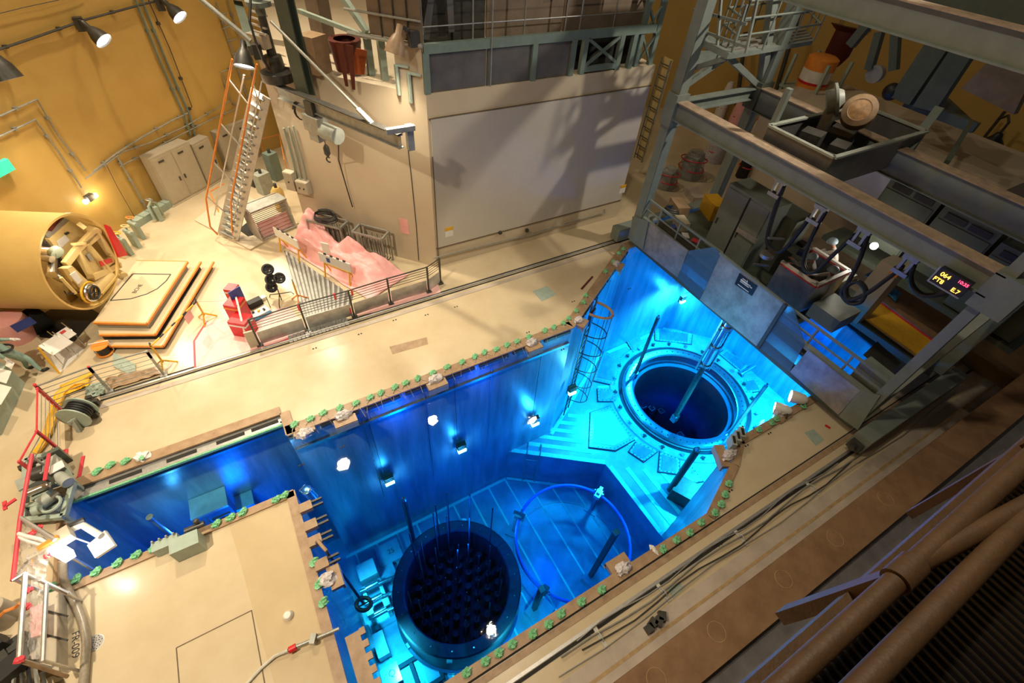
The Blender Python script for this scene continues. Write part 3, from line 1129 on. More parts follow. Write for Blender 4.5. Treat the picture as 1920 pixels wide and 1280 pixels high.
# silver lamp at the gate
p = PX(580, 925, -1.15)
t = thing('gate_lamp', 'silver cylindrical lamp hanging in the water at the canal gate', 'lamp', p)
m = MB()
m.lathe(p, (0.15, -0.2, -1), [(0.07, -0.2), (0.13, -0.17), (0.14, 0.2), (0.10, 0.24)], 20)
m.build('body', 'steel_bright', t, smooth=True)
m = MB()
m.tube([p + V((-0.12, 0, 0.1)), p + V((-0.16, -0.02, 0.35)), p + V((0, 0.03, 0.42)), p + V((0.14, 0, 0.1))], 0.014, 6)
m.build('bail', 'steel', t)
lamp('gate_glow', 'POINT', p + V((-0.1, 0.3, 0.4)), 12, UB, 0.1)

# long-handled tool
a = PX(612, 1032, -1.15)
a = G(612, 1032, 0.25)
b_ = G(682, 1132, -2.6)
t = thing('long_tool', 'long grey pole tool with a small wheel end hanging beside the slab edge', 'tool', b_)
m = MB()
m.cyl(a, b_, 0.03, n=10)
m.build('pole', 'dark_metal', t, smooth=True)
m = MB()
m.torus(b_, (0.4, 0.3, 1), 0.17, 0.05, 20, 8)
m.cyl(b_ + V((-0.17, 0, 0)), b_ + V((0.17, 0, 0)), 0.02, n=6)
m.build('wheel', 'dark_metal', t, smooth=True)
m = MB()
m.tube([a, a + V((-0.05, 0.12, 0.05)), a + V((-0.1, 0.28, 0.02)), a + V((-0.14, 0.3, -0.1))], 0.035, 8)
m.build('hook_handle', 'coping', t, smooth=True)

# wall fittings in the canal
p = PY(392, 940, 8.3)
t = thing('canal_bracket', 'blue-lit steel ladder bracket on the far wall of the canal', 'bracket', (p.x, p.y, -3.6))
m = MB()
m.mm((p.x - 0.35, 7.75, p.z + 0.28), (p.x + 0.5, 8.34, p.z + 0.36))
m.build('shelf', 'steel_pool', t)
m = MB()
m.mm((p.x - 0.2, 8.1, p.z - 1.3), (p.x + 0.38, 8.34, p.z + 0.25))
m.build('back_box', 'steel_pool', t)
m = MB()
for k in range(8):
    m.mm((p.x + 0.0, 7.75, p.z - 1.2 + k * 0.16), (p.x + 0.42, 7.8, p.z - 1.15 + k * 0.16))
m.build('rung', 'dark_metal', t)
m = MB()
m.mm((p.x + 0.5, 7.9, p.z - 0.4), (p.x + 0.95, 8.34, p.z - 0.3))
m.mm((p.x + 0.55, 8.1, p.z - 1.3), (p.x + 0.85, 8.34, p.z - 0.4))
m.build('side_shelf', 'steel_pool', t)
lamp('canal_glow', 'POINT', V((p.x - 0.6, 7.6, p.z + 0.5)), 14, UB, 0.1)
p = PX(222, 960, -5.2)
t = thing('canal_pipe', 'thin upright pipe standing in the left end of the canal', 'pipe', (-4.35, 7.5, ZD))
m = MB()
m.cyl((-4.35, 7.5, ZD), (-4.35, 7.5, -0.9), 0.05, n=10)
m.build('pipe_body', 'steel_pool', t, smooth=True)
m = MB()
m.cyl((-4.35, 7.5, -0.9), (-4.35, 7.5, -0.82), 0.075, n=10)
m.build('cap', 'steel', t, smooth=True)
# ------------------------------------------------------------------ along the yellow wall


def GW(x, y, off=0.0):
    """point on the round wall (or off metres in front of it) behind a point of the photo frame"""
    d = ray(x, y)
    o = CAM - WC
    r = WR - off
    a = d.x ** 2 + d.y ** 2
    b = 2 * (o.x * d.x + o.y * d.y)
    c = o.x ** 2 + o.y ** 2 - r * r
    return CAM + d * ((-b + math.sqrt(b * b - 4 * a * c)) / (2 * a))


def inward(p):
    return V((WC.x - p.x, WC.y - p.y, 0)).normalized()


def flood(name, lab, p, dirv, r, mount, power, spot=1.9, to=None, m_='dark_metal'):
    """bell shaped floodlight; p = centre of the lit lens, dirv = where it faces"""
    d = V(dirv).normalized()
    t = thing(name, lab, 'lamp', p)
    m = MB()
    m.lathe(p, -d, [(r * 1.02, -0.02), (r, 0.0), (r * 0.86, r * 0.8), (r * 0.52, r * 1.5), (r * 0.34, r * 1.7), (r * 0.30, r * 2.5), (0.001, r * 2.55)], 24, False)
    m.build('reflector', m_, t, smooth=True)
    m = MB()
    m.lathe(p, -d, [(0.001, 0.02), (r * 0.97, 0.03)], 24, False)
    m.build('lens', 'lens_warm', t)
    q = p - d * r * 2.4
    m = MB()
    mt = V(mount)
    m.bar(q, q + (mt - q) * 0.5 + Z * 0.05, 0.05, 0.08)
    m.bar(q + (mt - q) * 0.5 + Z * 0.05, mt, 0.06, 0.1)
    m.build('bracket', 'dark_metal', t)
    m = MB()
    m.box(mt, (0.22, 0.2, 0.34))
    m.build('ballast_box', 'dark_metal', t)
    l = lamp('flood_glow', 'SPOT', p + d * 0.06, power, WARM, 0.16, to=(p + d) if to is None else to, spot=spot, blend=0.8)
    return t


for px, mp, pw, lab in [((194, 76), (150, 45), 640, 'lit wall floodlight in the middle of the three on the yellow wall'),
                        ((337, 32), (300, 8), 560, 'lit wall floodlight nearest the steel column, high on the yellow wall'),
                        ((14, 148), (-10, 110), 620, 'dark floodlight seen from the side at the left end of the yellow wall')]:
    p = GW(*px, 1.0)
    mt = GW(*mp, 0.12)
    dv = inward(p) * 0.55 + V((0.25, -0.2, -0.75)) if px[0] > 50 else inward(p) * 0.2 + V((0.0, -0.1, -0.9))
    flood('wall_floodlight', lab, p, dv, 0.24 if px[0] > 50 else 0.34, mt, pw)


def conduit(lab, pts, r=0.03, m_='galv', off=0.08, cl=True):
    r *= 0.8
    P = [GW(x, y, off) for x, y in pts]
    t = thing('conduit', lab, 'pipe', P[-1])
    m = MB()
    m.tube(P, r, 6)
    m.build('pipe_run', m_, t, smooth=True)
    if cl:
        for a, b in zip(P, P[1:]):
            q = a + (b - a) * 0.5
            m = MB()
            m.box(q - inward(q) * 0.03, (0.10, 0.09, 0.08), math.atan2(inward(q).y, inward(q).x))
            m.build('clip', m_, t)
    return t


conduit('long dark conduit crossing the top of the yellow wall behind the floodlights', [(-40, 105), (60, 72), (160, 37), (260, 10), (330, -8)], 0.04, 'dark_metal')
conduit('left of the pair of green pipes running down the yellow wall', [(252, -5), (300, 115), (345, 215), (357, 255)], 0.045, 'frame_green')
conduit('right of the pair of green pipes running down the yellow wall', [(264, -5), (312, 115), (355, 213), (366, 255)], 0.045, 'frame_green')
conduit('thin dark pipe beside the pair of green pipes on the yellow wall', [(276, -5), (318, 90), (360, 200), (352, 208)], 0.02, 'dark_metal')
conduit('upper pipe with an elbow at the left end of the yellow wall', [(-10, 222), (69, 186), (110, 255), (160, 320)], 0.03)
conduit('lower pipe with an elbow at the left end of the yellow wall', [(-10, 260), (66, 224), (110, 285), (153, 352)], 0.03)
conduit('upper of the level pipes running to the cabinets on the yellow wall', [(175, 322), (215, 290), (265, 258), (322, 226), (352, 212)], 0.035)
conduit('middle of the level pipes running to the cabinets on the yellow wall', [(160, 335), (230, 285), (280, 268), (345, 238), (430, 190)], 0.025)
conduit('lowest pipe above the cabinets on the yellow wall', [(225, 312), (280, 284), (340, 252), (400, 222), (440, 205)], 0.025)
conduit('drop pipe going down the yellow wall to the green trench box', [(218, 290), (235, 320), (255, 355), (280, 400)], 0.035)
conduit('thin joint wire running down the yellow wall behind the airlock', [(195, 300), (220, 350), (240, 385), (256, 412)], 0.012, 'dark_metal', cl=False)
conduit('bent pipe on the yellow wall behind the stair, upper loop', [(446, 125), (415, 135), (433, 190), (445, 200)], 0.025)
conduit('upright cable ladder pipe behind the stair on the yellow wall', [(405, 5), (430, 80), (450, 140), (470, 200)], 0.04)
conduit('slim upright pipe right of the cable ladder on the yellow wall', [(425, -5), (445, 60), (468, 120), (480, 160)], 0.03)
conduit('thin joint line along the top left of the yellow wall', [(-20, 30), (40, 15), (110, 0), (150, -14)], 0.012, 'dark_metal', cl=False)
t = thing('cable_ladder', 'row of rungs between the upright pipes behind the stair', 'ladder', GW(450, 150, 0.1))
for k in range(6):
    m = MB()
    m.cyl(GW(408 + k * 9, 30 + k * 24, 0.1), GW(425 + k * 9, 25 + k * 24, 0.1), 0.02, n=6)
    m.build('rung', 'galv', t)
# small junction box with the emergency twin lamp
p = GW(168, 370, 0.2)
t = thing('emergency_lamp', 'small twin lamp glowing on the yellow wall above the airlock', 'lamp', p)
m = MB()
m.box(p, (0.24, 0.16, 0.18), 0.9)
m.build('body', 'dark_metal', t)
for s_ in (-0.2, 0.2):
    m = MB()
    q = p + V((0.62 * s_, 0.78 * s_, -0.04))
    m.ball(q, 0.075)
    m.build('bulb', 'lens_warm', t, smooth=True)
lamp('emergency_glow', 'POINT', p + inward(p) * 0.12 + V((0.15, 0.15, -0.1)), 14, (1, 0.78, 0.45), 0.06)
p = GW(3, 315, 0.15)
m = MB()
m.box(p, (0.5, 0.12, 0.3), math.atan2(inward(p).y, inward(p).x) + PI / 2)
tag(m.build('exit_sign', mat('lit_green_sign', (0.05, 0.6, 0.35), 0.4, var=0.3, emit=(0.02, 0.55, 0.30), estr=1.0)), 'small lit green sign at the left end of the yellow wall', 'sign')

# cabinets


def cabinet(lab, a, b, h, dep, doors, name='steel_cabinet', m_='cabinet'):
    a = V(a)
    b = V(b)
    d = (b - a).normalized()
    bk = V((-d.y, d.x, 0)) * dep
    t = thing(name, lab, 'cabinet', (a + b) / 2 + bk / 2)
    m = MB()
    m.hexa([a, b, b + bk, a + bk], [a + Z * h, b + Z * h, b + bk + Z * h, a + bk + Z * h])
    m.build('body', m_, t)
    m = MB()
    m.hexa([a - d * 0.03 - bk * 0.06, b + d * 0.03 - bk * 0.06, b + d * 0.03 + bk * 1.0, a - d * 0.03 + bk * 1.0], [q + Z * 0.05 for q in (a - d * 0.03 - bk * 0.06, b + d * 0.03 - bk * 0.06, b + d * 0.03 + bk * 1.0, a - d * 0.03 + bk * 1.0)])
    m.build('plinth', 'block', t)
    L = (b - a).length
    n_ = -bk.normalized()
    for k in range(doors):
        x0 = a + d * (L * k / doors + 0.03)
        x1 = a + d * (L * (k + 1) / doors - 0.03)
        m = MB()
        m.hexa([x0 + Z * 0.12, x1 + Z * 0.12, x1 + Z * (h - 0.08), x0 + Z * (h - 0.08)], [q + n_ * 0.02 for q in (x0 + Z * 0.12, x1 + Z * 0.12, x1 + Z * (h - 0.08), x0 + Z * (h - 0.08))])
        dr = m.build('door', m_, t)
        m = MB()
        hx = x1 - d * 0.08 if k % 2 == 0 else x0 + d * 0.08
        m.box(hx + n_ * 0.035 + Z * (h * 0.45), (0.05, 0.05, 0.14))
        hh = m.build('handle', 'dark_metal', t)
        hh.parent = dr
        m = MB()
        m.box(x0 + (x1 - x0) * 0.4 + n_ * 0.025 + Z * (h - 0.22), (0.22, 0.02, 0.06), math.atan2(d.y, d.x))
        q = m.build('name_slot', 'dark_metal', t)
        q.parent = dr
    return t


cabinet('tall beige double-door cabinet, the largest by the yellow wall', G(326, 388), G(391, 352), 1.85, 0.48, 2)
cabinet('narrow beige cabinet pushed against the right side of the double-door one', G(392, 352) + V((0.04, 0.02, 0)), G(421, 334), 1.7, 0.4, 1)
cabinet('beige cabinet standing behind the steel stair', G(432, 322), G(490, 292), 1.6, 0.45, 2)

# green trench box with pipe stands
a, b = G(250, 428), G(318, 386)
d = (b - a).normalized()
t = thing('trench_cover', 'long grey-green metal box lying along the foot of the yellow wall', 'box', (a + b) / 2)
m = MB()
m.bar(a + Z * 0.12, b + Z * 0.12, 0.3, 0.24)
m.build('box_body', 'pale_green', t)
m = MB()
for k in range(5):
    q = a + d * ((b - a).length * k / 5 + 0.1)
    m.bar(q + Z * 0.245, q + d * 0.03 + Z * 0.245, 0.31, 0.01)
m.build('lid_joint', 'frame_green', t)
for i, (x, y, lab) in enumerate([(243, 475, 'grey-green pipe stand closest to the red panel'), (258, 462, 'grey-green pipe stand with a yellow valve, second from the red panel'), (266, 446, 'grey-green pipe stand at the end of the trench box'), (300, 412, 'arched grey-green pipe stand near the middle of the trench box')]):
    p = G(x, y)
    t = thing('pipe_stand', lab, 'stand', p)
    m = MB()
    m.box(p + Z * 0.28, (0.12, 0.34, 0.56), 0.6)
    m.build('post_plate', 'pale_green', t)
    m = MB()
    if i == 3:
        m.tube([p + V((-0.12, -0.1, 0.1)), p + V((-0.1, -0.08, 0.6)), p + V((0.02, 0, 0.75)), p + V((0.12, 0.08, 0.6)), p + V((0.14, 0.1, 0.1))], 0.05, 8)
    else:
        m.cyl(p + V((-0.1, 0.1, 0.6)), p + V((0.1, -0.2, 0.6)), 0.07, n=10)
        m.cyl(p + V((0, 0, 0.6)), p + V((0, 0, 0.78)), 0.03, n=8)
    m.build('pipe_saddle', 'pale_green', t, smooth=True)
    m = MB()
    m.torus(p + V((0, 0, 0.8)), (0.3, 0.2, 1), 0.10, 0.02, 16, 6)
    m.build('handwheel', ['yellow', 'airlock_pale', 'orange', 'galv'][i], t, smooth=True)

# airlock
AF = V((math.cos(math.radians(-27.5)), math.sin(math.radians(-27.5)), 0))
AU = V((-AF.y, AF.x, 0))
AC = V((-4.44, 14.0, 1.82))
AR = 1.25


def AL(x, y, s):
    """point on the plane s metres behind the mouth of the airlock"""
    d = ray(x, y)
    p0 = AC - AF * s
    return CAM + d * ((p0 - CAM).dot(AF) / d.dot(AF))


t = thing('personnel_airlock', 'big yellow cylindrical airlock sticking out of the yellow wall with its door mechanism in view', 'airlock', AC - AF * 1.5 - Z * AR)
m = MB()
m.lathe(AC, -AF, [(AR - 0.05, 0.0), (AR, 0.0), (AR, 4.2), (AR + 0.25, 4.25), (AR + 0.25, 4.9)], 72, False)
m.build('barrel', 'airlock', t, smooth=True)
m = MB()
m.lathe(AC, -AF, [(AR - 0.05, 0.0), (AR - 0.06, 0.75)], 72, False)
m.build('inner_skin', 'airlock', t, smooth=True)
m = MB()
m.lathe(AC - AF * 0.75, -AF, [(0.001, 0.0), (AR - 0.05, 0.0)], 64, False)
m.build('bulkhead', 'airlock', t)
m = MB()
P = [AL(x, y, 0.62) for x, y in [(88, 448), (133, 408), (165, 452), (122, 494)]]
m.plate(P, 0.10)
dr = m.build('door', 'airlock_pale', t)
m = MB()
P2 = [AL(x, y, 0.55) for x, y in [(107, 452), (122, 440), (130, 450), (113, 466)]]
m.plate(P2, 0.02)
m.build('notice', 'white', t).parent = dr
m = MB()
P2 = [AL(x, y, 0.55) for x, y in [(121, 437), (127, 434), (130, 437), (123, 441)]]
m.plate(P2, 0.03)
m.build('keyhole_plate', 'dark_metal', t).parent = dr
m = MB()
P = [AL(x, y, 0.66) for x, y in [(80, 440), (128, 398), (138, 408), (90, 450)]]
m.plate(P, 0.14)
m.build('lintel', 'galv', t)
m = MB()
for q0, q1 in [((93, 432), (112, 408)), ((98, 424), (116, 402))]:
    m.bar(AL(*q0, 0.6), AL(*q1, 0.6), 0.08, 0.05)
m.build('slide_slot', 'rust', t)
m = MB()
for q0, q1 in [((84, 455), (122, 500)), ((78, 450), (112, 500))]:
    m.bar(AL(*q0, 0.62), AL(*q1, 0.62), 0.09, 0.09)
m.build('door_post', 'dark_metal', t)
# hinge frame in front of the door
fr = [((122, 496), (142, 470)), ((142, 470), (178, 432)), ((178, 432), (222, 500)), ((160, 458), (205, 510)), ((145, 472), (172, 520)), ((205, 505), (224, 496)), ((190, 500), (214, 482)), ((172, 520), (205, 505)), ((160, 458), (182, 440))]
m = MB()
for q0, q1 in fr:
    m.bar(AL(*q0, 0.12), AL(*q1, 0.12), 0.12, 0.16)
m.build('hinge_frame', 'airlock_pale', t)
m = MB()
m.plate([AL(x, y, 0.2) for x, y in [(143, 478), (162, 460), (192, 498), (172, 518)]], 0.12)
m.build('hinge_plate', 'airlock_pale', t)
m = MB()
m.plate([AL(x, y, 0.11) for x, y in [(161, 478), (167, 473), (175, 486), (170, 490)]], 0.02)
m.build('rating_plate', 'galv', t)
m = MB()
m.plate([AL(x, y, 0.05) for x, y in [(186, 490), (208, 484), (211, 491), (190, 499)]], 0.03)
m.build('red_label', 'red', t)
for q0, q1 in (((170, 428, 0.25), (182, 436, 0.05)), ((222, 512, 0.2), (232, 518, 0.0))):
    m = MB()
    m.cyl(AL(*q0), AL(*q1), 0.12, n=14)
    m.build('pivot', 'airlock_pale', t, smooth=True)
for q0, q1 in [((135, 458), (158, 456)), ((146, 418), (160, 428)), ((204, 478), (234, 484))]:
    m = MB()
    m.bar(AL(*q0, 0.1), AL(*q1, 0.0), 0.1, 0.05)
    m.build('clamp_arm', 'airlock_pale', t)
m = MB()
m.plate([AL(x, y, 0.5) for x, y in [(185, 438), (196, 432), (210, 452), (200, 462)]], 0.05)
w_ = m.build('window_frame', 'airlock_pale', t)
m = MB()
m.plate([AL(x, y, 0.46) for x, y in [(190, 444), (196, 440), (205, 454), (200, 460)]], 0.02)
m.build('pane', 'black', t).parent = w_
for q0, q1, r_ in [((76, 470), (106, 472), 0.11), ((78, 482), (98, 486), 0.09), ((97, 486), (97, 515), 0.11), ((95, 512), (120, 525), 0.09)]:
    m = MB()
    m.cyl(AL(*q0, 0.5), AL(*q1, 0.25), r_, n=14)
    m.build('vent_pipe', 'steel_bright' if r_ > 0.1 else 'steel', t, smooth=True)
m = MB()
m.cyl(AL(100, 470, 0.3), AL(108, 475, 0.2), 0.16, n=16)
m.build('flange', 'pale_green', t, smooth=True)
m = MB()
m.plate([AL(x, y, 0.05) for x, y in [(117, 503), (127, 498), (158, 528), (147, 542)]], 0.22)
lb = m.build('lever_box', 'airlock_pale', t)
m = MB()
m.plate([AL(x, y, -0.07) for x, y in [(131, 515), (141, 508), (154, 525), (146, 533)]], 0.02)
m.build('label_plate', 'white', t).parent = lb
m = MB()
m.bar(AL(114, 520, 0.0), AL(142, 550, 0.0), 0.06, 0.06)
m.build('lever', 'airlock_pale', t)
c = AL(168, 548, -0.05)
for k in range(3):
    m = MB()
    m.torus(c + AF * (0.06 * k), AF, 0.27 - 0.05 * k, 0.03, 28, 8)
    for j in range(4):
        a = j * PI / 2 + k * 0.4
        m.cyl(c + AF * (0.06 * k), c + AF * (0.06 * k) + (AU * math.cos(a) + Z * math.sin(a)) * (0.27 - 0.05 * k), 0.02, n=6)
    m.build('handwheel', ['yellow', 'steel_bright', 'black'][k], t, smooth=True)
m = MB()
m.lathe(AC - AF * 0.3 - Z * 0.95 - AU * 0.25, AU, [(0.0, 0), (0.28, 0.02), (0.28, 0.9), (0.0, 0.92)], 20, False)
m.build('lower_drum', 'airlock_pale', t, smooth=True)
m = MB()
m.box(AC - AF * 0.35 - Z * 1.02 + AU * 0.35, (0.7, 0.9, 0.06), math.atan2(AF.y, AF.x))
m.build('sill', 'airlock', t)
m = MB()
m.tube([AL(120, 545, 0.1), AL(125, 552, 0.05), AL(140, 549, 0), AL(160, 545, 0)], 0.015, 6)
m.build('cable', 'black', t)
m = MB()
m.box(AC - AF * 0.35 + Z * 1.08, (0.3, 0.12, 0.08), math.atan2(AU.y, AU.x))
m.build('added_glow_box', 'lens_warm', t)  # glowing box and fill light added to brighten the airlock mouth
lamp('airlock_fill', 'POINT', AC + AF * 0.15 + Z * 0.75 - AU * 0.2, 22, WARM, 0.12)
# dark pit below the airlock: a flat black sheet in place of its shade
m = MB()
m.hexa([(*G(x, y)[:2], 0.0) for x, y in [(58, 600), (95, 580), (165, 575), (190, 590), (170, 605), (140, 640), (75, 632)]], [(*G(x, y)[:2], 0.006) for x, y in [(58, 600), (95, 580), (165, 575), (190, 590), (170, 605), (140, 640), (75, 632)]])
tag(m.build('pit_shade_sheet', 'black'), 'black rubber mat on the floor under the yellow airlock', 'mat')
# red panel
p = G(232, 492)
m = MB()
m.plate([AL(196, 421, -0.2), AL(205, 425, -0.2), AL(238, 478, -0.2), AL(222, 482, -0.2)], 0.06)
tag(m.build('red_signboard', 'red'), 'narrow red triangular panel leaning beside the mouth of the airlock', 'panel')

# stepped platform
TIER = [(0.60, [(175, 604), (275, 606), (351, 490), (256, 488)], 'top'), (0.40, [(186, 627), (290, 626), (376, 490), (351, 490), (275, 606), (175, 604)], 'middle'), (0.20, [(172, 648), (305, 648), (400, 490), (376, 490), (290, 626), (186, 627)], 'low')]
t = thing('step_platform', 'cream three-step platform with orange edges in front of the yellow airlock', 'platform', G(275, 600))
for i, (z, pts, nm) in enumerate(TIER):
    P = [G(x, y, z) for x, y in pts]
    if i:
        zi = TIER[i - 1][0]
        a0_ = [G(x, y, zi) for x, y in TIER[i - 1][1][:3]]
        P = P[:3] + [V((q.x, q.y, z)) for q in (a0_[2], a0_[1], a0_[0])]
        inner = [V((AC.x, AC.y, 0))]
    m = MB()
    m.hexa([p - Z * 0.05 for p in P], P)
    tr_ = m.build('tread', 'floor', t)
    m = MB()
    for a, b in ((P[0], P[1]), (P[1], P[2])):
        m.bar(a - Z * 0.025, b - Z * 0.025, 0.05, 0.062)
    if i == 0:
        m.bar(P[3] - Z * 0.025, P[2] - Z * 0.025, 0.03, 0.062)
    m.build('orange_edge', 'orange', t)
    m = MB()
    off = (V((AC.x, AC.y, 0)) + AU * 1.0)
    Q = [p + (V((-4.4, 14.1, p.z)) - p) * 0.035 for p in P[:3]]
    for a, b in ((Q[0], Q[1]), (Q[1], Q[2])):
        m.hexa([V((a.x, a.y, 0)), V((b.x, b.y, 0)), V((b.x, b.y, z - 0.05)), V((a.x, a.y, z - 0.05))], [V((a.x, a.y, 0)) + V((-0.02, 0.02, 0)), V((b.x, b.y, 0)) + V((-0.02, 0.02, 0)), V((b.x, b.y, z - 0.05)) + V((-0.02, 0.02, 0)), V((a.x, a.y, z - 0.05)) + V((-0.02, 0.02, 0))])
    m.build('riser', 'cabinet' if i == 0 else 'dark_metal', t)
m = MB()
arc = [G(x, y, 0.604) for x, y in [(320, 514), (312, 526), (295, 541), (275, 551), (245, 560), (207, 563)]]
for a, b in zip(arc, arc[1:]):
    m.bar(a, b, 0.03, 0.008)
m.bar(arc[-1], G(249, 513, 0.604), 0.03, 0.008)
m.bar(G(249, 513, 0.604), arc[0], 0.03, 0.008)
m.build('swing_mark', 'text_dark', t)
text('BCHE', 'lettering', 'text_dark', t, G(258, 541, 0.605), G(266, 531, 0.605) - G(250, 550, 0.605), G(250, 531, 0.605) - G(266, 551, 0.605), 0.16, 0.001)

# steel stair with orange rails
BL, BRt = G(415, 440), G(442, 453)
TLp, TRp = G(478, 168, 5.0), G(500, 182, 5.0)
t = thing('steel_stair', 'steep grey steel stair with orange handrails going up beside the concrete compartment', 'stair', (BL + BRt) / 2)
for a, b in ((BL, TLp), (BRt, TRp)):
    m = MB()
    m.bar(a + Z * 0.05, b, 0.05, 0.20)
    m.build('stringer', 'alu', t)
N = 19
for k in range(N):
    f = (k + 0.7) / N
    a = BL + (TLp - BL) * f
    b = BRt + (TRp - BRt) * f
    m = MB()
    m.bar(V((a.x, a.y, (a.z + b.z) / 2)), V((b.x, b.y, (a.z + b.z) / 2)), 0.20, 0.03)
    m.build('tread', 'galv', t)
for (a, b), nm in (((BL, TLp), 0), ((BRt, TRp), 1)):
    dd = (b - a)
    up = V((-0.22, -0.15, 0.85)) if nm == 0 else V((0.0, -0.0, 0.80))
    out = V((-0.10, -0.1, 0)) if nm == 0 else V((0, 0, 0))
    h0 = a + dd * 0.16 + up + out
    h1 = b + up + out
    m = MB()
    m.tube([a + Z * 0.1 + out, a + dd * 0.02 + up * 0.5 + out * 1.3, h0, h1], 0.028, 8)
    m.build('handrail', 'orange', t, smooth=True)
    m = MB()
    m.tube([a + dd * 0.1 + up * 0.5 + out * 0.5, b + up * 0.5 + out * 0.5], 0.02, 6)
    m.build('mid_rail', 'alu', t)
    for f in (0.18, 0.42, 0.66, 0.9):
        m = MB()
        m.cyl(a + dd * f, a + dd * f + up + out, 0.02, n=6)
        m.build('baluster', 'alu', t)
# low orange hoop rail and pit frame at the foot of the stair
b = G(408, 405)
t = thing('hoop_rail', 'low bent orange pipe rail on the floor beside the foot of the stair', 'rail', b)
m = MB()
m.tube([G(413, 404), G(400, 375, 0.02) + Z * 0.35, G(426, 360) + Z * 0.35], 0.024, 8)
m.build('rail_pipe', 'orange', t, smooth=True)
P = [G(x, y) for x, y in [(366, 415), (440, 355), (560, 420), (470, 470)]]
m = MB()
m.hexa(P, [p + Z * 0.06 for p in P])
tag(m.build('stair_plinth', 'block'), 'low cream concrete plinth under the foot of the stair', 'plinth')
# ------------------------------------------------------------------ on and around the concrete compartment
CF = V((4.70, 12.16, 0))
CT = (V((1.33, 15.84, 0)) - CF).normalized()
CN = V((-0.737, -0.675, 0)).normalized()


def PW(x, y, off=0.0):
    """point off metres in front of the slanted face of the compartment"""
    d = ray(x, y)
    p0 = CF + CN * off
    return CAM + d * ((p0 - CAM).dot(CN) / d.dot(CN))


# steel structure standing on the compartment
t = thing('steel_enclosure', 'dark green steel enclosure with grey sheet panels standing on the concrete compartment', 'enclosure', (8.0, 12.3, BT))
PZ = 6.58
for x0, x1 in ((4.78, 6.45), (6.47, 7.85), (8.0, 9.15)):
    m = MB()
    m.mm((x0, 12.22, BT), (x1, 12.25, PZ - 0.1))
    m.build('sheet_panel', 'grey_panel', t)
m = MB()
m.mm((4.72, 12.16, PZ - 0.12), (12.2, 12.28, PZ + 0.10))
m.build('top_rail', 'frame_green', t)
for x in (4.76, 7.92, 9.22, 9.62, 10.95, 11.45):
    m = MB()
    m.mm((x - 0.08, 12.15, BT), (x + 0.08, 12.29, PZ - 0.1))
    m.build('post', 'frame_green', t)
m = MB()
m.mm((9.6, 12.16, BT + 0.05), (11.0, 12.26, BT + 0.2))
m.bar((9.7, 12.2, BT + 0.2), (10.9, 12.2, PZ - 0.12), 0.06, 0.08)
m.bar((9.7, 12.19, PZ - 0.12), (10.9, 12.19, BT + 0.2), 0.06, 0.08)
m.build('cross_brace', 'frame_green', t)
m = MB()
m.mm((9.2, 12.6, BT), (12.2, 12.7, PZ))
m.build('back_panel', 'dark', t)
m = MB()
m.mm((6.55, 12.14, BT), (6.58, 12.16, 9.5))
m.build('seam_rod', 'galv', t)
for x0, x1, mm_ in ((4.75, 6.6, 'dark_metal'), (6.65, 9.0, 'brown_panel'), (9.05, 12.1, 'brown_panel')):
    m = MB()
    m.mm((x0, 12.62, PZ), (x1, 12.7, 10.0))
    m.build('upper_wall', mm_, t)
for z in (7.0, 7.6, 8.3, 9.0):
    m = MB()
    m.cyl((4.75, 12.3, z), (12.0, 12.3, z), 0.014, n=6)
    m.build('guard_wire', 'galv', t)
for x in (4.76, 6.1, 7.6, 8.9, 9.4, 10.6):
    m = MB()
    m.cyl((x, 12.3, PZ), (x, 12.3, 9.6), 0.02, n=6)
    m.build('stanchion', 'galv', t)
for (a, b) in (((4.9, 12.5, 6.7), (5.3, 12.5, 8.6)), ((5.6, 12.55, 6.8), (5.5, 12.55, 9)), ((8.2, 12.5, 7.6), (9.6, 12.5, 7.9))):
    m = MB()
    m.bar(a, b, 0.16, 0.16)
    m.build('inner_beam', 'grey_panel', t)
t = thing('lattice_column', 'green lattice steel column at the right end of the concrete compartment', 'column', (12.1, 12.3, BT))
for x in (11.75, 12.35):
    m = MB()
    m.mm((x - 0.07, 12.2, BT), (x + 0.07, 12.34, 10.5))
    m.build('leg', 'frame_green', t)
for k in range(6):
    z = BT + 0.1 + k * 0.75
    m = MB()
    m.bar((11.8, 12.26, z), (12.3, 12.26, z + 0.7), 0.07, 0.05)
    m.build('lattice', 'frame_green', t)
    m = MB()
    m.bar((12.3, 12.24, z), (11.8, 12.24, z + 0.7), 0.07, 0.05)
    m.build('lattice', 'frame_green', t)

# left side on top: side panel, columns, skirt, crates
a = CF + V((0, 0, BT))
t = thing('side_screen', 'orange-brown wire screen above the corner of the concrete compartment', 'screen', a + CT * 0.5)
m = MB()
m.hexa([a + CT * 0.05, a + CT * 0.8, a + CT * 0.8 - CN * 0.04, a + CT * 0.05 - CN * 0.04], [q + Z * 1.05 for q in (a + CT * 0.05, a + CT * 0.8, a + CT * 0.8 - CN * 0.04, a + CT * 0.05 - CN * 0.04)])
m.build('panel', 'block', t)
m = MB()
m.hexa([a + CT * 0.02 + Z * 1.15, a + CT * 1.4 + Z * 1.15, a + CT * 1.4 - CN * 0.03 + Z * 1.15, a + CT * 0.02 - CN * 0.03 + Z * 1.15], [q + Z * 3.2 for q in (a + CT * 0.02, a + CT * 1.4, a + CT * 1.4 - CN * 0.03, a + CT * 0.02 - CN * 0.03)])
m.build('wire_panel', 'brown_panel', t)
for z in (1.1, 1.6, 2.2, 2.8):
    m = MB()
    m.cyl(a + CT * 0.0 + CN * 0.03 + Z * z, a + CT * 2.0 + CN * 0.03 + Z * z, 0.03 if z > 1.2 else 0.05, n=6)
    m.build('rail', 'galv', t)
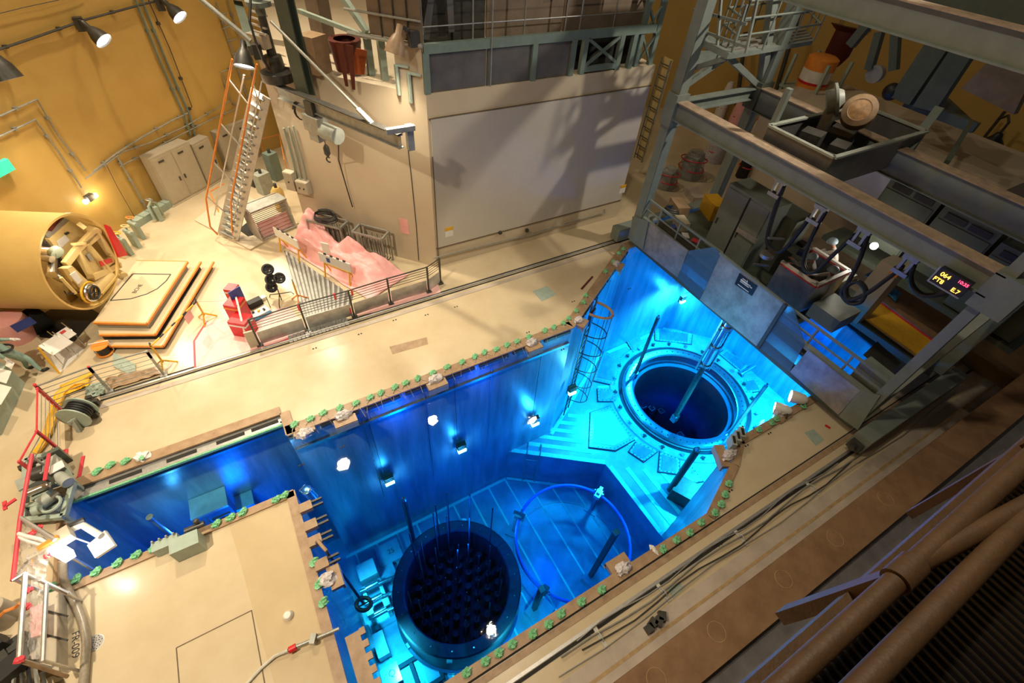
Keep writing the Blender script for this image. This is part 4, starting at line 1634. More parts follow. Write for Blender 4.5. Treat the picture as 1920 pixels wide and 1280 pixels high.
for k in (0.35, 0.7, 1.05):
    m = MB()
    m.cyl(a + CT * k + CN * 0.03 + Z * 1.1, a + CT * k + CN * 0.03 + Z * 3.2, 0.018, n=6)
    m.build('upright_wire', 'dark_metal', t)
for (x, y, x2, y2, w_, lab) in [(697, 140, 682, 60, 0.17, 'pale green post beside the red-brown skirt on the compartment'), (722, 150, 712, 70, 0.17, 'pale green post between the skirt and the side screen')]:
    p = G(x, y, BT)
    m = MB()
    m.bar(p, V((p.x, p.y, HT(p, x2, y2))), w_, w_)
    tag(m.build('steel_post', 'pale_green'), lab, 'post')
m = MB()
p = G(700, 70, 6.5)
m.bar(PW(560, 20, -0.9), PW(690, 70, -0.3), 0.10, 0.10)
tag(m.build('slanted_pipe', 'pale_green'), 'pale green slanted pipe above the red-brown skirt', 'pipe')
m = MB()
m.bar(PW(640, -10, -0.5), PW(688, 60, -0.3), 0.13, 0.13)
tag(m.build('slanted_brace', 'pale_green'), 'pale green brace coming down from the top edge to the posts', 'brace')
p = G(655, 130, BT)
t = thing('red_skirt', 'red-brown skirted drum with two long hanging straps on the compartment top', 'drum', p)
zt = HT(p, 645, 72)
m = MB()
m.lathe(V((p.x, p.y, zt)), Z, [(0.42, 0.0), (0.42, -0.08), (0.40, -0.16), (0.34, -(zt - BT))], 24, False)
m.lathe(V((p.x, p.y, zt)), Z, [(0.28, 0.0), (0.42, 0.0)], 24, False)
m.build('drum_body', 'rust', t, smooth=True)
for k, (x0, y0, x1, y1) in enumerate([(636, 80, 650, 162), (655, 85, 663, 168)]):
    m = MB()
    A, B = PW(x0, y0, 0.25), PW(x1, y1, 0.25)
    s_ = CT * 0.10
    m.hexa([A - s_, A + s_, B + s_ * 0.4, B - s_ * 0.4], [q - CN * 0.02 for q in (A - s_, A + s_, B + s_ * 0.4, B - s_ * 0.4)])
    m.build('strap', 'rust', t)
m = MB()
A = [PW(*q, -0.25) for q in ((668, 90), (688, 95), (683, 140), (655, 138))]
m.plate(A, 0.03)
m.build('flap', mat('rust_orange_cloth', (0.36, 0.07, 0.01), 0.7, var=0.2), t)
for (x0, y0, x1, y1, w_, mm_, lab) in [(612, 70, 604, -20, 0.45, 'brown_panel', 'tall brown ribbed crate behind the jib column'), (598, 110, 596, 64, 0.5, 'coping', 'tan box standing left of the red-brown skirt')]:
    p = G(x0, y0 + 25, BT)
    m = MB()
    h = HT(p, x1, y1) - BT
    m.box(p + Z * h / 2, (w_, w_, max(0.4, h)), 0.6)
    tag(m.build('crate', mm_), lab, 'crate')

# jib column and hoist
p0 = PW(575, 180, 0.35)
t = thing('jib_crane', 'grey jib crane with hoist and hook on the slanted face of the concrete compartment', 'crane', p0)
colx = V((p0.x, p0.y, 0))
m = MB()
m.ibeam(V((p0.x, p0.y, p0.z)), V((p0.x, p0.y, 9.6)), 0.36, 0.30, 0.03, CN)
m.build('column', 'gantry_dark', t)
jb0 = G(522, 172, 5.0)
jb1 = G(752, 266, 5.0)
m = MB()
m.ibeam(jb0, jb1, 0.16, 0.32, 0.02)
m.build('boom', 'galv', t)
m = MB()
m.bar(jb0 + Z * 0.19, jb1 + Z * 0.19, 0.2, 0.02)
m.build('boom_flange', 'dark_metal', t)
pv = G(523, 150, 5.25)
m = MB()
m.lathe(pv, Z, [(0.42, 0.0), (0.42, 0.22), (0.25, 0.26), (0.22, 0.6), (0.12, 0.62), (0.1, 1.5)], 24)
m.build('pivot', 'dark_metal', t, smooth=True)
m = MB()
m.cyl(pv + Z * 1.5, pv + Z * 3.6, 0.12, n=14)
m.cyl(pv + Z * 1.7, pv + Z * 1.8, 0.3, n=18)
m.build('mast', 'gantry', t, smooth=True)
st0 = PW(508, 40, 0.9)
st1 = jb0 + (jb1 - jb0) * 0.80 + Z * 0.16
m = MB()
m.cyl(st0, st1, 0.035, n=8)
m.bar(st1 - (st1 - st0).normalized() * 0.5, st1, 0.12, 0.05)
m.build('tie_rod', 'galv', t)
m = MB()
e = jb1
m.box(e + V((0.0, -0.05, 0.32)), (0.7, 0.12, 0.12), 0.0)
m.box(e + V((0.25, 0.05, 0.05)), (0.16, 0.16, 0.6), 0.0)
m.build('end_stop', 'galv', t)
hz = G(592, 230, 4.55)
hd = (jb1 - jb0).normalized()
m = MB()
m.box(hz, (0.62, 0.36, 0.42), math.atan2(hd.y, hd.x))
m.box(hz - hd * 0.02 - Z * 0.32, (0.36, 0.3, 0.3), math.atan2(hd.y, hd.x))
h_ = m.build('hoist_body', 'galv', t)
m = MB()
m.cyl(hz + hd * 0.3 - Z * 0.12, hz + hd * 0.85 - Z * 0.12, 0.22, n=18)
m.build('hoist_drum', 'equip', t, smooth=True)
m = MB()
m.box(hz + Z * 0.4, (0.3, 0.26, 0.35), math.atan2(hd.y, hd.x))
m.build('trolley', 'dark_metal', t)
m = MB()
pts = []
for k in range(30):
    a = k * 0.5
    pts.append(hz - hd * (0.62 - 0.004 * k) + V((0.02 * math.sin(k), 0, 0)) + CT * 0.2 * math.cos(a) + Z * (0.15 + 0.24 * math.sin(a)))
m.tube(pts, 0.016, 5)
m.build('cable_coil', 'black', t)
hk = G(614, 288, 3.6)
m = MB()
m.cyl(V((hk.x, hk.y, 4.35)), V((hk.x, hk.y, 3.85)), 0.012, n=5)
m.lathe(V((hk.x, hk.y, 3.86)), -Z, [(0.04, 0), (0.09, 0.08), (0.09, 0.26), (0.03, 0.34)], 12)
m.torus(V((hk.x, hk.y, 3.42)), CN, 0.075, 0.022, 18, 6, -2.2, 2.0)
m.build('hook_block', 'dark_metal', t, smooth=True)
m = MB()
m.tube([hz + hd * 0.8 - Z * 0.3, PW(635, 300, 0.25), PW(648, 345, 0.12), PW(656, 372, 0.1), PW(661, 388, 0.12)], 0.018, 6)
m.build('pendant_cable', 'black', t)

# pipes, boxes and seams on the slanted face
for i, (pts, r_, lab) in enumerate([([(532, 240), (548, 300), (556, 338)], 0.03, 'left pipe running down the slanted compartment face to the switch boxes'),
                                    ([(541, 238), (557, 300), (566, 345)], 0.03, 'middle pipe running down the slanted compartment face to the switch boxes'),
                                    ([(549, 236), (566, 300), (576, 350)], 0.025, 'right pipe running down the slanted compartment face to the switch boxes')]):
    m = MB()
    m.tube([PW(x, y, 0.07) for x, y in pts], r_, 6)
    tag(m.build('wall_pipe', 'pale_green'), lab, 'pipe')
for i, (x, y, w_, h_, lab) in enumerate([(546, 338, 0.34, 0.62, 'tall grey switch box on the slanted compartment face'), (570, 350, 0.42, 0.42, 'square grey switch box with two knobs on the slanted compartment face')]):
    p = PW(x, y, 0.12)
    t = thing('switch_box', lab, 'box', p)
    m = MB()
    m.box(p, (w_, 0.22, h_), math.atan2(CT.y, CT.x))
    m.build('box_body', 'cabinet', t)
    m = MB()
    m.box(p + CN * 0.115, (w_ * 0.9, 0.012, h_ * 0.92), math.atan2(CT.y, CT.x))
    m.build('door', 'cabinet', t)
    for s_ in (-0.08, 0.08) if i else (0.0,):
        m = MB()
        m.cyl(p + CN * 0.11 + CT * s_, p + CN * 0.15 + CT * s_, 0.025, n=8)
        m.build('knob', 'dark_metal', t)
m = MB()
m.tube([PW(x, y, 0.02) for x, y in ((764, 270), (772, 340), (780, 420), (785, 488))], 0.014, 5)
tag(m.build('pull_rod', 'dark_metal'), 'long dark rod hanging down the slanted compartment face near the corner', 'rod')
m = MB()
m.plate([PW(x, y, 0.006) for x, y in ((748, 408), (764, 412), (768, 440), (753, 436))], 0.006)
tag(m.build('wall_notice', 'pink'), 'faded pink paper notice on the slanted compartment face', 'notice')
for (x, y, x2, y2, lab) in [(842, 432, 831, 447, 'yellow and white warning label at the left foot of the pale compartment panel'), (1168, 352, 1162, 366, 'yellow and white warning label at the right end of the pale compartment panel')]:
    p = PY(x, y, 12.13)
    t = thing('warning_label', lab, 'label', p)
    m = MB()
    m.box(p - Z * 0.12, (0.28, 0.01, 0.22))
    m.build('white_part', 'white', t)
    m = MB()
    m.box(p + Z * 0.06, (0.28, 0.011, 0.12))
    m.build('yellow_part', 'yellow', t)
m = MB()
a, b = PY(812, 484, 12.08), PY(1134, 399, 12.08)
m.tube([a, PY(990, 440, 12.08), PY(1120, 402, 12.08), b, b + V((0, 0.06, 0.12))], 0.022, 6)
tag(m.build('wall_pipe', 'galv'), 'thin level pipe along the foot of the pale compartment panel', 'pipe')
for (x, y) in ((938, 436), (988, 432)):
    p = PY(x, y, 12.1)
    m = MB()
    m.box(p, (0.1, 0.1, 0.1))
    tag(m.build('pipe_clip', 'dark_metal'), 'small dark clip on the pale compartment panel above the level pipe', 'clip', 'clips on the pale panel')
# green brackets by the corner
for k, (x, y) in enumerate([(745, 150), (768, 165)]):
    p = PW(x, y, 0.05)
    m = MB()
    m.bar(p + Z * 0.35, p - Z * 0.35, 0.14, 0.06)
    m.bar(p + Z * 0.35, p + Z * 0.35 - CT * 0.35, 0.05, 0.05)
    tag(m.build('wall_bracket', 'pale_green'), ('pale green bracket under the lit floodlight at the compartment corner', 'pale green bracket nearest the corner edge of the compartment')[k], 'bracket')
# floodlights on the compartment
flood('floodlight', 'lit bell floodlight at the corner of the concrete compartment, facing down', PW(740, 100, 0.55), V((-0.25, -0.35, -1)) + CT * 0.25, 0.24, PW(775, 72, 0.05), 560, 2.2, m_='coping')
flood('floodlight', 'lit bell floodlight on the steel column above the stair, facing down', G(458, 124, 5.6), V((-0.35, -0.55, -1)), 0.25, G(482, 96, 6.0), 520, 2.3)
# steel frame over the stair
t = thing('stair_landing', 'grey steel landing frame above the stair at the top edge', 'landing', G(485, 60, 6.5))
a, b = G(376, 0, 8.0), G(468, 76, 6.6)
m = MB()
m.cyl(G(372, -5, 7.2), G(470, 77, 6.4), 0.06, n=10)
m.build('slanted_tube', 'galv', t, smooth=True)
m = MB()
m.bar(G(440, -15, 6.5), G(475, 95, 6.0), 0.22, 0.22)
m.build('column', 'gantry_dark', t)
m = MB()
m.bar(G(420, -10, 6.6), G(545, 10, 6.6), 0.4, 0.08)
m.build('platform_beam', 'alu', t)
m = MB()
m.bar(G(470, 72, 6.2), G(500, 80, 6.2), 0.25, 0.3)
m.build('end_beam', 'alu', t)
m = MB()
m.tube([G(470, -5, 7.2), G(468, 40, 6.8), G(480, 80, 6.4), G(492, 110, 5.9), G(505, 130, 5.6)], 0.03, 8)
m.build('hose', 'black', t)
m = MB()
for k in range(4):
    m.bar(G(472, 20 + k * 12, 6.5), G(500, 30 + k * 12, 6.5), 0.05, 0.04)
m.build('grating', 'alu', t)
# ------------------------------------------------------------------ laydown area between the airlock and the compartment
from mathutils import noise


def sheet(name, lab, cat, f, nu, nv, m_, th=0.01):
    m = MB()
    m.grid(f, nu, nv)
    o = m.build(name, m_, None, True, fix=False)
    md = o.modifiers.new('thickness', 'SOLIDIFY')
    md.thickness = th
    return tag(o, lab, cat)


B0, B1 = G(520, 455), G(692, 564)


def AE(u):
    return CF + CT * (4.55 - 3.9 * u) + CN * (0.18 + 0.60 * min(1, u / 0.35))

PKS = [(0.11, 0.12, 1.40, 0.15), (0.24, 0.25, 0.95, 0.17), (0.40, 0.35, 0.75, 0.16), (0.52, 0.12, 1.05, 0.11), (0.62, 0.35, 0.5, 0.16), (0.80, 0.40, 0.42, 0.14), (0.90, 0.62, 0.30, 0.10)]


def pinkf(u, v):
    p = AE(u) * (1 - v) + (B0 * (1 - u) + B1 * u) * v
    h = 0
    for (a, b, H_, s_) in PKS:
        h = max(h, H_ * max(0, 1 - math.hypot((u - a) / s_ * 0.66, (v - b) / s_ * 0.28)) ** 0.6)
    h = max(h, 0.52 * min(1, 7 * u, 5 * (1 - u)) * max(0, min(1, (0.88 - v) * 5)))
    h += 0.14 * abs(noise.noise(V((u * 9, v * 5, 1)))) * (1 if v < 0.75 else 0.2)
    h += 0.05 * abs(noise.noise(V((u * 24, v * 14, 3)))) * (1 if v < 0.8 else 0.25)
    e = min(1, u * 12, (1 - u) * 9, v * 16 + 0.3, (1 - v) * 5)
    w_ = 0.10 * noise.noise(V((u * 6, v * 6, 7)))
    return p + V((w_ * 0.5, w_ * 0.5, 0.035 + h * max(0.0, e)))


sheet('pink_tarpaulin', 'big crumpled pink vinyl sheet draped over stored gear below the compartment', 'tarpaulin', pinkf, 72, 40, 'pink')
# corrugated silver floor sheets
m = MB()
P = [G(x, y) for x, y in ((533, 470), (662, 556), (646, 606), (577, 622))]
m.hexa(P, [p + Z * 0.02 for p in P])
gf = thing('metal_floor_sheet', 'ribbed silver floor sheeting between the pink sheet and the light stand', 'floor sheet', P[0])
m.build('base_sheet', 'grey_panel', gf)
m = MB()
for k in range(13):
    f = (k + 0.5) / 13
    a = P[0] + (P[1] - P[0]) * f
    b = P[3] + (P[2] - P[3]) * f
    m.bar(a + Z * 0.03, b + Z * 0.03, 0.07, 0.03)
m.build('rib', 'galv', gf)
m = MB()
a, b = G(650, 598), G(715, 574)
for k in range(15):
    q0 = G(652, 602) + (G(540, 636) - G(652, 602)) * k / 15
    m.bar(q0 + Z * 0.012, q0 + (G(540, 636) - G(652, 602)) / 15 * 0.82 + Z * 0.012, 0.34, 0.024)
tag(m.build('drain_grating', 'alu'), 'row of silver grating pieces along the foot of the fence by the rail', 'grating')
# pink floor sheet
m = MB()
PF = [G(x, y) for x, y in ((366, 690), (364, 640), (386, 605), (442, 588), (540, 575), (566, 600), (576, 622), (520, 643))]
m.hexa(PF, [p + Z * 0.008 for p in PF])
t = tag(m.build('pink_floor_sheet', 'pink_floor'), 'flat pink vinyl sheet taped to the floor in front of the red bins', 'floor sheet')
m = MB()
for a, b in ((0, 1), (1, 2), (7, 0), (6, 7)):
    m.bar(PF[a] + Z * 0.009, PF[b] + Z * 0.009, 0.05, 0.006)
tag(m.build('red_border_tape', 'redtape'), 'red border tape around the flat pink floor sheet', 'tape')
m = MB()
P = [G(x, y) for x, y in ((655, 594), (690, 560), (822, 533), (826, 548), (700, 586))]
m.hexa(P, [p + Z * 0.008 for p in P])
tag(m.build('pink_floor_sheet', 'pink_floor'), 'strip of pink vinyl along the foot of the fence at its right end', 'floor sheet')

# fence with solid foot plates


def fence(lab, bases, h, kick, nw, post_r=0.025, pm='dark_metal', wm=None, cat='fence', km='steel', name='guard_fence', tapes=()):
    t = thing(name, lab, cat, bases[0])
    for p in bases:
        m = MB()
        m.bar(p, p + Z * h, post_r * 2, post_r * 2)
        m.box(p + Z * 0.02, (0.16, 0.16, 0.04))
        m.build('post', pm, t)
    for a, b in zip(bases, bases[1:]):
        if kick:
            m = MB()
            d = (b - a)
            m.bar(a + d * 0.04 + Z * (0.04 + kick / 2), b - d * 0.04 + Z * (0.04 + kick / 2), 0.02, kick)
            m.build('kick_plate', km, t)
        for k in range(nw):
            z = kick + 0.08 + (h - kick - 0.1) * (k + 1) / nw
            m = MB()
            m.cyl(a + Z * z, b + Z * z, 0.02 if k == nw - 1 else 0.009, n=6)
            m.build('rail' if k == nw - 1 else 'wire', pm if k == nw - 1 or not wm else wm, t)
    for p, hh in tapes:
        m = MB()
        m.box(p + Z * hh, (0.05, 0.05, 0.22))
        m.build('red_tape', 'redtape', t)
    return t


FB = [G(488, 647), G(577, 618), G(664, 592), G(733, 569), G(804, 547), G(826, 531)]
fence('grey guard fence with solid foot plates between the pink sheet and the crane rail', FB, 1.02, 0.46, 5, tapes=[(G(640, 600), 0.95), (G(660, 593), 0.25), (G(575, 619), 0.9), (G(670, 590), 0.9)])
# beige end board
a = G(470, 652)
m = MB()
m.bar(a + Z * 0.3, FB[0] + Z * 0.3, 0.05, 0.6)
tag(m.build('end_board', 'cabinet'), 'beige board standing at the left end of the guard fence', 'board')

# white barrier boards on yellow legs
for i, (l0, l1, lab) in enumerate([(G(532, 469), G(567, 490), 'white barrier board on yellow legs at the left edge of the pink sheet'),
                                    (G(615, 516), G(661, 534), 'white barrier board with a blue mark on yellow legs, in front of the pink sheet')]):
    t = thing('barrier_board', lab, 'barrier', (l0 + l1) / 2)
    d = (l1 - l0).normalized()
    nrm = V((d.y, -d.x, 0))
    for p in (l0, l1):
        m = MB()
        m.tube([p + nrm * 0.12, p + Z * 0.55, p + Z * 0.85], 0.028, 6)
        m.tube([p - nrm * 0.2, p + Z * 0.55], 0.024, 6)
        m.build('leg', 'yellow', t)
    m = MB()
    m.bar(l0 - d * 0.12 + Z * 0.74 + nrm * 0.03, l1 + d * 0.12 + Z * 0.74 + nrm * 0.03, 0.03, 0.34)
    m.build('board', 'white', t)
    m = MB()
    for k in range(4):
        q = l0 + (l1 - l0) * (0.15 + k * 0.25) + Z * 0.935
        m.box(q + nrm * 0.03, (0.09, 0.03, 0.05), math.atan2(d.y, d.x))
    m.build('hazard_stripe', 'black', t)
    m = MB()
    m.bar(l0 + Z * 0.5, l1 + Z * 0.5, 0.03, 0.05)
    m.build('lower_bar', 'yellow', t)
    if i:
        m = MB()
        m.box(l0 + (l1 - l0) * 0.25 + Z * 0.74 + nrm * 0.05, (0.13, 0.012, 0.16), math.atan2(d.y, d.x))
        m.build('blue_mark', 'blue', t)
p = G(620, 500)
m = MB()
m.bar(p + Z * 0.35, p + Z * 0.95, 0.26, 0.03, V((0.7, 0.7, 0)))
tag(m.build('paper_sheet', 'paper'), 'white paper sheet hanging beside the barrier board with the blue mark', 'paper')

# leaning metal frames near the stair
fa, fb = G(495, 456), G(558, 428)
fd = (fb - fa).normalized()
fn = V((-fd.y, fd.x, 0))
for k in range(7):
    o0 = fa + fn * (0.11 * k + 0.02)
    L = (fb - fa).length
    t = thing('scaffold_railing', 'thin metal railing frame leaning in the stack beside the stair', 'frame', o0 + fd * L / 2, 'stacked railing frames by the stair')
    lean = fn * 0.22
    H_ = 1.05
    m = MB()
    for q in (o0, o0 + fd * L):
        m.cyl(q, q + lean + Z * H_, 0.022, n=6)
    m.cyl(o0 + lean + Z * H_, o0 + fd * L + lean + Z * H_, 0.022, n=6)
    m.cyl(o0 + lean * 0.1 + Z * 0.1, o0 + fd * L + lean * 0.1 + Z * 0.1, 0.02, n=6)
    m.build('frame', 'alu', t)
    for j in range(1, 8):
        m = MB()
        z = 0.1 + 0.95 * j / 8
        m.cyl(o0 + lean * z + Z * z, o0 + fd * L + lean * z + Z * z, 0.010, n=5)
        m.build('bar', 'galv', t)
    if k == 1:
        m = MB()
        m.hexa([o0 + fd * 0.1 + lean * 0.1 + Z * 0.1, o0 + fd * (L - 0.1) + lean * 0.1 + Z * 0.1, o0 + fd * (L - 0.1) + lean * 0.6 + Z * 0.62, o0 + fd * 0.1 + lean * 0.6 + Z * 0.62], [q + fn * 0.02 for q in (o0 + fd * 0.1 + lean * 0.1 + Z * 0.1, o0 + fd * (L - 0.1) + lean * 0.1 + Z * 0.1, o0 + fd * (L - 0.1) + lean * 0.6 + Z * 0.62, o0 + fd * 0.1 + lean * 0.6 + Z * 0.62)])
        m.build('pink_sheet', 'pink', t)
        t['label'] = 'metal railing frame with pink vinyl tied to it, leaning in the stack beside the stair'
        del t['group']
m = MB()
q0 = G(462, 398, 1.05)
m.bar(fa + fn * 0.4 + Z * 1.12, fb + fn * 0.4 + Z * 1.12, 0.5, 0.05)
tag(m.build('top_board', 'galv'), 'grey board lying across the top of the stacked railing frames', 'board')
# dark pit opening next to the stair
m = MB()
P = [G(x, y) for x, y in ((448, 433), (470, 415), (492, 440), (466, 446))]
m.hexa([p + Z * 0.06 for p in P], [p + Z * 0.066 for p in P])
tag(m.build('pit_opening', 'dark'), 'dark pit opening in the plinth beside the foot of the stair', 'pit')
# stored gear behind the stair
random.seed(5)
for i, (x, y, sx, sy, h, mm_, lab) in enumerate([(500, 360, 0.5, 0.4, 0.8, 'equip', 'grey pump unit standing behind the stacked railing frames'), (520, 335, 0.4, 0.4, 1.1, 'frame_green', 'green upright cylinder frame behind the stacked railing frames'), (478, 345, 0.4, 0.5, 0.6, 'dark_metal', 'dark machine behind the middle of the stair'), (530, 392, 0.35, 0.35, 0.9, 'airlock', 'yellow drum-like container beside the switch boxes')]):
    p = G(x, y)
    t = thing('stored_unit', lab, 'equipment', p)
    m = MB()
    if i == 3:
        m.lathe(p, Z, [(0.2, 0), (0.22, 0.1), (0.22, h - 0.15), (0.12, h)], 20)
    else:
        m.box(p + Z * h / 2, (sx, sy, h), 0.5)
    m.build('body', mm_, t, smooth=(i == 3))
    m = MB()
    m.cyl(p + Z * h, p + Z * (h + 0.15), 0.06, n=10)
    m.build('cap', 'dark_metal', t, smooth=True)
m = MB()
m.tube([G(500, 300) + Z * 0.1, G(500, 300) + Z * 0.9, G(535, 290) + Z * 0.9, G(545, 340) + Z * 0.9, G(545, 340) + Z * 0.1], 0.022, 6)
tag(m.build('orange_rail', 'orange'), 'orange guard rail behind the stacked railing frames, by the compartment', 'rail')

# panel racks along the slanted face
for i, (pa, pb, lab) in enumerate([((676, 455), (640, 420), 'rack of upright railing panels with a coiled black cable on top'), ((737, 487), (696, 462), 'rack of upright railing panels nearest the compartment corner')]):
    s0 = (G(*pa) - CF).dot(CT)
    s1 = (G(*pb) - CF).dot(CT)
    s0, s1 = min(s0, s1), max(s0, s1)
    o0 = CF + CN * 0.22
    t = thing('panel_rack', lab, 'rack', o0 + CT * (s0 + s1) / 2)
    for s_ in (s0, s1):
        for q in (0.0, 0.5):
            m = MB()
            m.bar(o0 + CT * s_ + CN * q, o0 + CT * s_ + CN * q + Z * 1.15, 0.05, 0.05)
            m.build('post', 'galv', t)
        m = MB()
        m.bar(o0 + CT * s_ + Z * 1.15, o0 + CT * s_ + CN * 0.5 + Z * 1.15, 0.06, 0.06)
        m.build('end_bar', 'galv', t)
    for q in (0.02, 0.5):
        m = MB()
        m.bar(o0 + CT * s0 + CN * q + Z * 1.15, o0 + CT * s1 + CN * q + Z * 1.15, 0.05, 0.06)
        m.build('top_bar', 'galv', t)
    nb = int((s1 - s0) / 0.09)
    for k in range(nb):
        s_ = s0 + (s1 - s0) * (k + 0.5) / nb
        m = MB()
        for q in (0.06, 0.25, 0.45):
            m.cyl(o0 + CT * s_ + CN * q + Z * 0.12, o0 + CT * s_ + CN * q + Z * 0.98, 0.010, n=5)
        m.bar(o0 + CT * s_ + CN * 0.03 + Z * 0.12, o0 + CT * s_ + CN * 0.48 + Z * 0.12, 0.02, 0.02)
        m.build('panel', 'alu' if k % 2 else 'dark_metal', t)
    if i == 0:
        c = o0 + CT * (s0 + s1) / 2 + CN * 0.3 + Z * 1.22
        m = MB()
        pts = [c + CT * 0.42 * math.cos(a * 0.42) * (1 - a * 0.004) + CN * 0.25 * math.sin(a * 0.42) + Z * 0.004 * a for a in range(60)]
        m.tube(pts, 0.022, 5)
        tag(m.build('cable_coil', 'black'), 'coil of black cable lying on top of the panel rack', 'cable')
# red bins, blue sign, cart and small gear
p = G(458, 622)
t = thing('red_bin_stack', 'stack of bright red plastic bins strapped with white bands beside the pink floor sheet', 'bin', p)
for k, (x, y, sx, sy, z0, h) in enumerate([(462, 622, 0.42, 0.5, 0.0, 0.55), (455, 600, 0.42, 0.4, 0.0, 0.75), (452, 578, 0.3, 0.3, 0.0, 0.85)]):
    q = G(x, y)
    m = MB()
    m.box(q + Z * (z0 + h / 2), (sx, sy, h), 0.9)
    m.build('bin', 'red', t)
    m = MB()
    m.box(q + Z * (z0 + h - 0.12), (sx + 0.02, sy + 0.02, 0.05), 0.9)
    m.build('band', 'orange' if k == 1 else 'white', t)
m = MB()
m.tube([G(463, 640), G(466, 630) + Z * 0.5, G(462, 600) + Z * 0.8, G(455, 580) + Z * 0.7], 0.03, 6)
m.build('strap', 'paper', t)
p = G(462, 592)
t = thing('blue_sign', 'dark blue square sign on a thin pole above the red bins', 'sign', p)
zt = HT(p, 455, 556)
m = MB()
m.cyl(p, V((p.x, p.y, zt)), 0.018, n=6)
m.build('pole', 'white', t)
m = MB()
m.box((p.x, p.y, zt + 0.12), (0.36, 0.03, 0.42), 0.5)
m.build('plate', 'blue', t)
p = G(488, 590)
t = thing('tool_tray', 'low white and blue tray with tools standing by the red bins', 'tray', p)
m = MB()
m.box(p + Z * 0.06, (0.55, 0.28, 0.12), 0.35)
m.build('tray_body', 'white', t)
m = MB()
m.box(p + Z * 0.04 + V((0.06, -0.15, 0)), (0.56, 0.04, 0.08), 0.35)
m.build('blue_side', mat('blue_plastic', (0.02, 0.22, 0.42), 0.4, var=0.1), t)
for k in range(3):
    m = MB()
    m.box(p + Z * 0.15 + V((-0.15 + k * 0.15, 0.02, 0)), (0.07, 0.05, 0.05), k)
    m.build('tool', ['black', 'yellow', 'black'][k], t)
p = G(480, 572)
m = MB()
m.box(p + Z * 0.1, (0.4, 0.2, 0.2), 0.3)
tag(m.build('black_case', 'black'), 'small black case on the floor behind the tool tray', 'case')
p = G(490, 563)
m = MB()
m.box(p + Z * 0.05, (0.3, 0.14, 0.1), 0.4)
tag(m.build('white_case', 'paper'), 'small white box on the floor behind the black case', 'case')
p = G(507, 576)
m = MB()
m.cyl(p, V((p.x, p.y, HT(p, 501, 556))), 0.012, n=6)
tag(m.build('thin_stick', 'dark_metal'), 'thin upright stick between the black case and the light stand', 'stick')
# light stand with four round heads
p = G(528, 562)
t = thing('light_stand', 'thin stand with four round black-rimmed heads near the silver floor sheeting', 'stand', p)
zt = HT(p, 504, 508)
m = MB()
m.cyl(p, V((p.x, p.y, zt)), 0.018, n=6)
m.build('pole', 'dark_metal', t)
for a in (0.3, 2.4, 4.4):
    m = MB()
    m.tube([p + Z * 0.25, p + V((math.cos(a), math.sin(a), 0)) * 0.35 + Z * 0.12, p + V((math.cos(a), math.sin(a), 0)) * 0.4], 0.014, 6)
    m.build('foot', 'dark_metal', t)
for (x, y) in ((502, 505), (524, 521), (508, 524), (509, 538)):
    q = PD(x, y, 1.0)
    d_ = ray(x, y)
    q = CAM + d_ * ((p - CAM).dot(V((0.3, 0.95, 0))) / d_.dot(V((0.3, 0.95, 0))))
    m = MB()
    m.torus(q, (0.1, -0.8, 0.7), 0.135, 0.035, 22, 7)
    m.bar(q + V((-0.12, 0, 0)), q + V((0.12, 0, 0)), 0.03, 0.03)
    m.bar(q + V((0, -0.06, -0.1)), q + V((0, 0.06, 0.1)), 0.03, 0.03)
    h_ = m.build('head', 'black', t, smooth=True)
    m = MB()
    m.lathe(q + V((0, 0.02, -0.03)), V((-0.1, 0.8, -0.7)), [(0.125, 0), (0.11, 0.12), (0.001, 0.16)], 18, False)
    m.build('reflector', 'white', t, smooth=True).parent = h_
    h_.children[0].location = (0, 0, 0)
# yellow stanchions and the striped bar
SB = []
for i, (b, tp, lab) in enumerate([((388, 600), (366, 566), 'yellow stanchion on a three-legged foot at the corner of the pink floor sheet'), ((312, 688), (284, 648), 'yellow stanchion on a three-legged foot at the low corner of the step platform'), ((562, 566), (545, 530), 'yellow and black stanchion with an orange foot beside the light stand')]):
    p = G(*b)
    z = HT(p, *tp)
    t = thing('stanchion', lab, 'stanchion', p)
    m = MB()
    m.cyl(p + Z * 0.2, V((p.x, p.y, z)), 0.025, n=8)
    m.build('pole', 'yellow', t)
    for a in (0.2, 2.3, 4.4):
        m = MB()
        m.tube([p + Z * 0.28, p + V((math.cos(a), math.sin(a), 0)) * 0.28 + Z * 0.02], 0.022, 6)
        m.build('foot', 'yellow' if i < 2 else 'orange', t)
    m = MB()
    m.torus(V((p.x, p.y, z + 0.05)), (1, 0, 0), 0.05, 0.012, 14, 5)
    m.build('ring', 'dark_metal', t)
    SB.append(V((p.x, p.y, z)))
t = thing('striped_bar', 'yellow and black striped bar hung between the two stanchions by the step platform', 'bar', (SB[0] + SB[1]) / 2)
for k in range(12):
    a = SB[0] + (SB[1] - SB[0]) * k / 12
    b = SB[0] + (SB[1] - SB[0]) * (k + 1) / 12
    m = MB()
    m.cyl(a, b, 0.022, n=6)
    m.build('stripe', 'yellow' if k % 3 else 'black', t)
m = MB()
q = SB[0] + (SB[1] - SB[0]) * 0.25
m.box(q - Z * 0.2, (0.3, 0.01, 0.28), 1.0)
tag(m.build('hanging_paper', 'pink_floor'), 'pale pink paper hanging from the striped bar', 'paper')
m = MB()
m.tube([SB[0] - Z * 0.0, (SB[0] + G(450, 588) + Z * 0.6) / 2 - Z * 0.05, G(450, 588) + Z * 0.6], 0.008, 5)
tag(m.build('rope', 'string'), 'thin rope from the stanchion to the red bins', 'rope')
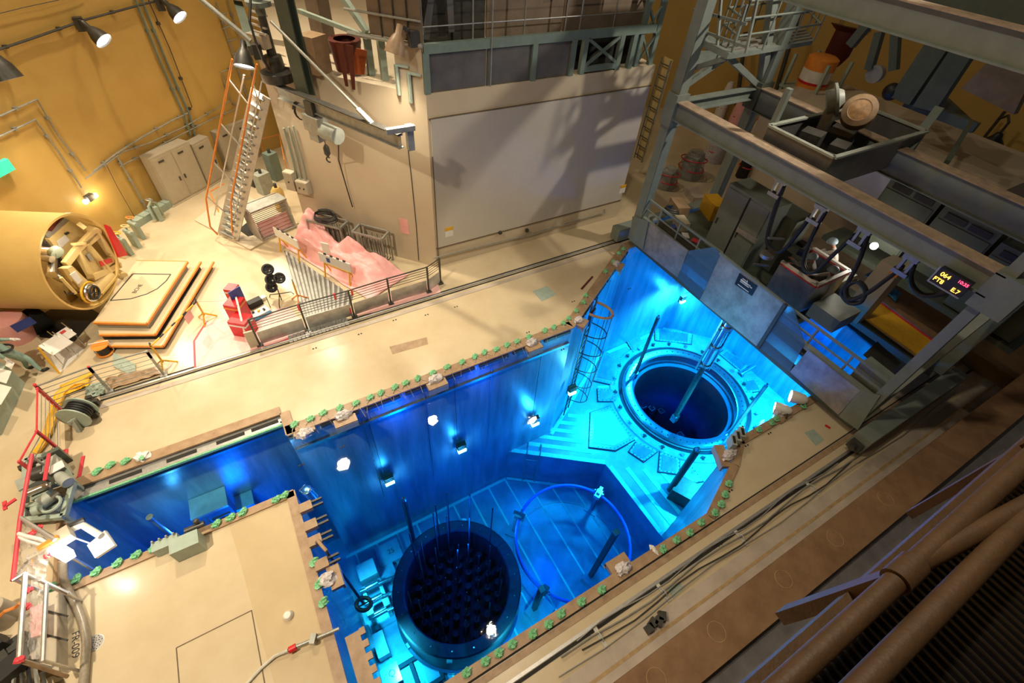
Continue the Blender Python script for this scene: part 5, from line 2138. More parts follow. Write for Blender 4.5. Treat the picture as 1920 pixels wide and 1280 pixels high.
# orange cable reel
p = G(199, 662)
t = thing('cable_reel', 'orange cable reel with black cable on the floor below the step platform', 'reel', p)
for s_ in (0.03, 0.30):
    m = MB()
    m.cyl(p + Z * s_, p + Z * (s_ + 0.02), 0.20, n=24)
    m.build('flange', 'orange', t, smooth=True)
m = MB()
m.cyl(p + Z * 0.05, p + Z * 0.30, 0.15, n=20)
m.build('cable_drum', 'black', t, smooth=True)
m = MB()
m.tube([p + V((0.2, 0, 0.05)), p + V((0.22, 0, 0.4)), p + V((-0.2, 0.05, 0.4)), p + V((-0.2, 0, 0.05))], 0.014, 6)
m.build('carrying_frame', 'white', t)
# ------------------------------------------------------------------ refuelling crane over the cavity
XF, XB, YF, YN = 11.8, 15.5, 10.25, 1.15
cr = thing('refuelling_crane', 'grey-green travelling gantry crane standing across the reactor cavity on two rails', 'crane', (13.6, 5.6, 0))


def part(name, m_, f, smooth=False, parent=None):
    m = MB()
    f(m)
    return m.build(name, m_, parent or cr, smooth)


for x, y, z1 in ((XF, YF, 9.6), (XF, YN + 0.1, 8.6), (XB, YF - 0.05, 9.0), (XB, YN + 0.1, 6.0)):
    hw = 0.17 if y > 5 else 0.11
    lg = part('leg', 'gantry', lambda m: m.ibeam((x, y, 0.35), (x, y, z1), 2 * hw, 2 * hw, 0.03, V((0, 1, 0))))
    part('leg_plate', 'gantry', lambda m: (m.mm((x - hw, y - hw + 0.015, 0.35), (x + hw, y - hw + 0.025, z1)), m.mm((x - hw - 0.005, y - hw, 0.35), (x - hw + 0.015, y + hw, z1))))
for y in (10.8, 0.8):
    part('end_carriage', 'gantry', lambda m: (m.mm((XF - 0.5, y - 0.2, 0.12), (XB + 0.6, y + 0.2, 0.62)),))
    for x in (XF - 0.15, XF + 0.45, XB + 0.2):
        part('wheel', 'dark_metal', lambda m: m.cyl((x, y - 0.06, 0.17), (x, y + 0.06, 0.17), 0.15, n=20), True)
part('corner_plate', 'gantry', lambda m: m.hexa([PX(*p, XF - 0.22) for p in ((1186, 405), (1216, 415), (1205, 468), (1180, 450))], [PX(*p, XF - 0.16) for p in ((1186, 405), (1216, 415), (1205, 468), (1180, 450))]))
part('bumper', 'dark_metal', lambda m: (m.box((XF - 0.55, 0.8, 0.3), (0.2, 0.3, 0.25)), m.cyl((XF - 0.75, 0.8, 0.3), (XF - 0.55, 0.8, 0.3), 0.08)))
# cross beams
for x, z0, z1, ya, yb in ((XF, 4.80, 5.25, YF, 1.25), (XB - 0.1, 4.6, 5.25, YF, -0.3), (XF, 8.15, 8.62, 10.6, -1.0)):
    zc, h = (z0 + z1) / 2, z1 - z0
    part('cross_beam', 'gantry', lambda m: m.mm((x - 0.12, min(ya, yb), z0), (x + 0.12, max(ya, yb), z1)))
    part('beam_flange', 'dust', lambda m: m.mm((x - 0.2, min(ya, yb), z1), (x + 0.2, max(ya, yb), z1 + 0.03)))
    part('beam_flange', 'gantry', lambda m: m.mm((x - 0.2, min(ya, yb), z0 - 0.03), (x + 0.2, max(ya, yb), z0)))
for y in (YF, YN + 0.1):
    for z in (5.05, 8.3 if y > 5 else 5.0):
        part('side_beam', 'gantry', lambda m: m.ibeam((XF, y, z), (XB, y, z), 0.28, 0.34, 0.03))
part('gusset', 'gantry', lambda m: (m.box((XF, YF - 0.02, 5.0), (0.5, 0.42, 0.9)),))
part('gusset', 'gantry_dark', lambda m: (m.box((XB, YF - 0.05, 5.0), (0.6, 0.44, 0.8)),))
part('gusset', 'gantry', lambda m: (m.prism([(XF - 0.2, 1.42), (XF - 0.2, 0.8), (XF + 0.2, 0.8), (XF + 0.2, 1.42)], 4.5, 5.3),))
part('brace', 'gantry', lambda m: m.bar((XF + 0.1, YF, 7.0), (XB - 0.2, YF, 5.3), 0.16, 0.16))
part('brace', 'gantry', lambda m: m.bar((XF + 0.2, YF, 6.3), (XF + 1.5, YF, 6.35), 0.2, 0.3))
part('brace', 'gantry', lambda m: m.bar((XF + 0.1, YF, 5.6), (XF + 1.6, YF, 6.3), 0.14, 0.16))
part('brace', 'gantry', lambda m: m.bar((XB, YF, 5.3), (XB - 1.2, YF, 7.9), 0.22, 0.22))
part('brace', 'gantry', lambda m: m.bar((XF + 0.1, YN + 0.1, 0.6), (XB - 0.1, YN + 0.1, 4.6), 0.22, 0.22))
part('brace', 'gantry', lambda m: m.bar((XB, YN, 0.6), (XB, YN, 5), 0.3, 0.3))
# front panels
FP = [('left_panel', 'plate_steel', [(1213, 413), (1290, 470), (1270, 520), (1197, 463)]),
      ('acrylic_panel', 'acrylic', [(1292, 470), (1338, 463), (1352, 476), (1312, 560), (1270, 520)]),
      ('big_plate', 'plate_steel', [(1352, 476), (1470, 570), (1420, 650), (1312, 562)]),
      ('acrylic_panel', 'acrylic', [(1476, 572), (1488, 579), (1508, 645), (1480, 697), (1424, 652)]),
      ('right_panel', 'plate_steel', [(1515, 656), (1612, 732), (1572, 778), (1481, 697)]),
      ('end_plate', 'gantry', [(1612, 732), (1650, 742), (1608, 806), (1572, 780)])]
for nm, mm_, pts in FP:
    m = MB()
    P = [PX(*p, XF - 0.17) for p in pts]
    m.hexa(P, [p + V((0.03, 0, 0)) for p in P])
    q = m.build(nm, mm_, cr)
    if nm == 'big_plate':
        BIG = q
part('plate_post', 'dark_metal', lambda m: m.bar(PX(1473, 570, XF - 0.18), PX(1421, 652, XF - 0.18), 0.10, 0.08))
part('bottom_girder', 'gantry_dark', lambda m: m.mm((XF - 0.1, 1.2, 0.2), (XF + 0.1, 10.1, 0.5)))
part('sill_beam', 'gantry', lambda m: m.mm((XF - 0.14, 1.2, 1.28), (XF + 0.02, 10.1, 1.40)))
part('plate_top', 'gantry', lambda m: m.bar(PX(1350, 474, XF - 0.15), PX(1472, 570, XF - 0.15), 0.08, 0.06))
for (a, b, hs, n_) in ((10.35, 6.75, (2.05, 1.68), 5), (4.35, 1.25, (1.95, 1.62), 4)):
    for h in hs:
        part('handrail', 'gantry', lambda m: m.bar((XF + 0.0, a, h), (XF + 0.0, b, h), 0.06 if h > 1.9 else 0.04))
    for k in range(n_):
        y = a + (b - a) * k / (n_ - 1)
        part('rail_post', 'gantry', lambda m: m.bar((XF, y, 1.3), (XF, y, hs[0]), 0.05))
part('walkway', 'dark_metal', lambda m: m.mm((XF - 0.1, 6.3, 0.98), (XF + 1.0, 10.0, 1.04)))
part('walkway', 'dark_metal', lambda m: m.mm((XF - 0.05, 1.3, 0.98), (XF + 0.3, 6.3, 1.04)))
part('walkway', 'gantry_dark', lambda m: m.mm((XF + 1.0, 4.1, 0.98), (XB + 0.3, 10.0, 1.04)))
part('walkway', 'gantry_dark', lambda m: m.mm((XB - 0.9, 1.3, 0.90), (XB + 0.3, 4.1, 0.98)))
part('walkway_edge', 'gantry', lambda m: m.mm((XB - 0.95, 1.3, 0.8), (XB - 0.85, 4.2, 1.0)))
part('grey_box', 'gantry', lambda m: m.hexa([PX(*p, XF + 0.1) for p in ((1612, 680), (1662, 720), (1634, 757), (1588, 712))], [PX(*p, XF + 0.1) + V((0.5, 0, 0)) for p in ((1612, 680), (1662, 720), (1634, 757), (1588, 712))]))
part('white_stripe', 'alu', lambda m: m.bar((XF + 0.35, 7.0, 1.06), (XF + 0.35, 9.8, 1.06), 0.12, 0.05))
# upper platform with handrails
PZ1 = 6.45
P = [G(x, y, PZ1) for x, y in ((1372, 102), (1525, 76), (1505, 52), (1345, 78))]
part('upper_platform', 'gantry', lambda m: m.hexa([p - Z * 0.12 for p in P], P))
part('upper_grating', 'alu', lambda m: [m.bar(P[0] + (P[3] - P[0]) * f + Z * 0.01, P[1] + (P[2] - P[1]) * f + Z * 0.01, 0.12, 0.03) for f in (0.2, 0.4, 0.6, 0.8)])
for a, b in ((0, 1), (0, 3), (3, 2), (1, 2)):
    for h in (0.45, 0.85, 1.25):
        part('upper_rail', 'gantry', lambda m: m.cyl(P[a] + Z * h, P[b] + Z * h, 0.03, n=6))
    for f in (0.0, 0.35, 0.7):
        q = P[a] + (P[b] - P[a]) * f
        part('upper_post', 'gantry', lambda m: m.cyl(q, q + Z * 1.25, 0.03, n=6))
# side rail grid near the far leg
for (q0, q1) in (((1300, 18), (1400, 45)), ((1300, 52), (1400, 88)), ((1332, 0), (1322, 82)), ((1352, 0), (1344, 92)), ((1400, 8), (1372, 100)), ((1420, 0), (1398, 100))):
    part('rail_bar', 'gantry', lambda m: m.bar(PX(*q0, XF + 0.35), PX(*q1, XF + 0.35), 0.06))
part('frame_plate', 'gantry', lambda m: (m.bar(PX(1300, 70, XF + 0.3), PX(1370, 105, XF + 0.3), 0.22, 0.14), m.bar(PX(1300, 128, XF + 0.3), PX(1365, 108, XF + 0.3), 0.14, 0.12), m.bar(PX(1297, 75, XF + 0.2), PX(1294, 130, XF + 0.2), 0.1, 0.1)))

# name plate
t = thing('name_plate', 'dark blue name plate with white lines on the big steel plate of the crane', 'plate', PX(1399, 532, XF - 0.19))
m = MB()
P = [PX(*p, XF - 0.175) for p in ((1387, 512), (1420, 536), (1410, 554), (1378, 532))]
m.hexa(P, [p + V((-0.02, 0, 0)) for p in P])
m.build('plate', 'name_plate', t)
pc = sum(P, V()) / 4 + V((-0.022, 0, 0))
py = (P[1] - P[0]) * 0.5
pz = (P[0] - P[3]) * 0.5
for dx, dz, sx, sz in ((-0.05, 0.28, 0.55, 0.13), (0.45, 0.2, 0.25, 0.09), (-0.1, -0.02, 0.5, 0.06), (-0.05, -0.68, 0.62, 0.07), (-0.3, 0.62, 0.2, 0.06)):
    m = MB()
    c = pc + py * dx + pz * dz
    m.hexa([c - py * sx - pz * sz, c + py * sx - pz * sz, c + py * sx + pz * sz, c - py * sx + pz * sz], [q + V((-0.004, 0, 0)) for q in (c - py * sx - pz * sz, c + py * sx - pz * sz, c + py * sx + pz * sz, c - py * sx + pz * sz)])
    m.build('white_line', 'text_white', t)
m = MB()
for ddx, ddz in ((0, 0.12), (-0.05, -0.06), (0.05, -0.06)):
    c = pc + py * (0.02 + ddx) + pz * (0.64 + ddz)
    A = [c + pz * 0.13, c + py * 0.045, c - pz * 0.13, c - py * 0.045]
    m.hexa(A, [q + V((-0.004, 0, 0)) for q in A])
m.build('logo', 'text_white', t)

# trolley with hopper
t = thing('crane_trolley', 'trolley with open stainless hopper and dark machinery on top of the crane beams', 'trolley', (14.2, 6.4, 5.25))
HX0, HX1, HY0, HY1, HZ0, HZ1 = 12.2, 16.3, 5.45, 7.35, 4.75, 5.55
for a, b in (((HX0, HY0), (HX1, HY0)), ((HX0, HY1), (HX1, HY1)), ((HX0, HY0), (HX0, HY1)), ((HX1, HY0), (HX1, HY1))):
    m = MB()
    m.bar((*a, (HZ0 + HZ1) / 2), (*b, (HZ0 + HZ1) / 2), 0.03, HZ1 - HZ0)
    m.build('hopper_side', 'grey_panel', t)
    m = MB()
    m.bar((*a, HZ1 + 0.02), (*b, HZ1 + 0.02), 0.12, 0.05)
    m.build('hopper_rim', 'equip', t)
m = MB()
m.mm((HX0, HY0, HZ0 - 0.03), (HX1, HY1, HZ0))
m.build('hopper_floor', 'black', t)
for (q, s_) in (((13.0, 6.6, 5.2), (0.5, 0.5, 0.8)), ((13.6, 6.1, 5.1), (0.6, 0.4, 0.6)), ((14.6, 6.7, 5.1), (0.9, 0.6, 0.5)), ((13.1, 5.9, 5.0), (0.4, 0.4, 0.5))):
    m = MB()
    m.box(q, s_, 0.3)
    m.build('drive_unit', 'dark_metal', t)
m = MB()
for k in range(10):
    m.box((14.0 + random.uniform(0, 1.9), 5.8 + random.uniform(0, 1.3), 4.85), (0.1, 0.05, 0.04), k)
m.build('red_tag', 'redtape', t)
d0 = G(1612, 206, 6.0)
m = MB()
nv = (CAM - d0).normalized() * 0.75 + Z * 0.2 + V((0.1, 0.1, 0))
m.lathe(d0, nv, [(0.40, -0.35), (0.40, 0.0), (0.27, 0.03), (0.26, 0.02)], 30, False)
m.build('round_port', 'coping', t, smooth=True)
m = MB()
m.lathe(d0, nv, [(0.001, 0.025), (0.27, 0.02)], 30, False)
m.build('port_window', mat('amber_glass', (0.42, 0.23, 0.10), 0.4, var=0.4, scale=9), t)
d1 = G(1566, 188, 6.0)
m = MB()
m.lathe(d1, V((0.5, -0.6, 0.4)), [(0.001, -0.2), (0.3, -0.2), (0.3, -0.02), (0.42, 0.0), (0.42, 0.06), (0.28, 0.08), (0.2, 0.2), (0.001, 0.22)], 30, False)
m.build('motor', 'equip', t, smooth=True)
m = MB()
m.bar(d1 - Z * 0.2, d1 - Z * 0.9 + V((-0.15, -0.1, 0)), 0.25, 0.2)
m.build('motor_bracket', 'galv', t)
m = MB()
m.bar((HX0 + 0.3, HY1 + 0.1, 5.3), (HX0 + 0.3, HY1 + 0.1, 6.4), 0.14, 0.14)
m.build('frame_post', 'gantry', t)
m = MB()
m.bar((HX0 + 3.2, HY0 - 0.15, 4.9), (HX0 + 5.0, HY0 + 0.4, 5.9), 0.22, 0.12)
m.build('frame_brace', 'gantry', t)

# control console and people
t = thing('control_console', 'tall grey control cabinet on the crane deck with a black edge strip', 'cabinet', (13.4, 7.4, 1.04))
m = MB()
m.mm((13.0, 6.6, 1.04), (13.9, 8.25, 3.35))
m.build('body', 'gantry', t)
for y0, y1 in ((6.64, 7.35), (7.42, 8.2)):
    m = MB()
    m.mm((12.97, y0, 1.1), (13.0, y1, 3.25))
    dr = m.build('door', 'gantry', t)
    m = MB()
    m.mm((12.94, y1 - 0.1, 2.0), (12.97, y1 - 0.05, 2.2))
    m.build('handle', 'dark_metal', t).parent = dr
m = MB()
m.mm((12.965, 7.37, 1.1), (12.99, 7.40, 3.3))
m.build('edge_strip', 'black', t)
m = MB()
m.mm((12.9, 6.55, 2.2), (12.96, 7.3, 2.35))
m.build('ledge', 'alu', t)
m = MB()
m.mm((13.95, 6.2, 1.04), (14.8, 8.2, 2.9))
tag(m.build('relay_cabinet', 'gantry'), 'lower grey cabinet standing behind the tall control cabinet on the crane', 'cabinet')
t = thing('work_basket', 'stainless open work basket with a white and red rim on the crane', 'basket', (13.3, 4.85, 1.3))
for a, b in (((12.6, 5.42), (12.6, 4.25)), ((12.6, 4.25), (14.1, 4.25)), ((14.1, 4.25), (14.1, 5.42)),):
    m = MB()
    m.bar((*a, 1.9), (*b, 1.9), 0.03, 1.0)
    m.build('side', 'steel', t)
    m = MB()
    m.bar((*a, 2.43), (*b, 2.43), 0.10, 0.06)
    m.build('white_rim', 'white', t)
    m = MB()
    m.bar((a[0] - 0.02, a[1] - 0.02, 2.38), (b[0] - 0.02, b[1] - 0.02, 2.38), 0.11, 0.03)
    m.build('red_trim', 'redtape', t)
m = MB()
m.mm((12.6, 4.25, 1.38), (14.1, 5.42, 1.42))
m.build('floor_plate', 'dark_metal', t)
m = MB()
m.mm((12.9, 3.3, 1.3), (13.9, 4.15, 1.75))
tag(m.build('winch_housing', 'gantry'), 'low grey housing on the crane in front of the work basket', 'housing')
m = MB()
m.mm((14.4, 3.3, 1.0), (15.0, 3.85, 3.0))
tp = m.build('service_cabinet', 'cabinet')
tag(tp, 'slim upright beige cabinet with an orange top corner behind the work basket', 'cabinet')
m = MB()
m.mm((14.35, 3.28, 2.8), (14.42, 3.5, 3.02))
q = m.build('orange_corner', 'orange', tp)
q.location = V(ORG[q.name]) - V(ORG[tp.name]) if False else q.location
# loose papers, tools on the console table
t = thing('work_table', 'cluttered grey table with papers and tools behind the work basket', 'table', (14.4, 5.2, 1.04))
m = MB()
m.mm((14.2, 4.3, 1.85), (15.1, 6.4, 1.9))
m.build('table_top', 'equip', t)
for x, y in ((14.25, 4.35), (15.0, 4.35), (14.25, 6.3), (15.0, 6.3)):
    m = MB()
    m.bar((x, y, 1.04), (x, y, 1.85), 0.05)
    m.build('leg', 'gantry', t)
random.seed(11)
for k, (x, y, sx, sy, c_, nm, lab) in enumerate([(14.7, 4.75, 0.3, 0.42, 'paper', 'paper_sheet', 'white paper lying on the crane work table at its near end'), (14.5, 5.35, 0.22, 0.3, 'paper', 'paper_sheet', 'white paper on the crane work table beside the red box'), (14.35, 5.75, 0.2, 0.28, 'blue', 'blue_folder', 'blue folder on the crane work table'), (14.75, 5.6, 0.2, 0.2, 'red', 'red_box', 'small red box on the crane work table'), (14.5, 4.95, 0.14, 0.1, 'yellow', 'yellow_tool', 'small yellow tool on the crane work table'), (14.8, 6.1, 0.25, 0.2, 'black', 'black_meter', 'black meter on the far end of the crane work table')]):
    m = MB()
    m.box((x, y, 1.9 + (0.01 if c_ == 'paper' else 0.06)), (sx, sy, 0.015 if c_ == 'paper' else 0.12), random.uniform(-0.6, 0.6))
    tag(m.build(nm, c_), lab, nm.split('_')[-1])
m = MB()
m.ball((14.85, 4.35, 3.0), 0.1)
pl = m.build('work_lamp', 'lens_warm', smooth=True)
lamp('work_lamp_light', 'POINT', (14.7, 4.4, 2.85), 30, (1.0, 0.9, 0.75), 0.1)
tag(pl, 'small lit work lamp above the crane work table', 'lamp')

# hanging cable loops under the front beam
LOOPS = [([(1468, 350), (1450, 400), (1438, 448), (1447, 468), (1466, 470), (1490, 445), (1522, 402)], (1462, 345), 'first cable carrier from the control cabinet, with a black cable loop'),
         ([(1548, 396), (1524, 440), (1506, 488), (1512, 508), (1530, 508), (1560, 480), (1602, 440)], (1537, 395), 'second cable carrier from the control cabinet, its loop hanging over the work basket'),
         ([(1628, 440), (1608, 495), (1588, 532), (1578, 550), (1592, 568), (1614, 566), (1622, 545), (1606, 528), (1586, 540), (1592, 562), (1625, 550), (1660, 525), (1692, 500)], (1618, 438), 'third cable carrier from the control cabinet, with a coiled black cable'),
         ([(1714, 498), (1707, 520), (1712, 540), (1728, 553), (1752, 554), (1785, 545)], (1705, 490), 'last cable carrier beside the lit number display')]
for pts, cp, lab in LOOPS:
    c = PX(*cp, XF + 0.32)
    t = thing('cable_carrier', lab, 'cable carrier', c)
    m = MB()
    m.box(c + V((0, 0, 0.1)), (0.16, 0.32, 0.10))
    for s_ in (-0.09, 0.09):
        m.box(c + V((0, s_, -0.12)), (0.10, 0.06, 0.4))
    m.box(c + V((0, 0, -0.3)), (0.14, 0.34, 0.1))
    m.build('clamp', 'galv', t)
    m = MB()
    P = [PX(x, y, XF + 0.32) for x, y in pts]
    Q = []
    for i in range(len(P) - 1):          # smooth curve through the points
        p0, p1, p2, p3 = P[max(i - 1, 0)], P[i], P[i + 1], P[min(i + 2, len(P) - 1)]
        for s_ in range(6):
            u = s_ / 6
            Q.append(0.5 * ((2 * p1) + (p2 - p0) * u + (2 * p0 - 5 * p1 + 4 * p2 - p3) * u * u + (3 * p1 - p0 - 3 * p2 + p3) * u ** 3))
    Q.append(P[-1])
    m.tube(Q, 0.05, 8)
    m.build('cable', 'black', t, smooth=True)
    m = MB()
    m.tube([q + V((0.11, 0.02, -0.01)) for q in Q], 0.035, 8)
    m.build('cable', 'black', t, smooth=True)
part('display_bracket', 'gantry', lambda m: m.box((XF - 0.25, 1.9, 4.72), (0.2, 0.1, 0.3)))
part('cable_rail', 'dark_metal', lambda m: m.mm((XF + 0.27, 1.5, 4.66), (XF + 0.37, 9.6, 4.77)))

# lit display
t = thing('number_display', 'black display board with lit orange and red digits hanging under the crane beam', 'display', PX(1775, 530, XF - 0.35))
DX = XF - 0.36
P = [PX(*p, DX) for p in ((1766, 500), (1826, 534), (1798, 556), (1741, 527))]
yl, yr = (P[0].y + P[3].y) / 2, (P[1].y + P[2].y) / 2
zt_, zb_ = (P[0].z + P[1].z) / 2, (P[2].z + P[3].z) / 2
m = MB()
m.mm((DX, yr, zb_), (DX + 0.12, yl, zt_))
m.build('board', 'black', t)
m = MB()
m.mm((DX - 0.01, yl, zb_), (DX + 0.12, yl + 0.03, zt_))
m.mm((DX - 0.01, yr, zb_ - 0.03), (DX + 0.12, yl + 0.03, zb_))
m.build('frame', 'galv', t)
LO = mat('lit_orange_digit', (0.1, 0.03, 0), 0.5, var=0, emit=(1.0, 0.52, 0.06), estr=4.0)
LR = mat('lit_red_digit', (0.1, 0.0, 0.01), 0.5, var=0, emit=(1.0, 0.06, 0.14), estr=4.0)
W_, H_ = yl - yr, zt_ - zb_
for s_, fy, fz, sz, mm_ in (('064', 0.27, 0.68, 0.26, LO), ('FT8', 0.20, 0.28, 0.26, LO), ('E.7', 0.78, 0.22, 0.26, LO), ('10:35', 0.80, 0.78, 0.19, LR)):
    text(s_, 'digit', mm_, t, (DX - 0.012, yl - W_ * fy, zb_ + H_ * fz), (0, -1, 0), (0, 0, 1), sz * H_ / 0.75, 0.004)

# yellow and brown sheets and a deck plate behind the crane opening
for pts, z, nm, mm_, lab in [(((1590, 570), (1722, 668), (1750, 640), (1620, 545)), 1.06, 'yellow_cover', 'yellow', 'yellow cover sheet on the back deck of the crane'),
                             (((1560, 588), (1640, 652), (1668, 640), (1590, 578)), 0.7, 'blue_cover', mat('blue_reflection_paint', (0.05, 0.22, 0.45), 0.4, var=0.1), 'pale blue sheet over the water behind the crane opening'),  # blue reflected from the pool is put into the plate's colour
                             (((1622, 540), (1752, 636), (1790, 600), (1660, 520)), 1.04, 'brown_cover', 'brown_wall', 'brown floor covering behind the yellow sheet'),
                             (((1622, 515), (1680, 565), (1690, 550), (1640, 505)), 1.12, 'blue_tarp', mat('bright_blue_tarp', (0.04, 0.30, 0.62), 0.35, var=0.2, bump=0.5, bscale=10), 'crumpled bright blue tarpaulin behind the crane'),
                             (((1690, 505), (1790, 580), (1830, 560), (1720, 480)), 1.12, 'clear_tarp', mat('purple_clear_vinyl', (0.30, 0.16, 0.18), 0.15, var=0.4, scale=5, bump=0.8, bscale=8), 'crumpled purplish clear vinyl on the floor behind the crane')]:
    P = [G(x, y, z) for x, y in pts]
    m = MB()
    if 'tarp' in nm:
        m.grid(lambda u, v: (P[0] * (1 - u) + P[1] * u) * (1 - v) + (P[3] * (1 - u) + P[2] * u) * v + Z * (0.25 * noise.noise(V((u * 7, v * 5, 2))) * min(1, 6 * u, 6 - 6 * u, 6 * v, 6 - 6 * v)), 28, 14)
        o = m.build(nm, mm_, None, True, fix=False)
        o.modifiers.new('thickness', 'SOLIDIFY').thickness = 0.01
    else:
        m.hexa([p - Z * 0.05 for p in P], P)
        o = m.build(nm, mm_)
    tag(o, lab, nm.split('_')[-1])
m = MB()
a, b = G(1588, 572, 1.08), G(1722, 670, 1.08)
m.bar(a, b, 0.05, 0.05)
o = m.build('yellow_edge', 'yellow')
tag(o, 'bright yellow edge bar along the yellow cover sheet', 'bar')
m = MB()
a, b = G(1622, 546, 1.08), G(1752, 640, 1.08)
m.bar(a, b, 0.05, 0.03)
tag(m.build('red_edge', 'redtape'), 'red tape along the back edge of the yellow cover sheet', 'tape')
p = G(1690, 700, 0.98)
m = MB()
m.hexa([G(x, y, 1.0) for x, y in ((1645, 640), (1690, 680), (1665, 705), (1618, 665))], [G(x, y, 1.06) for x, y in ((1645, 640), (1690, 680), (1665, 705), (1618, 665))])
tag(m.build('dark_sheet', 'dark_metal'), 'dark glossy plate at the near end of the crane deck', 'plate')
for (x, y) in ((1604, 660), (1607, 664)):
    pass
# ------------------------------------------------------------------ gear and structures beyond the crane
def boxpx(name, m_, lab, cat, pts, X, dep, extra=None):
    """upright slab whose face at distance X spans the four photo points, dep metres deep"""
    P = [PX(*p, X) for p in pts]
    m = MB()
    m.hexa(P, [p + V((dep, 0, 0)) for p in P])
    return tag(m.build(name, m_), lab, cat)


for y0, y1, z0, z1, lab in ((3.9, 5.3, 2.6, 4.5, 'dark green electrical cabinet under the back beam of the crane, next to the hopper'), (2.4, 3.8, 2.6, 4.4, 'dark green electrical cabinet under the back beam, middle one'), (0.6, 2.3, 2.2, 4.2, 'dark green electrical cabinet under the back beam at the near end')):
    t = thing('electrical_cabinet', lab, 'cabinet', (XB + 0.6, (y0 + y1) / 2, z0))
    m = MB()
    m.mm((XB + 0.2, y0, z0), (XB + 1.1, y1, z1))
    m.build('body', 'gantry_dark', t)
    m = MB()
    m.mm((XB + 0.18, y0 + 0.05, z0 + 0.05), (XB + 0.2, y1 - 0.05, z1 - 0.35))
    m.build('door', 'gantry_dark', t)
    m = MB()
    m.mm((XB + 0.17, y0 + 0.15, z1 - 0.28), (XB + 0.2, (y0 + y1) / 2 - 0.05, z1 - 0.12))
    m.mm((XB + 0.17, (y0 + y1) / 2 + 0.05, z1 - 0.28), (XB + 0.2, y1 - 0.15, z1 - 0.12))
    m.build('vent', 'black', t)
m = MB()
m.mm((XB + 0.1, 0.4, 2.0), (XB + 1.2, 6.0, 2.15))
tag(m.build('cabinet_gallery', 'gantry_dark'), 'dark green gallery floor under the electrical cabinets at the back of the crane', 'gallery')

# cream concrete pier, dark tall panels, drums
m = MB()
m.mm((20.5, 4.0, 0), (25.0, 13.0, 3.6))
o = m.build('wall_back', 'block')
o['kind'] = 'structure'
boxpx('steel_plating', 'gantry_dark', 'tall dark green steel panel left of its black gap, beyond the crane', 'panel', [(1740, 72), (1782, 84), (1704, 197), (1668, 182)], 20.2, 0.3)
boxpx('steel_plating', 'gantry_dark', 'tall dark green steel panel right of the black gap, beyond the crane', 'panel', [(1787, 85), (1825, 100), (1752, 210), (1711, 199)], 20.2, 0.3)
boxpx('brown_screen', 'brown_panel', 'dim brown steel screen under the top beam at the far right', 'screen', [(1850, 118), (1935, 145), (1900, 215), (1802, 165)], 19.8, 0.3)
boxpx('dark_screen', 'gantry_dark', 'dark green steel plating above the top beam at the upper right corner', 'screen', [(1740, -40), (1960, 10), (1960, 60), (1725, 8)], 19.0, 0.3)
m = MB()
m.mm((17.5, -1.0, 0), (26, 3.9, 0.5))
o = m.build('floor_back', mat('brown_floor', (0.30, 0.18, 0.07), 0.6, var=0.25, scale=1.2))
o['kind'] = 'structure'
p = PX(1645, 138, 20.4)
m = MB()
m.cyl(p, p + V((-0.22, 0, 0)), 0.28, n=24)
tag(m.build('pipe_plug', 'galv', smooth=True), 'round grey pipe cap on the cream concrete pier beyond the crane', 'cap')
p = PX(1672, 172, 20.4)
m = MB()
m.ball(p, 0.28)
tag(m.build('black_valve', 'black', smooth=True), 'black rounded valve on the cream concrete pier beside the tall panels', 'valve')
for (a, b, r_, lab) in [((1595, 85), (1640, 30), 0.14, 'green slanted brace beyond the crane, left of the pier'), ((1650, 60), (1630, 130), 0.12, 'dark green post on the cream pier, left one'), ((1680, 62), (1676, 132), 0.12, 'dark green post on the cream pier, right one')]:
    m = MB()
    m.bar(PX(*a, 20.2), PX(*b, 20.2), r_ * 2, r_ * 2)
    tag(m.build('steel_brace', 'gantry_dark'), lab, 'brace')
p = G(1518, 165, 3.5)
t = thing('striped_drum', 'white and orange upright drum with a red band, beyond the crane', 'drum', p)
h = HT(p, 1530, 105) - 3.5
r_ = 0.62
m = MB()
m.lathe(p, Z, [(r_, 0), (r_, h * 0.2)], 28)
m.build('lower_body', 'orange', t, smooth=True)
m = MB()
m.lathe(p, Z, [(r_ * 1.01, h * 0.2), (r_ * 1.01, h * 0.28)], 28)
m.build('red_band', 'red', t, smooth=True)
m = MB()
m.lathe(p, Z, [(r_, h * 0.28), (r_, h * 0.65)], 28)
m.build('white_body', 'white', t, smooth=True)
m = MB()
m.lathe(p, Z, [(r_, h * 0.65), (r_, h), (r_ * 0.8, h * 1.06), (0.001, h * 1.06)], 28)
m.build('upper_body', 'orange', t, smooth=True)
m = MB()
m.mm((p.x - 0.9, p.y - 0.9, p.z - 0.1), (p.x + 0.9, p.y + 0.9, p.z))
for sx in (-0.8, 0.8):
    for sy in (-0.8, 0.8):
        m.bar((p.x + sx, p.y + sy, 0), (p.x + sx, p.y + sy, p.z + h), 0.12)
m.build('support_frame', 'pale_green', t)
p = G(1572, 95, 4.0)
t = thing('dark_red_vessel', 'dark red round vessel with a railing ring under the top beam', 'vessel', p)
h = HT(p, 1580, 40) - 4.0
m = MB()
m.lathe(p, Z, [(0.7, -1.0), (0.95, 0), (0.95, h * 0.8), (1.2, h), (0.95, h)], 32, False)
m.build('shell', mat('dark_red_paint', (0.10, 0.012, 0.012), 0.5, var=0.2), t, smooth=True)
for k in range(8):
    a = k * PI / 4
    m = MB()
    m.cyl(p + V((math.cos(a) * 1.1, math.sin(a) * 1.1, h)), p + V((math.cos(a) * 1.1, math.sin(a) * 1.1, h + 0.9)), 0.025, n=6)
    m.build('rail_post', 'galv', t)
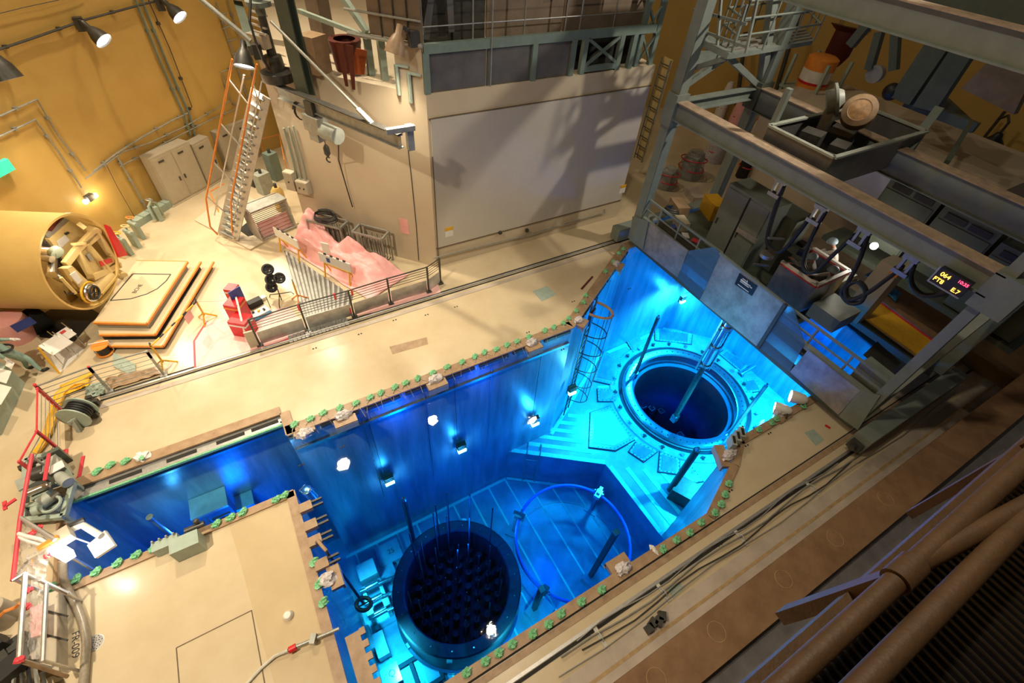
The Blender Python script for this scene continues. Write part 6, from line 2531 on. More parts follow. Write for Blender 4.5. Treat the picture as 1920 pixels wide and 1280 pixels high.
for (x0, y0, x1, y1, lab) in [(1398, 60, 1370, 300, 'dark upright pipe against the yellow wall beyond the crane, left one'), (1480, 10, 1430, 160, 'dark upright pipe against the yellow wall beyond the crane, middle one'), (1500, 20, 1455, 170, 'dark upright pipe against the yellow wall beyond the crane, right one')]:
    m = MB()
    m.cyl(PX(x0, y0, 24), PX(x1, y1, 24), 0.10, n=8)
    tag(m.build('wall_pipe', 'dark_metal'), lab, 'pipe')
# vinyl wrapped stores left of the crane
random.seed(21)
wr = [((1290, 330), 1.3, 1.0, 1.2, 'clear', 'large clear vinyl bundle with red tape between the compartment and the crane'), ((1245, 350), 1.0, 0.8, 0.9, 'clear', 'clear vinyl bundle nearest the end of the compartment'), ((1335, 300), 1.0, 1.0, 1.4, 'wrap', 'tall crumpled vinyl bundle behind the crane leg'), ((1375, 245), 0.9, 0.9, 2.2, 'pink', 'pink vinyl wrapped column seen through the crane frame'), ((1345, 225), 0.6, 0.6, 2.0, 'paper', 'white vinyl wrapped column seen through the crane frame'), ((1420, 255), 0.8, 0.8, 1.2, 'paper', 'pale wrapped bundle with yellow rods behind the crane'), ((1390, 330), 0.7, 0.5, 1.4, 'black', 'black vinyl wrapped bundle behind the control cabinet'), ((1560, 260), 1.0, 1.0, 1.0, 'redtape', 'bundle with red and grey vinyl behind the trolley')]
for (x, y), sx, sy, h, mm_, lab in wr:
    p = G(x, y)
    if p.x < 16.2:
        p = p + V((16.2 - p.x, 0, 0))
    t = thing('wrapped_bundle', lab, 'bundle', p)
    m = MB()
    m.grid(lambda u, v: p + V((math.cos(u * 2 * PI) * sx / 2 * (1 - 0.5 * v ** 3) * (1 + 0.18 * noise.noise(V((math.cos(u * 2 * PI) * 2, math.sin(u * 2 * PI) * 2, v * 4 + x)))), math.sin(u * 2 * PI) * sy / 2 * (1 - 0.5 * v ** 3), h * v)), 24, 12)
    m.lathe(p + Z * h, Z, [(0.001, 0.04), (sx * 0.2, 0.0)], 16, False)
    m.build('vinyl', mm_, t, smooth=True)
    if mm_ == 'clear':
        m = MB()
        m.box(p + Z * h * 0.45, (sx * 0.7, sy * 0.6, h * 0.85), 0.4)
        m.build('contents', 'equip', t)
    for k in range(2):
        m = MB()
        m.torus(p + Z * h * (0.35 + 0.35 * k), (0.1, 0.1 * k, 1), sx * 0.45, 0.03, 20, 5)
        m.build('red_tape', 'redtape', t)
for i, (x, y, w_, h, mm_, lab) in enumerate([(1270, 395, 0.8, 0.35, 'coping', 'brown wooden boards stacked beside the far crane leg'), (1300, 372, 0.9, 0.3, 'ledge', 'pale boards stacked behind the coiled hose'), (1332, 402, 0.9, 0.6, 'yellow', 'yellow box standing beside the control cabinet'), (1275, 425, 0.6, 0.3, 'cabinet', 'beige crate on the crane deck beside the handrail')]):
    p = G(x, y, 1.04 if y > 380 else 0)
    m = MB()
    m.box(p + V((0, 0, h / 2)), (w_, w_ * 0.6, h), 1.2)
    tag(m.build('crate' if i > 1 else 'board_stack', mm_), lab, 'crate' if i > 1 else 'boards')
p = G(1258, 400, 1.05)
m = MB()
for k in range(4):
    m.torus(p + Z * (0.04 + 0.06 * k), (0.05 * k, 0.1, 1), 0.30 - 0.02 * k, 0.03, 28, 6)
tag(m.build('coiled_hose', 'dark_metal', smooth=True), 'coiled dark hose on the crane deck beside the far leg', 'hose')
for k, (x, y, mm_, lab) in enumerate([(1265, 425, 'blue', 'blue and white papers on the crane deck by the handrail'), (1285, 442, 'paper', 'white paper on the crane deck at the middle of the handrail'), (1305, 452, 'redtape', 'strip of red tape on the crane deck near the acrylic panel')]):
    p = G(x, y, 1.06)
    m = MB()
    m.box(p + Z * 0.02, (0.3, 0.22, 0.03), k)
    tag(m.build('loose_sheet', mm_), lab, 'paper')
# yellow lit cage ladder right of the compartment
p0, p1 = PX(1250, 110, 15.5), PX(1196, 300, 15.5)
t = thing('wall_ladder', 'long pale ladder with a cage between the compartment and the crane leg', 'ladder', p1)
for s_ in (-0.25, 0.25):
    m = MB()
    m.cyl(p0 + V((0, s_, 0)), p1 + V((0, s_, 0)), 0.03, n=6)
    m.build('stile', 'galv', t)
m = MB()
m.hexa([p0 + V((0.1, -0.24, 0)), p0 + V((0.1, 0.24, 0)), p1 + V((0.1, 0.24, 0)), p1 + V((0.1, -0.24, 0))], [q + V((0.03, 0, 0)) for q in (p0 + V((0.1, -0.24, 0)), p0 + V((0.1, 0.24, 0)), p1 + V((0.1, 0.24, 0)), p1 + V((0.1, -0.24, 0)))])
m.build('back_sheet', 'airlock_pale', t)
for k in range(10):
    q = p0 + (p1 - p0) * (k + 0.5) / 10
    m = MB()
    m.cyl(q + V((0, -0.25, 0)), q + V((0, 0.25, 0)), 0.02, n=6)
    m.build('rung', 'dark_metal', t)
# dark bell lamp on the far right
p = G(1865, 262, 3.0)
t = thing('dark_bell_lamp', 'unlit dark bell lamp seen from above at the right edge', 'lamp', p)
m = MB()
m.lathe(p, -Z, [(0.001, -0.3), (0.12, -0.28), (0.2, -0.1), (0.42, 0.12), (0.44, 0.16)], 26, False)
m.build('shade', 'black', t, smooth=True)
m = MB()
m.tube([p + Z * 0.3, p + Z * 0.7, p + V((0.5, 0.3, 0.8)), p + V((0.9, 0.6, 0.5))], 0.05, 8)
m.build('arm', 'dark_metal', t)
m = MB()
m.bar(p + V((0.9, 0.6, -2.5)), p + V((0.9, 0.6, 0.8)), 0.1)
m.build('post', 'dark_metal', t)
for (q0, q1, lab) in [((1740, 165), (1810, 232), 'green steel hopper walkway beam beside the trolley'), ((1700, 190), (1830, 240), 'long dark green frame beam beyond the hopper')]:
    m = MB()
    m.bar(G(*q0, 4.9), G(*q1, 4.9), 0.2, 0.3)
    tag(m.build('frame_beam', 'gantry_dark'), lab, 'beam')
m = MB()
m.bar(G(1820, 230, 5.1), G(1775, 305, 5.1), 0.12, 0.12)
tag(m.build('frame_beam', 'gantry_dark'), 'short green frame beam with a black hose at the right of the hopper', 'beam')
m = MB()
m.tube([G(1870, 345, 2.5), G(1885, 330, 2.9), G(1905, 325, 2.9), G(1930, 335, 2.6)], 0.09, 8)
tag(m.build('bent_pipe', 'gantry_dark', smooth=True), 'bent dark green pipe at the right edge beyond the back beam', 'pipe')
for k in range(5):
    a, b = G(1760 + k * 30, 430 + k * 16, 1.2), G(1830 + k * 22, 400 + k * 18, 1.2)
    m = MB()
    m.bar(a, b, 0.25, 0.3)
    t = tag(m.build('cable_duct', 'gantry_dark'), 'dark cable duct on the floor beyond the near crane leg', 'duct', 'cable ducts beyond the crane')
# ------------------------------------------------------------------ edge of the pools: green caps, brackets, lights
def caps(lab, grp, pts, string, z=0.05, side=-1):
    first = None
    for i, (x, y) in enumerate(pts):
        p = G(x, y, z)
        if first is None:
            t = thing('net_bundle', lab, 'net cap', p, grp)
            m = MB()
            m.ball(p + Z * 0.03, 0.088, (1, 0.8, 0.55), 12, 7, 0.35)
            m.ball(p + V((0.04, 0.03, 0.05)), 0.06, (1, 1, 0.7), 8, 5, 0.4)
            m.build('net', 'green_cap', t)
            if string:
                m = MB()
                m.tube([p + Z * 0.02, p + V((-0.08, -0.16, 0.03)), p + V((-0.12, -0.3, -0.2))], 0.008, 4)
                m.tube([p + V((0.05, -0.05, 0.02)), p + V((0.12, -0.2, 0.03)), p + V((0.2, -0.3, -0.2))], 0.006, 4)
                m.build('string', 'string', t)
            first = t
        else:
            dup(first, p, rz=random.uniform(-0.4, 0.4))


random.seed(2)
caps('crumpled green net cap with strings on the far coping of the pool', 'green net caps along the far coping', [(552, 797), (582, 786), (606, 775), (637, 766), (667, 757), (694, 746), (714, 738), (740, 727), (760, 719), (783, 711), (811, 700), (838, 689), (866, 680), (890, 670), (908, 662), (930, 656), (950, 648), (969, 641), (991, 633), (1021, 621), (1038, 615)], True)
caps('green net cap on the slanted coping beside the caged ladder', 'green net caps on the slanted coping', [(1056, 607), (1066, 598), (1080, 584), (1094, 568), (1098, 555), (1135, 510), (1150, 492), (1160, 476), (1168, 468)], True)
caps('green net cap on the coping along the far side of the canal', 'green net caps on the far canal coping', [(183, 885), (208, 873), (236, 866)], False)
caps('green net cap on the coping between the canal and the slab', 'green net caps on the near canal coping', [(95, 1104), (143, 1088), (180, 1074), (220, 1058), (255, 1042), (288, 1029), (405, 984), (432, 972), (455, 962), (517, 938), (533, 930)], False)
caps('green net cap on the coping along the right edge of the slab', 'green net caps on the slab edge', [(589, 1055), (598, 1096), (606, 1130)], False)
caps('green net cap on the near coping of the pool', 'green net caps on the near coping', [(875, 1262), (910, 1241), (935, 1225), (960, 1209), (999, 1190), (1028, 1172), (1052, 1152), (1090, 1130), (1128, 1107), (1243, 1031), (1268, 1014), (1293, 1000), (1314, 981)], False)
caps('green net cap on the near coping beside the cavity', 'green net caps beside the cavity', [(1340, 962), (1352, 946), (1359, 928), (1366, 908), (1422, 806), (1446, 793), (1455, 786), (1506, 762)], False)
t = thing('cloth_bundle', 'white crumpled cap among the green ones at the far side of the canal', 'net cap', G(266, 856, 0.06))
m = MB()
m.ball(G(266, 856, 0.08), 0.12, (1.2, 0.9, 0.7), 12, 7, 0.4)
m.build('cloth', 'white', t)
m = MB()
m.ball(G(266, 858, 0.14), 0.06, (1, 1, 0.6), 8, 5, 0.3)
m.build('green_core', 'green_cap', t)

for (x, y), rz, L, lab in [((572, 812), 0.0, 0.5, 'wrapped support bracket on the far coping beside the canal gate'), ((646, 784), 0.0, 0.55, 'wrapped support bracket on the far coping, second from the canal gate'), ((817, 716), 0.0, 0.55, 'wrapped support bracket at the middle of the far coping'), ((998, 647), 0.0, 0.5, 'wrapped support bracket on the far coping just left of the slanted wall'), ((1087, 604), 0.53, 0.4, 'wrapped support bracket on the slanted coping above the caged ladder'), ((1157, 498), 0.53, 0.4, 'wrapped support bracket at the top of the slanted coping by the crane'), ((1164, 1064), 0.0, 0.5, 'wrapped support bracket on the near coping beside the blue ring'), ((1362, 855), 1.1, 0.6, 'wrapped brown bracket on the near corner of the cavity'), ((1462, 777), 0.0, 0.5, 'wrapped bracket under the white pool floodlights'), ((619, 1086), 1.57, 0.45, 'wrapped bracket on the right edge of the slab')]:
    p = G(x, y, 0.0)
    t = thing('support_bracket', lab, 'bracket', p)
    d = V((math.cos(rz), math.sin(rz), 0))
    s_ = V((d.y, -d.x, 0)) * (1 if y < 800 or 1080 < y < 1090 else -1)
    m = MB()
    m.box(p + s_ * 0.1 - Z * 0.02, (L, 0.24, 0.12), rz)
    m.build('base', 'coping', t)
    m = MB()
    m.box(p + s_ * 0.2 - Z * 0.1, (L, 0.05, 0.2), rz)
    m.build('lip', 'pale_green', t)
    m = MB()
    m.ball(p + Z * 0.07 - s_ * 0.05, 0.14, (L * 2.6, 0.9, 0.75), 16, 9, 0.3)
    m.build('vinyl_wrap', 'wrap', t, smooth=True)

# forked brackets on the slab edge
for i, (x, y) in enumerate([(583, 947), (594, 980), (602, 1009), (612, 1054)]):
    yy = G(x, y, 0.05).y
    t = thing('forked_bracket', ['forked brown bracket on the slab edge nearest the canal corner', 'second forked brown bracket down the slab edge from the canal corner', 'third forked brown bracket down the slab edge from the canal corner', 'forked brown bracket on the slab edge holding the long pole tool'][i], 'bracket', (-1.2, yy, 0.03))
    m = MB()
    m.mm((-1.28, yy - 0.10, -0.02), (-1.02, yy + 0.10, 0.12))
    m.build('base', 'coping', t)
    for s_ in (-0.06, 0.06):
        m = MB()
        m.mm((-1.02, yy + s_ - 0.02, 0.02), (-0.80, yy + s_ + 0.02, 0.09))
        m.build('prong', 'dark_metal', t)
y0, y1 = G(640, 1200).y, G(672, 1280).y
t = thing('toothed_plate', 'brown notched plate along the slab edge at the bottom of the pool', 'plate', (-0.9, (y0 + y1) / 2, 0))
m = MB()
m.mm((-1.12, y1 - 0.6, -0.02), (-0.86, y0, 0.04))
m.build('plate', 'coping', t)
for k in range(6):
    m = MB()
    m.mm((-0.86, y0 - 0.1 - k * 0.22, -0.02), (-0.76, y0 + 0.02 - k * 0.22, 0.04))
    m.build('tooth', 'coping', t)
# canal edge box
p = G(355, 1022, 0.0)
t = thing('edge_winch', 'grey-green winch box standing on the near canal coping', 'winch', p)
rzc = 0.0
m = MB()
m.box(p + V((0.05, -0.12, 0.22)), (0.5, 0.3, 0.42), rzc)
m.build('main_box', 'pale_green', t)
m = MB()
m.box(p + V((-0.32, 0.12, 0.15)), (0.45, 0.2, 0.26), rzc)
m.build('side_box', 'pale_green', t)
m = MB()
for k in range(4):
    m.cyl(p + V((-0.5 + k * 0.12, 0.2, 0.1)), p + V((-0.5 + k * 0.12, 0.2, 0.36)), 0.02, n=6)
m.build('pin', 'galv', t)
m = MB()
m.cyl(p + V((0.05, 0.16, 0.3)), p + V((0.4, 0.16, 0.3)), 0.06, n=10)
m.ball(p + V((0.3, 0.2, 0.42)), 0.06)
m.build('motor', 'dark_metal', t, smooth=True)

# pool floodlights on the right
for (x, y, z, r, tp, lab, pw) in [(1482, 742, 0.15, 0.17, (8.5, 6.4, -0.4), 'white wrapped pool floodlight glaring into the cavity, upper of the pair by the crane', 260), (1452, 763, 0.1, 0.15, (8.5, 5.6, -0.6), 'white wrapped pool floodlight, lower one of the pair by the crane', 140)]:
    p = G(x, y, z)
    d = (V(tp) - p).normalized()
    t = thing('pool_floodlight', lab, 'lamp', p)
    m = MB()
    m.lathe(p, -d, [(r, 0.0), (r * 1.05, 0.1), (r * 0.8, 0.35), (r * 0.4, 0.42), (0.001, 0.42)], 20, False)
    m.build('housing', 'white', t, smooth=True)
    m = MB()
    m.lathe(p, -d, [(0.001, 0.01), (r * 0.95, 0.015)], 20, False)
    m.build('lens', 'lens_uw', t)
    q = G(x + 22, y + 22, 0.05)
    m = MB()
    m.tube([p - d * 0.3, (p - d * 0.3 + q) / 2 + Z * 0.05, q], 0.03, 6)
    m.build('arm', 'dark_metal', t)
    lamp('pool_flood_glow', 'SPOT', p + d * 0.05, pw, UW, 0.1, to=(12.0, 5.5, -6), spot=1.5)
t = thing('measuring_instrument', 'grey finned instrument clamped on the cavity corner coping', 'instrument', G(1384, 828, 0.05))
for k, (x, y) in enumerate([(1372, 830), (1380, 822), (1388, 815)]):
    p = G(x, y, 0.2)
    m = MB()
    m.box(p, (0.3, 0.12, 0.3), 0.9)
    m.build('fin_box', 'equip', t)
    m = MB()
    m.box(p + Z * 0.16, (0.2, 0.06, 0.02), 0.9)
    m.build('slot', 'black', t)
p = G(1226, 1032, 0.0)
m = MB()
m.ball(p, 0.09, (0.7, 1.6, 0.8), 12, 7, 0.2)
tag(m.build('white_float', 'white'), 'small white wrapped float at the near coping beyond the blue ring', 'float')
m = MB()
m.hexa([G(x, y, 0.0) for x, y in ((1092, 543), (1113, 519), (1110, 517), (1088, 541))], [G(x, y, 0.01) for x, y in ((1092, 543), (1113, 519), (1110, 517), (1088, 541))])
tag(m.build('rust_strip', 'rust'), 'short red-brown strip on the deck beside the slanted coping', 'strip')
m = MB()
m.hexa([G(x, y, 0.0) for x, y in ((1548, 795), (1558, 801), (1556, 804), (1546, 798))], [G(x, y, 0.01) for x, y in ((1548, 795), (1558, 801), (1556, 804), (1546, 798))])
tag(m.build('red_marker', 'red'), 'tiny red marker strip on the deck near the crane wheel', 'strip')

# ------------------------------------------------------------------ the slab and the lower left corner
p = G(541, 1155)
m = MB()
m.lathe(p, Z, [(0.09, 0), (0.09, 0.05), (0.06, 0.1), (0.001, 0.11)], 16, False)
tag(m.build('floor_stopper', 'paper', smooth=True), 'small white cap on the slab near its right edge', 'cap')
t = thing('air_hose', 'pale hose with a red valve and pipe end crossing the right edge of the slab', 'hose', G(548, 1215))
m = MB()
m.tube([G(455, 1290, 0.03), G(490, 1252, 0.03), G(515, 1230, 0.05), G(540, 1219, 0.08)], 0.03, 8)
m.build('hose', 'string', t, smooth=True)
m = MB()
m.cyl(G(542, 1219, 0.09), G(555, 1212, 0.09), 0.06, n=12)
m.build('red_valve', 'red', t, smooth=True)
m = MB()
m.cyl(G(555, 1212, 0.09), G(636, 1178, 0.14), 0.032, n=10)
m.box(G(588, 1198, 0.12), (0.09, 0.16, 0.16), -0.5)
m.build('steel_pipe', 'galv', t, smooth=True)
p = G(178, 1205)
t = thing('floor_drain', 'round perforated floor drain in the slab beside the big hose', 'drain', p)
m = MB()
m.lathe(p, Z, [(0.001, 0.005), (0.13, 0.005), (0.14, 0.0)], 24, False)
m.build('cover', 'alu', t)
m = MB()
for k in range(26):
    a, r = k * 2.4, 0.023 * math.sqrt(k + 0.5)
    m.cyl(p + V((r * math.cos(a), r * math.sin(a), 0.004)), p + V((r * math.cos(a), r * math.sin(a), 0.007)), 0.009, n=6)
m.build('dot', 'dark', t)
t = thing('floor_marking', 'small dark equipment number FR-009 painted on the slab beside the big hose', 'marking', G(141, 1208))
text('FR-009', 'lettering', 'text_dark', t, G(141, 1208, 0.003), G(143, 1232) - G(143, 1188), G(160, 1208) - G(120, 1209), 0.16, 0.001)
t = thing('big_hose', 'thick grey ribbed hose running over the slab from the lit work lamp', 'hose', G(150, 1150))
P = [G(118, 1050, 0.55), G(119, 1080, 0.35), G(127, 1105, 0.12), G(140, 1128, 0.07), G(153, 1160, 0.07), G(162, 1200, 0.07), G(160, 1240, 0.07), G(155, 1295, 0.07)]
m = MB()
Q = []
for i in range(len(P) - 1):
    p0, p1, p2, p3 = P[max(i - 1, 0)], P[i], P[i + 1], P[min(i + 2, len(P) - 1)]
    for s_ in range(6):
        u = s_ / 6
        Q.append(0.5 * ((2 * p1) + (p2 - p0) * u + (2 * p0 - 5 * p1 + 4 * p2 - p3) * u * u + (3 * p1 - p0 - 3 * p2 + p3) * u ** 3))
m.tube(Q, 0.07, 10)
m.build('hose_body', mat('grey_hose', (0.30, 0.25, 0.18), 0.3, var=0.2, scale=20), t, smooth=True)

# work lamp and its white board over the canal
lp = G(117, 1035, 0.9)
t = thing('work_lamp', 'glaring white work lamp on the scaffold at the left end of the canal', 'lamp', lp)
m = MB()
m.box(lp, (0.16, 0.16, 0.42), 0.3)
m.build('lens', 'lens_warm', t)
m = MB()
m.cyl(lp - Z * 0.25, V((lp.x, lp.y, 0.0)), 0.03, n=8)
m.build('pole', 'alu', t)
lamp('work_lamp_glow', 'POINT', lp + V((0.15, -0.1, 0.12)), 16, (1.0, 0.97, 0.92), 0.12)
t = thing('white_board', 'bright white board hung from a bent arm over the left end of the canal', 'board', G(190, 1020, 0.6))
P = [G(x, y, 0.6) for x, y in ((163, 1022), (196, 994), (215, 1022), (178, 1046))]
m = MB()
m.hexa(P, [q - Z * 0.05 + V((0.02, 0, 0)) for q in P])
m.build('board', 'white', t)
m = MB()
P2 = [G(x, y, 0.75) for x, y in ((100, 1012), (125, 995), (155, 984), (190, 1005))]
m.tube(P2, 0.06, 8)
m.build('arm', 'white', t, smooth=True)
m = MB()
m.tube([G(98, 1006, 0.8), G(130, 986, 0.8), G(158, 973, 0.8)], 0.05, 6)
m.build('dark_arm', 'dark_metal', t, smooth=True)
m = MB()
m.tube([G(120, 1002, 0.8), G(140, 1008, 0.78), G(168, 1018, 0.65)], 0.012, 5)
m.build('cord', 'white', t)

# scaffold stand wrapped in vinyl
t = thing('scaffold_stand', 'red-taped scaffold stand wrapped in clear vinyl at the left end of the canal', 'scaffold', G(60, 1080))
for (a, z0, b, z1, mm_, r_) in [((60, 852), 1.0, (38, 970), 1.0, 'redtape', 0.035), ((38, 970), 1.0, (24, 1088), 1.0, 'redtape', 0.035), ((38, 970), 1.0, (103, 1012), 1.0, 'alu', 0.035), ((24, 1088), 1.0, (50, 1072), 1.0, 'alu', 0.03), ((47, 1075), 1.0, (128, 1112), 0.6, 'alu', 0.03), ((47, 1075), 1.0, (36, 1238), 1.0, 'alu', 0.04), ((87, 1095), 1.0, (80, 1240), 1.0, 'alu', 0.035), ((36, 1238), 1.0, (127, 1268), 0.2, 'coping', 0.03), ((30, 1080), 1.0, (62, 1035), 0.2, 'alu', 0.02), ((60, 985), 0.9, (60, 1060), 0.9, 'orange', 0.02)]:
    m = MB()
    m.cyl(G(*a, z0), G(*b, z1), r_, n=8)
    m.build('tube', mm_, t, smooth=True)
for (x, y) in ((60, 855), (38, 970), (26, 1086), (48, 1076), (37, 1236), (87, 1096), (80, 1238)):
    q = G(x, y, 1.0)
    m = MB()
    m.cyl(V((q.x, q.y, 0)), q, 0.025, n=6)
    m.build('post', 'alu', t)
for pts, mm_ in ((((40, 978), (100, 1010), (84, 1090), (28, 1085)), 'clear'), (((50, 1080), (84, 1097), (78, 1236), (40, 1235)), 'clear')):
    P = [G(x, y, 0.92) for x, y in pts]
    m = MB()
    m.grid(lambda u, v: (P[0] * (1 - u) + P[1] * u) * (1 - v) + (P[3] * (1 - u) + P[2] * u) * v + Z * (0.12 * noise.noise(V((u * 6, v * 9, 5)))), 14, 22)
    o = m.build('vinyl', mm_, t, True, fix=False)
for (x, y, z) in ((70, 990, 0.96), (50, 1108, 0.97), (48, 1138, 0.97), (37, 1236, 1.03), (60, 1000, 0.97), (90, 1040, 0.9)):
    m = MB()
    m.ball(G(x, y, z), 0.06, (1.3, 1, 0.5), 10, 6, 0.3)
    m.build('red_tape', 'redtape', t)
for k, (pts, z) in enumerate([(((56, 1140), (80, 1130), (78, 1190), (58, 1195)), 0.5), ]):
    m = MB()
    P = [G(x, y, z) for x, y in pts]
    m.hexa(P, [q - Z * 0.1 for q in P])
    m.build('pink_bag', 'pink', t)
m = MB()
m.tube([G(35, 1000, 1.03), G(50, 1005, 1.05), G(75, 1010, 1.0), G(95, 1020, 0.9)], 0.035, 6)
m.tube([G(34, 1006, 1.0), G(52, 1014, 1.02), G(78, 1022, 0.96)], 0.03, 6)
m.build('white_rope', 'paper', t, smooth=True)
m = MB()
m.box(G(92, 1022, 0.85), (0.7, 0.25, 0.2), 0.3)
m.build('beige_box', 'cabinet', t)
m = MB()
m.box(G(90, 1017, 0.98), (0.3, 0.08, 0.05), 0.3)
m.build('orange_handle', 'orange', t)
t = thing('beige_curb', 'beige panelled curb box beside the scaffold stand at the left edge of the slab', 'box', G(105, 1185))
P = [G(x, y, 0.0) for x, y in ((92, 1125), (126, 1112), (128, 1262), (84, 1250))]
m = MB()
m.hexa(P, [q + Z * 0.25 for q in P])
m.build('box_body', 'cabinet', t)
for (a, b) in (((88, 1145), (127, 1155)), ((86, 1190), (127, 1200))):
    m = MB()
    m.bar(G(*a, 0.255), G(*b, 0.255), 0.03, 0.02)
    m.build('joint_bar', 'dark_metal', t)
random.seed(8)
t = thing('gear_heap', 'dark heap of machine parts and cables in the bottom left corner', 'equipment', G(15, 1240))
for k in range(9):
    q = G(random.uniform(-20, 34), random.uniform(1190, 1280), random.uniform(0.1, 0.5))
    m = MB()
    m.box(q, (random.uniform(0.2, 0.5), random.uniform(0.2, 0.4), random.uniform(0.15, 0.35)), random.uniform(0, 3))
    m.build('machine_part', 'black' if k % 2 else 'dark_metal', t)
for k in range(6):
    q = G(10 + k * 14, 1230 + k * 6, 0.3)
    m = MB()
    m.tube([q, q + V((0.1, -0.3, 0.1)), q + V((0.15 * k / 3, -0.7, 0.0)), q + V((-0.1, -1.2, -0.1))], 0.03, 6)
    m.build('cable', ['black', 'galv', 'dark_metal'][k % 3], t, smooth=True)
for k, (x, y, sx, sy, h) in enumerate([(22, 1150, 0.3, 0.3, 0.5), (12, 1165, 0.25, 0.25, 0.7)]):
    q = G(x, y)
    m = MB()
    m.lathe(q, Z, [(0.16, 0), (0.16, h), (0.1, h + 0.06)], 16)
    m.build('canister', 'cabinet', t, smooth=True)
m = MB()
m.tube([G(-5, 1160, 0.4), G(10, 1145, 0.6), G(30, 1138, 0.5), G(38, 1130, 0.8)], 0.03, 6)
tag(m.build('orange_cable', 'orange'), 'orange and black cord looped over the canisters in the bottom left corner', 'cord')

# grey green winch machine at the canal end
p = G(88, 915)
t = thing('lifting_machine', 'grey-green machine with motors and frames standing at the left end of the canal', 'machine', p)
fr = [((50, 862), (105, 850)), ((105, 850), (138, 905)), ((45, 975), (50, 862)), ((45, 975), (120, 968)), ((120, 968), (138, 905)), ((48, 925), (110, 905)), ((50, 950), (118, 935))]
for a, b in fr:
    m = MB()
    m.bar(G(*a, 0.35), G(*b, 0.35), 0.09, 0.12)
    m.build('frame', 'pale_green', t)
for (x, y) in ((50, 862), (105, 850), (138, 905), (45, 975), (120, 968)):
    q = G(x, y, 0.3)
    m = MB()
    m.bar(V((q.x, q.y, 0)), q, 0.08)
    m.build('leg', 'pale_green', t)
for (a, b, r_, mm_) in [((52, 925), (92, 908), 0.07, 'steel_bright'), ((60, 890), (85, 882), 0.14, 'dark_metal'), ((110, 892), (128, 905), 0.11, 'equip'), ((75, 945), (95, 930), 0.13, 'equip'), ((100, 935), (112, 925), 0.10, 'dark_metal'), ((62, 958), (80, 952), 0.10, 'pale_green'), ((88, 868), (102, 880), 0.08, 'equip')]:
    m = MB()
    m.cyl(G(*a, 0.55), G(*b, 0.55), r_, n=14)
    m.build('cylinder', mm_, t, smooth=True)
for (x, y, sx, sy, sz, mm_) in [(104, 880, 0.34, 0.3, 0.5, 'equip'), (62, 905, 0.4, 0.3, 0.3, 'equip'), (82, 928, 0.3, 0.2, 0.3, 'pale_green'), (100, 950, 0.3, 0.25, 0.25, 'pale_green'), (70, 965, 0.35, 0.2, 0.2, 'dark_metal'), (108, 858, 0.3, 0.1, 0.5, 'gantry_dark'), (66, 868, 0.5, 0.12, 0.2, 'dark_metal')]:
    m = MB()
    m.box(G(x, y, sz / 2 + 0.15), (sx, sy, sz), 0.3)
    m.build('housing', mm_, t)
m = MB()
m.torus(G(95, 945, 0.6), Z, 0.16, 0.03, 20, 6)
m.build('handwheel', 'pale_green', t, smooth=True)
m = MB()
m.box(G(105, 876, 0.68), (0.26, 0.2, 0.02), 0.3)
m.build('white_label', 'paper', t)
for (a, b) in (((92, 850), (84, 900)), ((156, 855), (148, 895)), ((148, 895), (134, 903)), ((30, 935), (8, 950)), ((8, 940), (10, 955))):
    m = MB()
    m.bar(G(*a, 0.8 if a[0] < 100 else 0.02), G(*b, 0.8 if a[0] < 100 else 0.02), 0.06, 0.03)
    m.build('red_tape', 'redtape', t)
# taped fence and hose reel
F2 = [G(308, 703), G(207, 733), G(116, 768)]
fence('low wire fence with red-taped posts between the crane rail and the machine corner', F2, 0.95, 0, 6, pm='galv', tapes=[(F2[0], 0.8), (F2[1], 0.85), (F2[2], 0.9)])
F3 = [G(118, 772), G(120, 850), G(92, 905)]
fence('wire fence with red posts running past the hose reel to the machine', F3, 0.95, 0, 6, pm='redtape', wm='galv')
m = MB()
P = [G(x, y, 0.02) for x, y in ((198, 712), (290, 690), (303, 702), (212, 730))]
m.grid(lambda u, v: (P[0] * (1 - u) + P[1] * u) * (1 - v) + (P[3] * (1 - u) + P[2] * u) * v + Z * (0.03 + 0.1 * abs(noise.noise(V((u * 4, v * 4, 9))))), 16, 8)
o = m.build('brown_tarp', 'coping', None, True, fix=False)
tag(o, 'brown sheet lying on the floor behind the low wire fence', 'tarpaulin')
t = thing('yellow_hose', 'yellow flat hose heaped behind the wire fence and running to the machine', 'hose', G(130, 725))
for pts in ([(172, 700), (150, 712), (128, 722), (108, 740), (96, 780), (82, 830), (66, 850)], [(168, 715), (140, 718), (118, 735), (104, 770), (90, 815)]):
    m = MB()
    m.tube([G(x, y, 0.08 + 0.03 * (k % 2)) for k, (x, y) in enumerate(pts)], 0.07, 7)
    m.build('hose_run', 'yellow', t, smooth=True)
m = MB()
m.grid(lambda u, v: G(112 + 55 * u, 722 - 22 * u + 22 * v, 0.05 + 0.16 * abs(noise.noise(V((u * 5, v * 5, 4))))), 16, 10)
m.build('hose_heap', 'yellow', t, True, fix=False)
m = MB()
m.grid(lambda u, v: G(160 + 36 * u, 722 - 10 * u + 26 * v, 0.03 + 0.14 * abs(noise.noise(V((u * 6, v * 6, 14))))), 12, 10)
tag(m.build('green_net', 'pale_green', None, True, fix=False), 'grey-green crumpled net behind the wire fence beside the yellow hose', 'net')
m = MB()
m.grid(lambda u, v: G(212 + 42 * u, 660 + 22 * u + 26 * v, 0.02 + 0.05 * abs(noise.noise(V((u * 6, v * 6, 24))))), 12, 10)
tag(m.build('green_net', 'pale_green', None, True, fix=False), 'strip of green-grey netting on the floor beside the orange cable reel', 'net')
p = G(146, 772, 0.36)
ax = V((-0.35, -0.75, 0.0)).normalized()
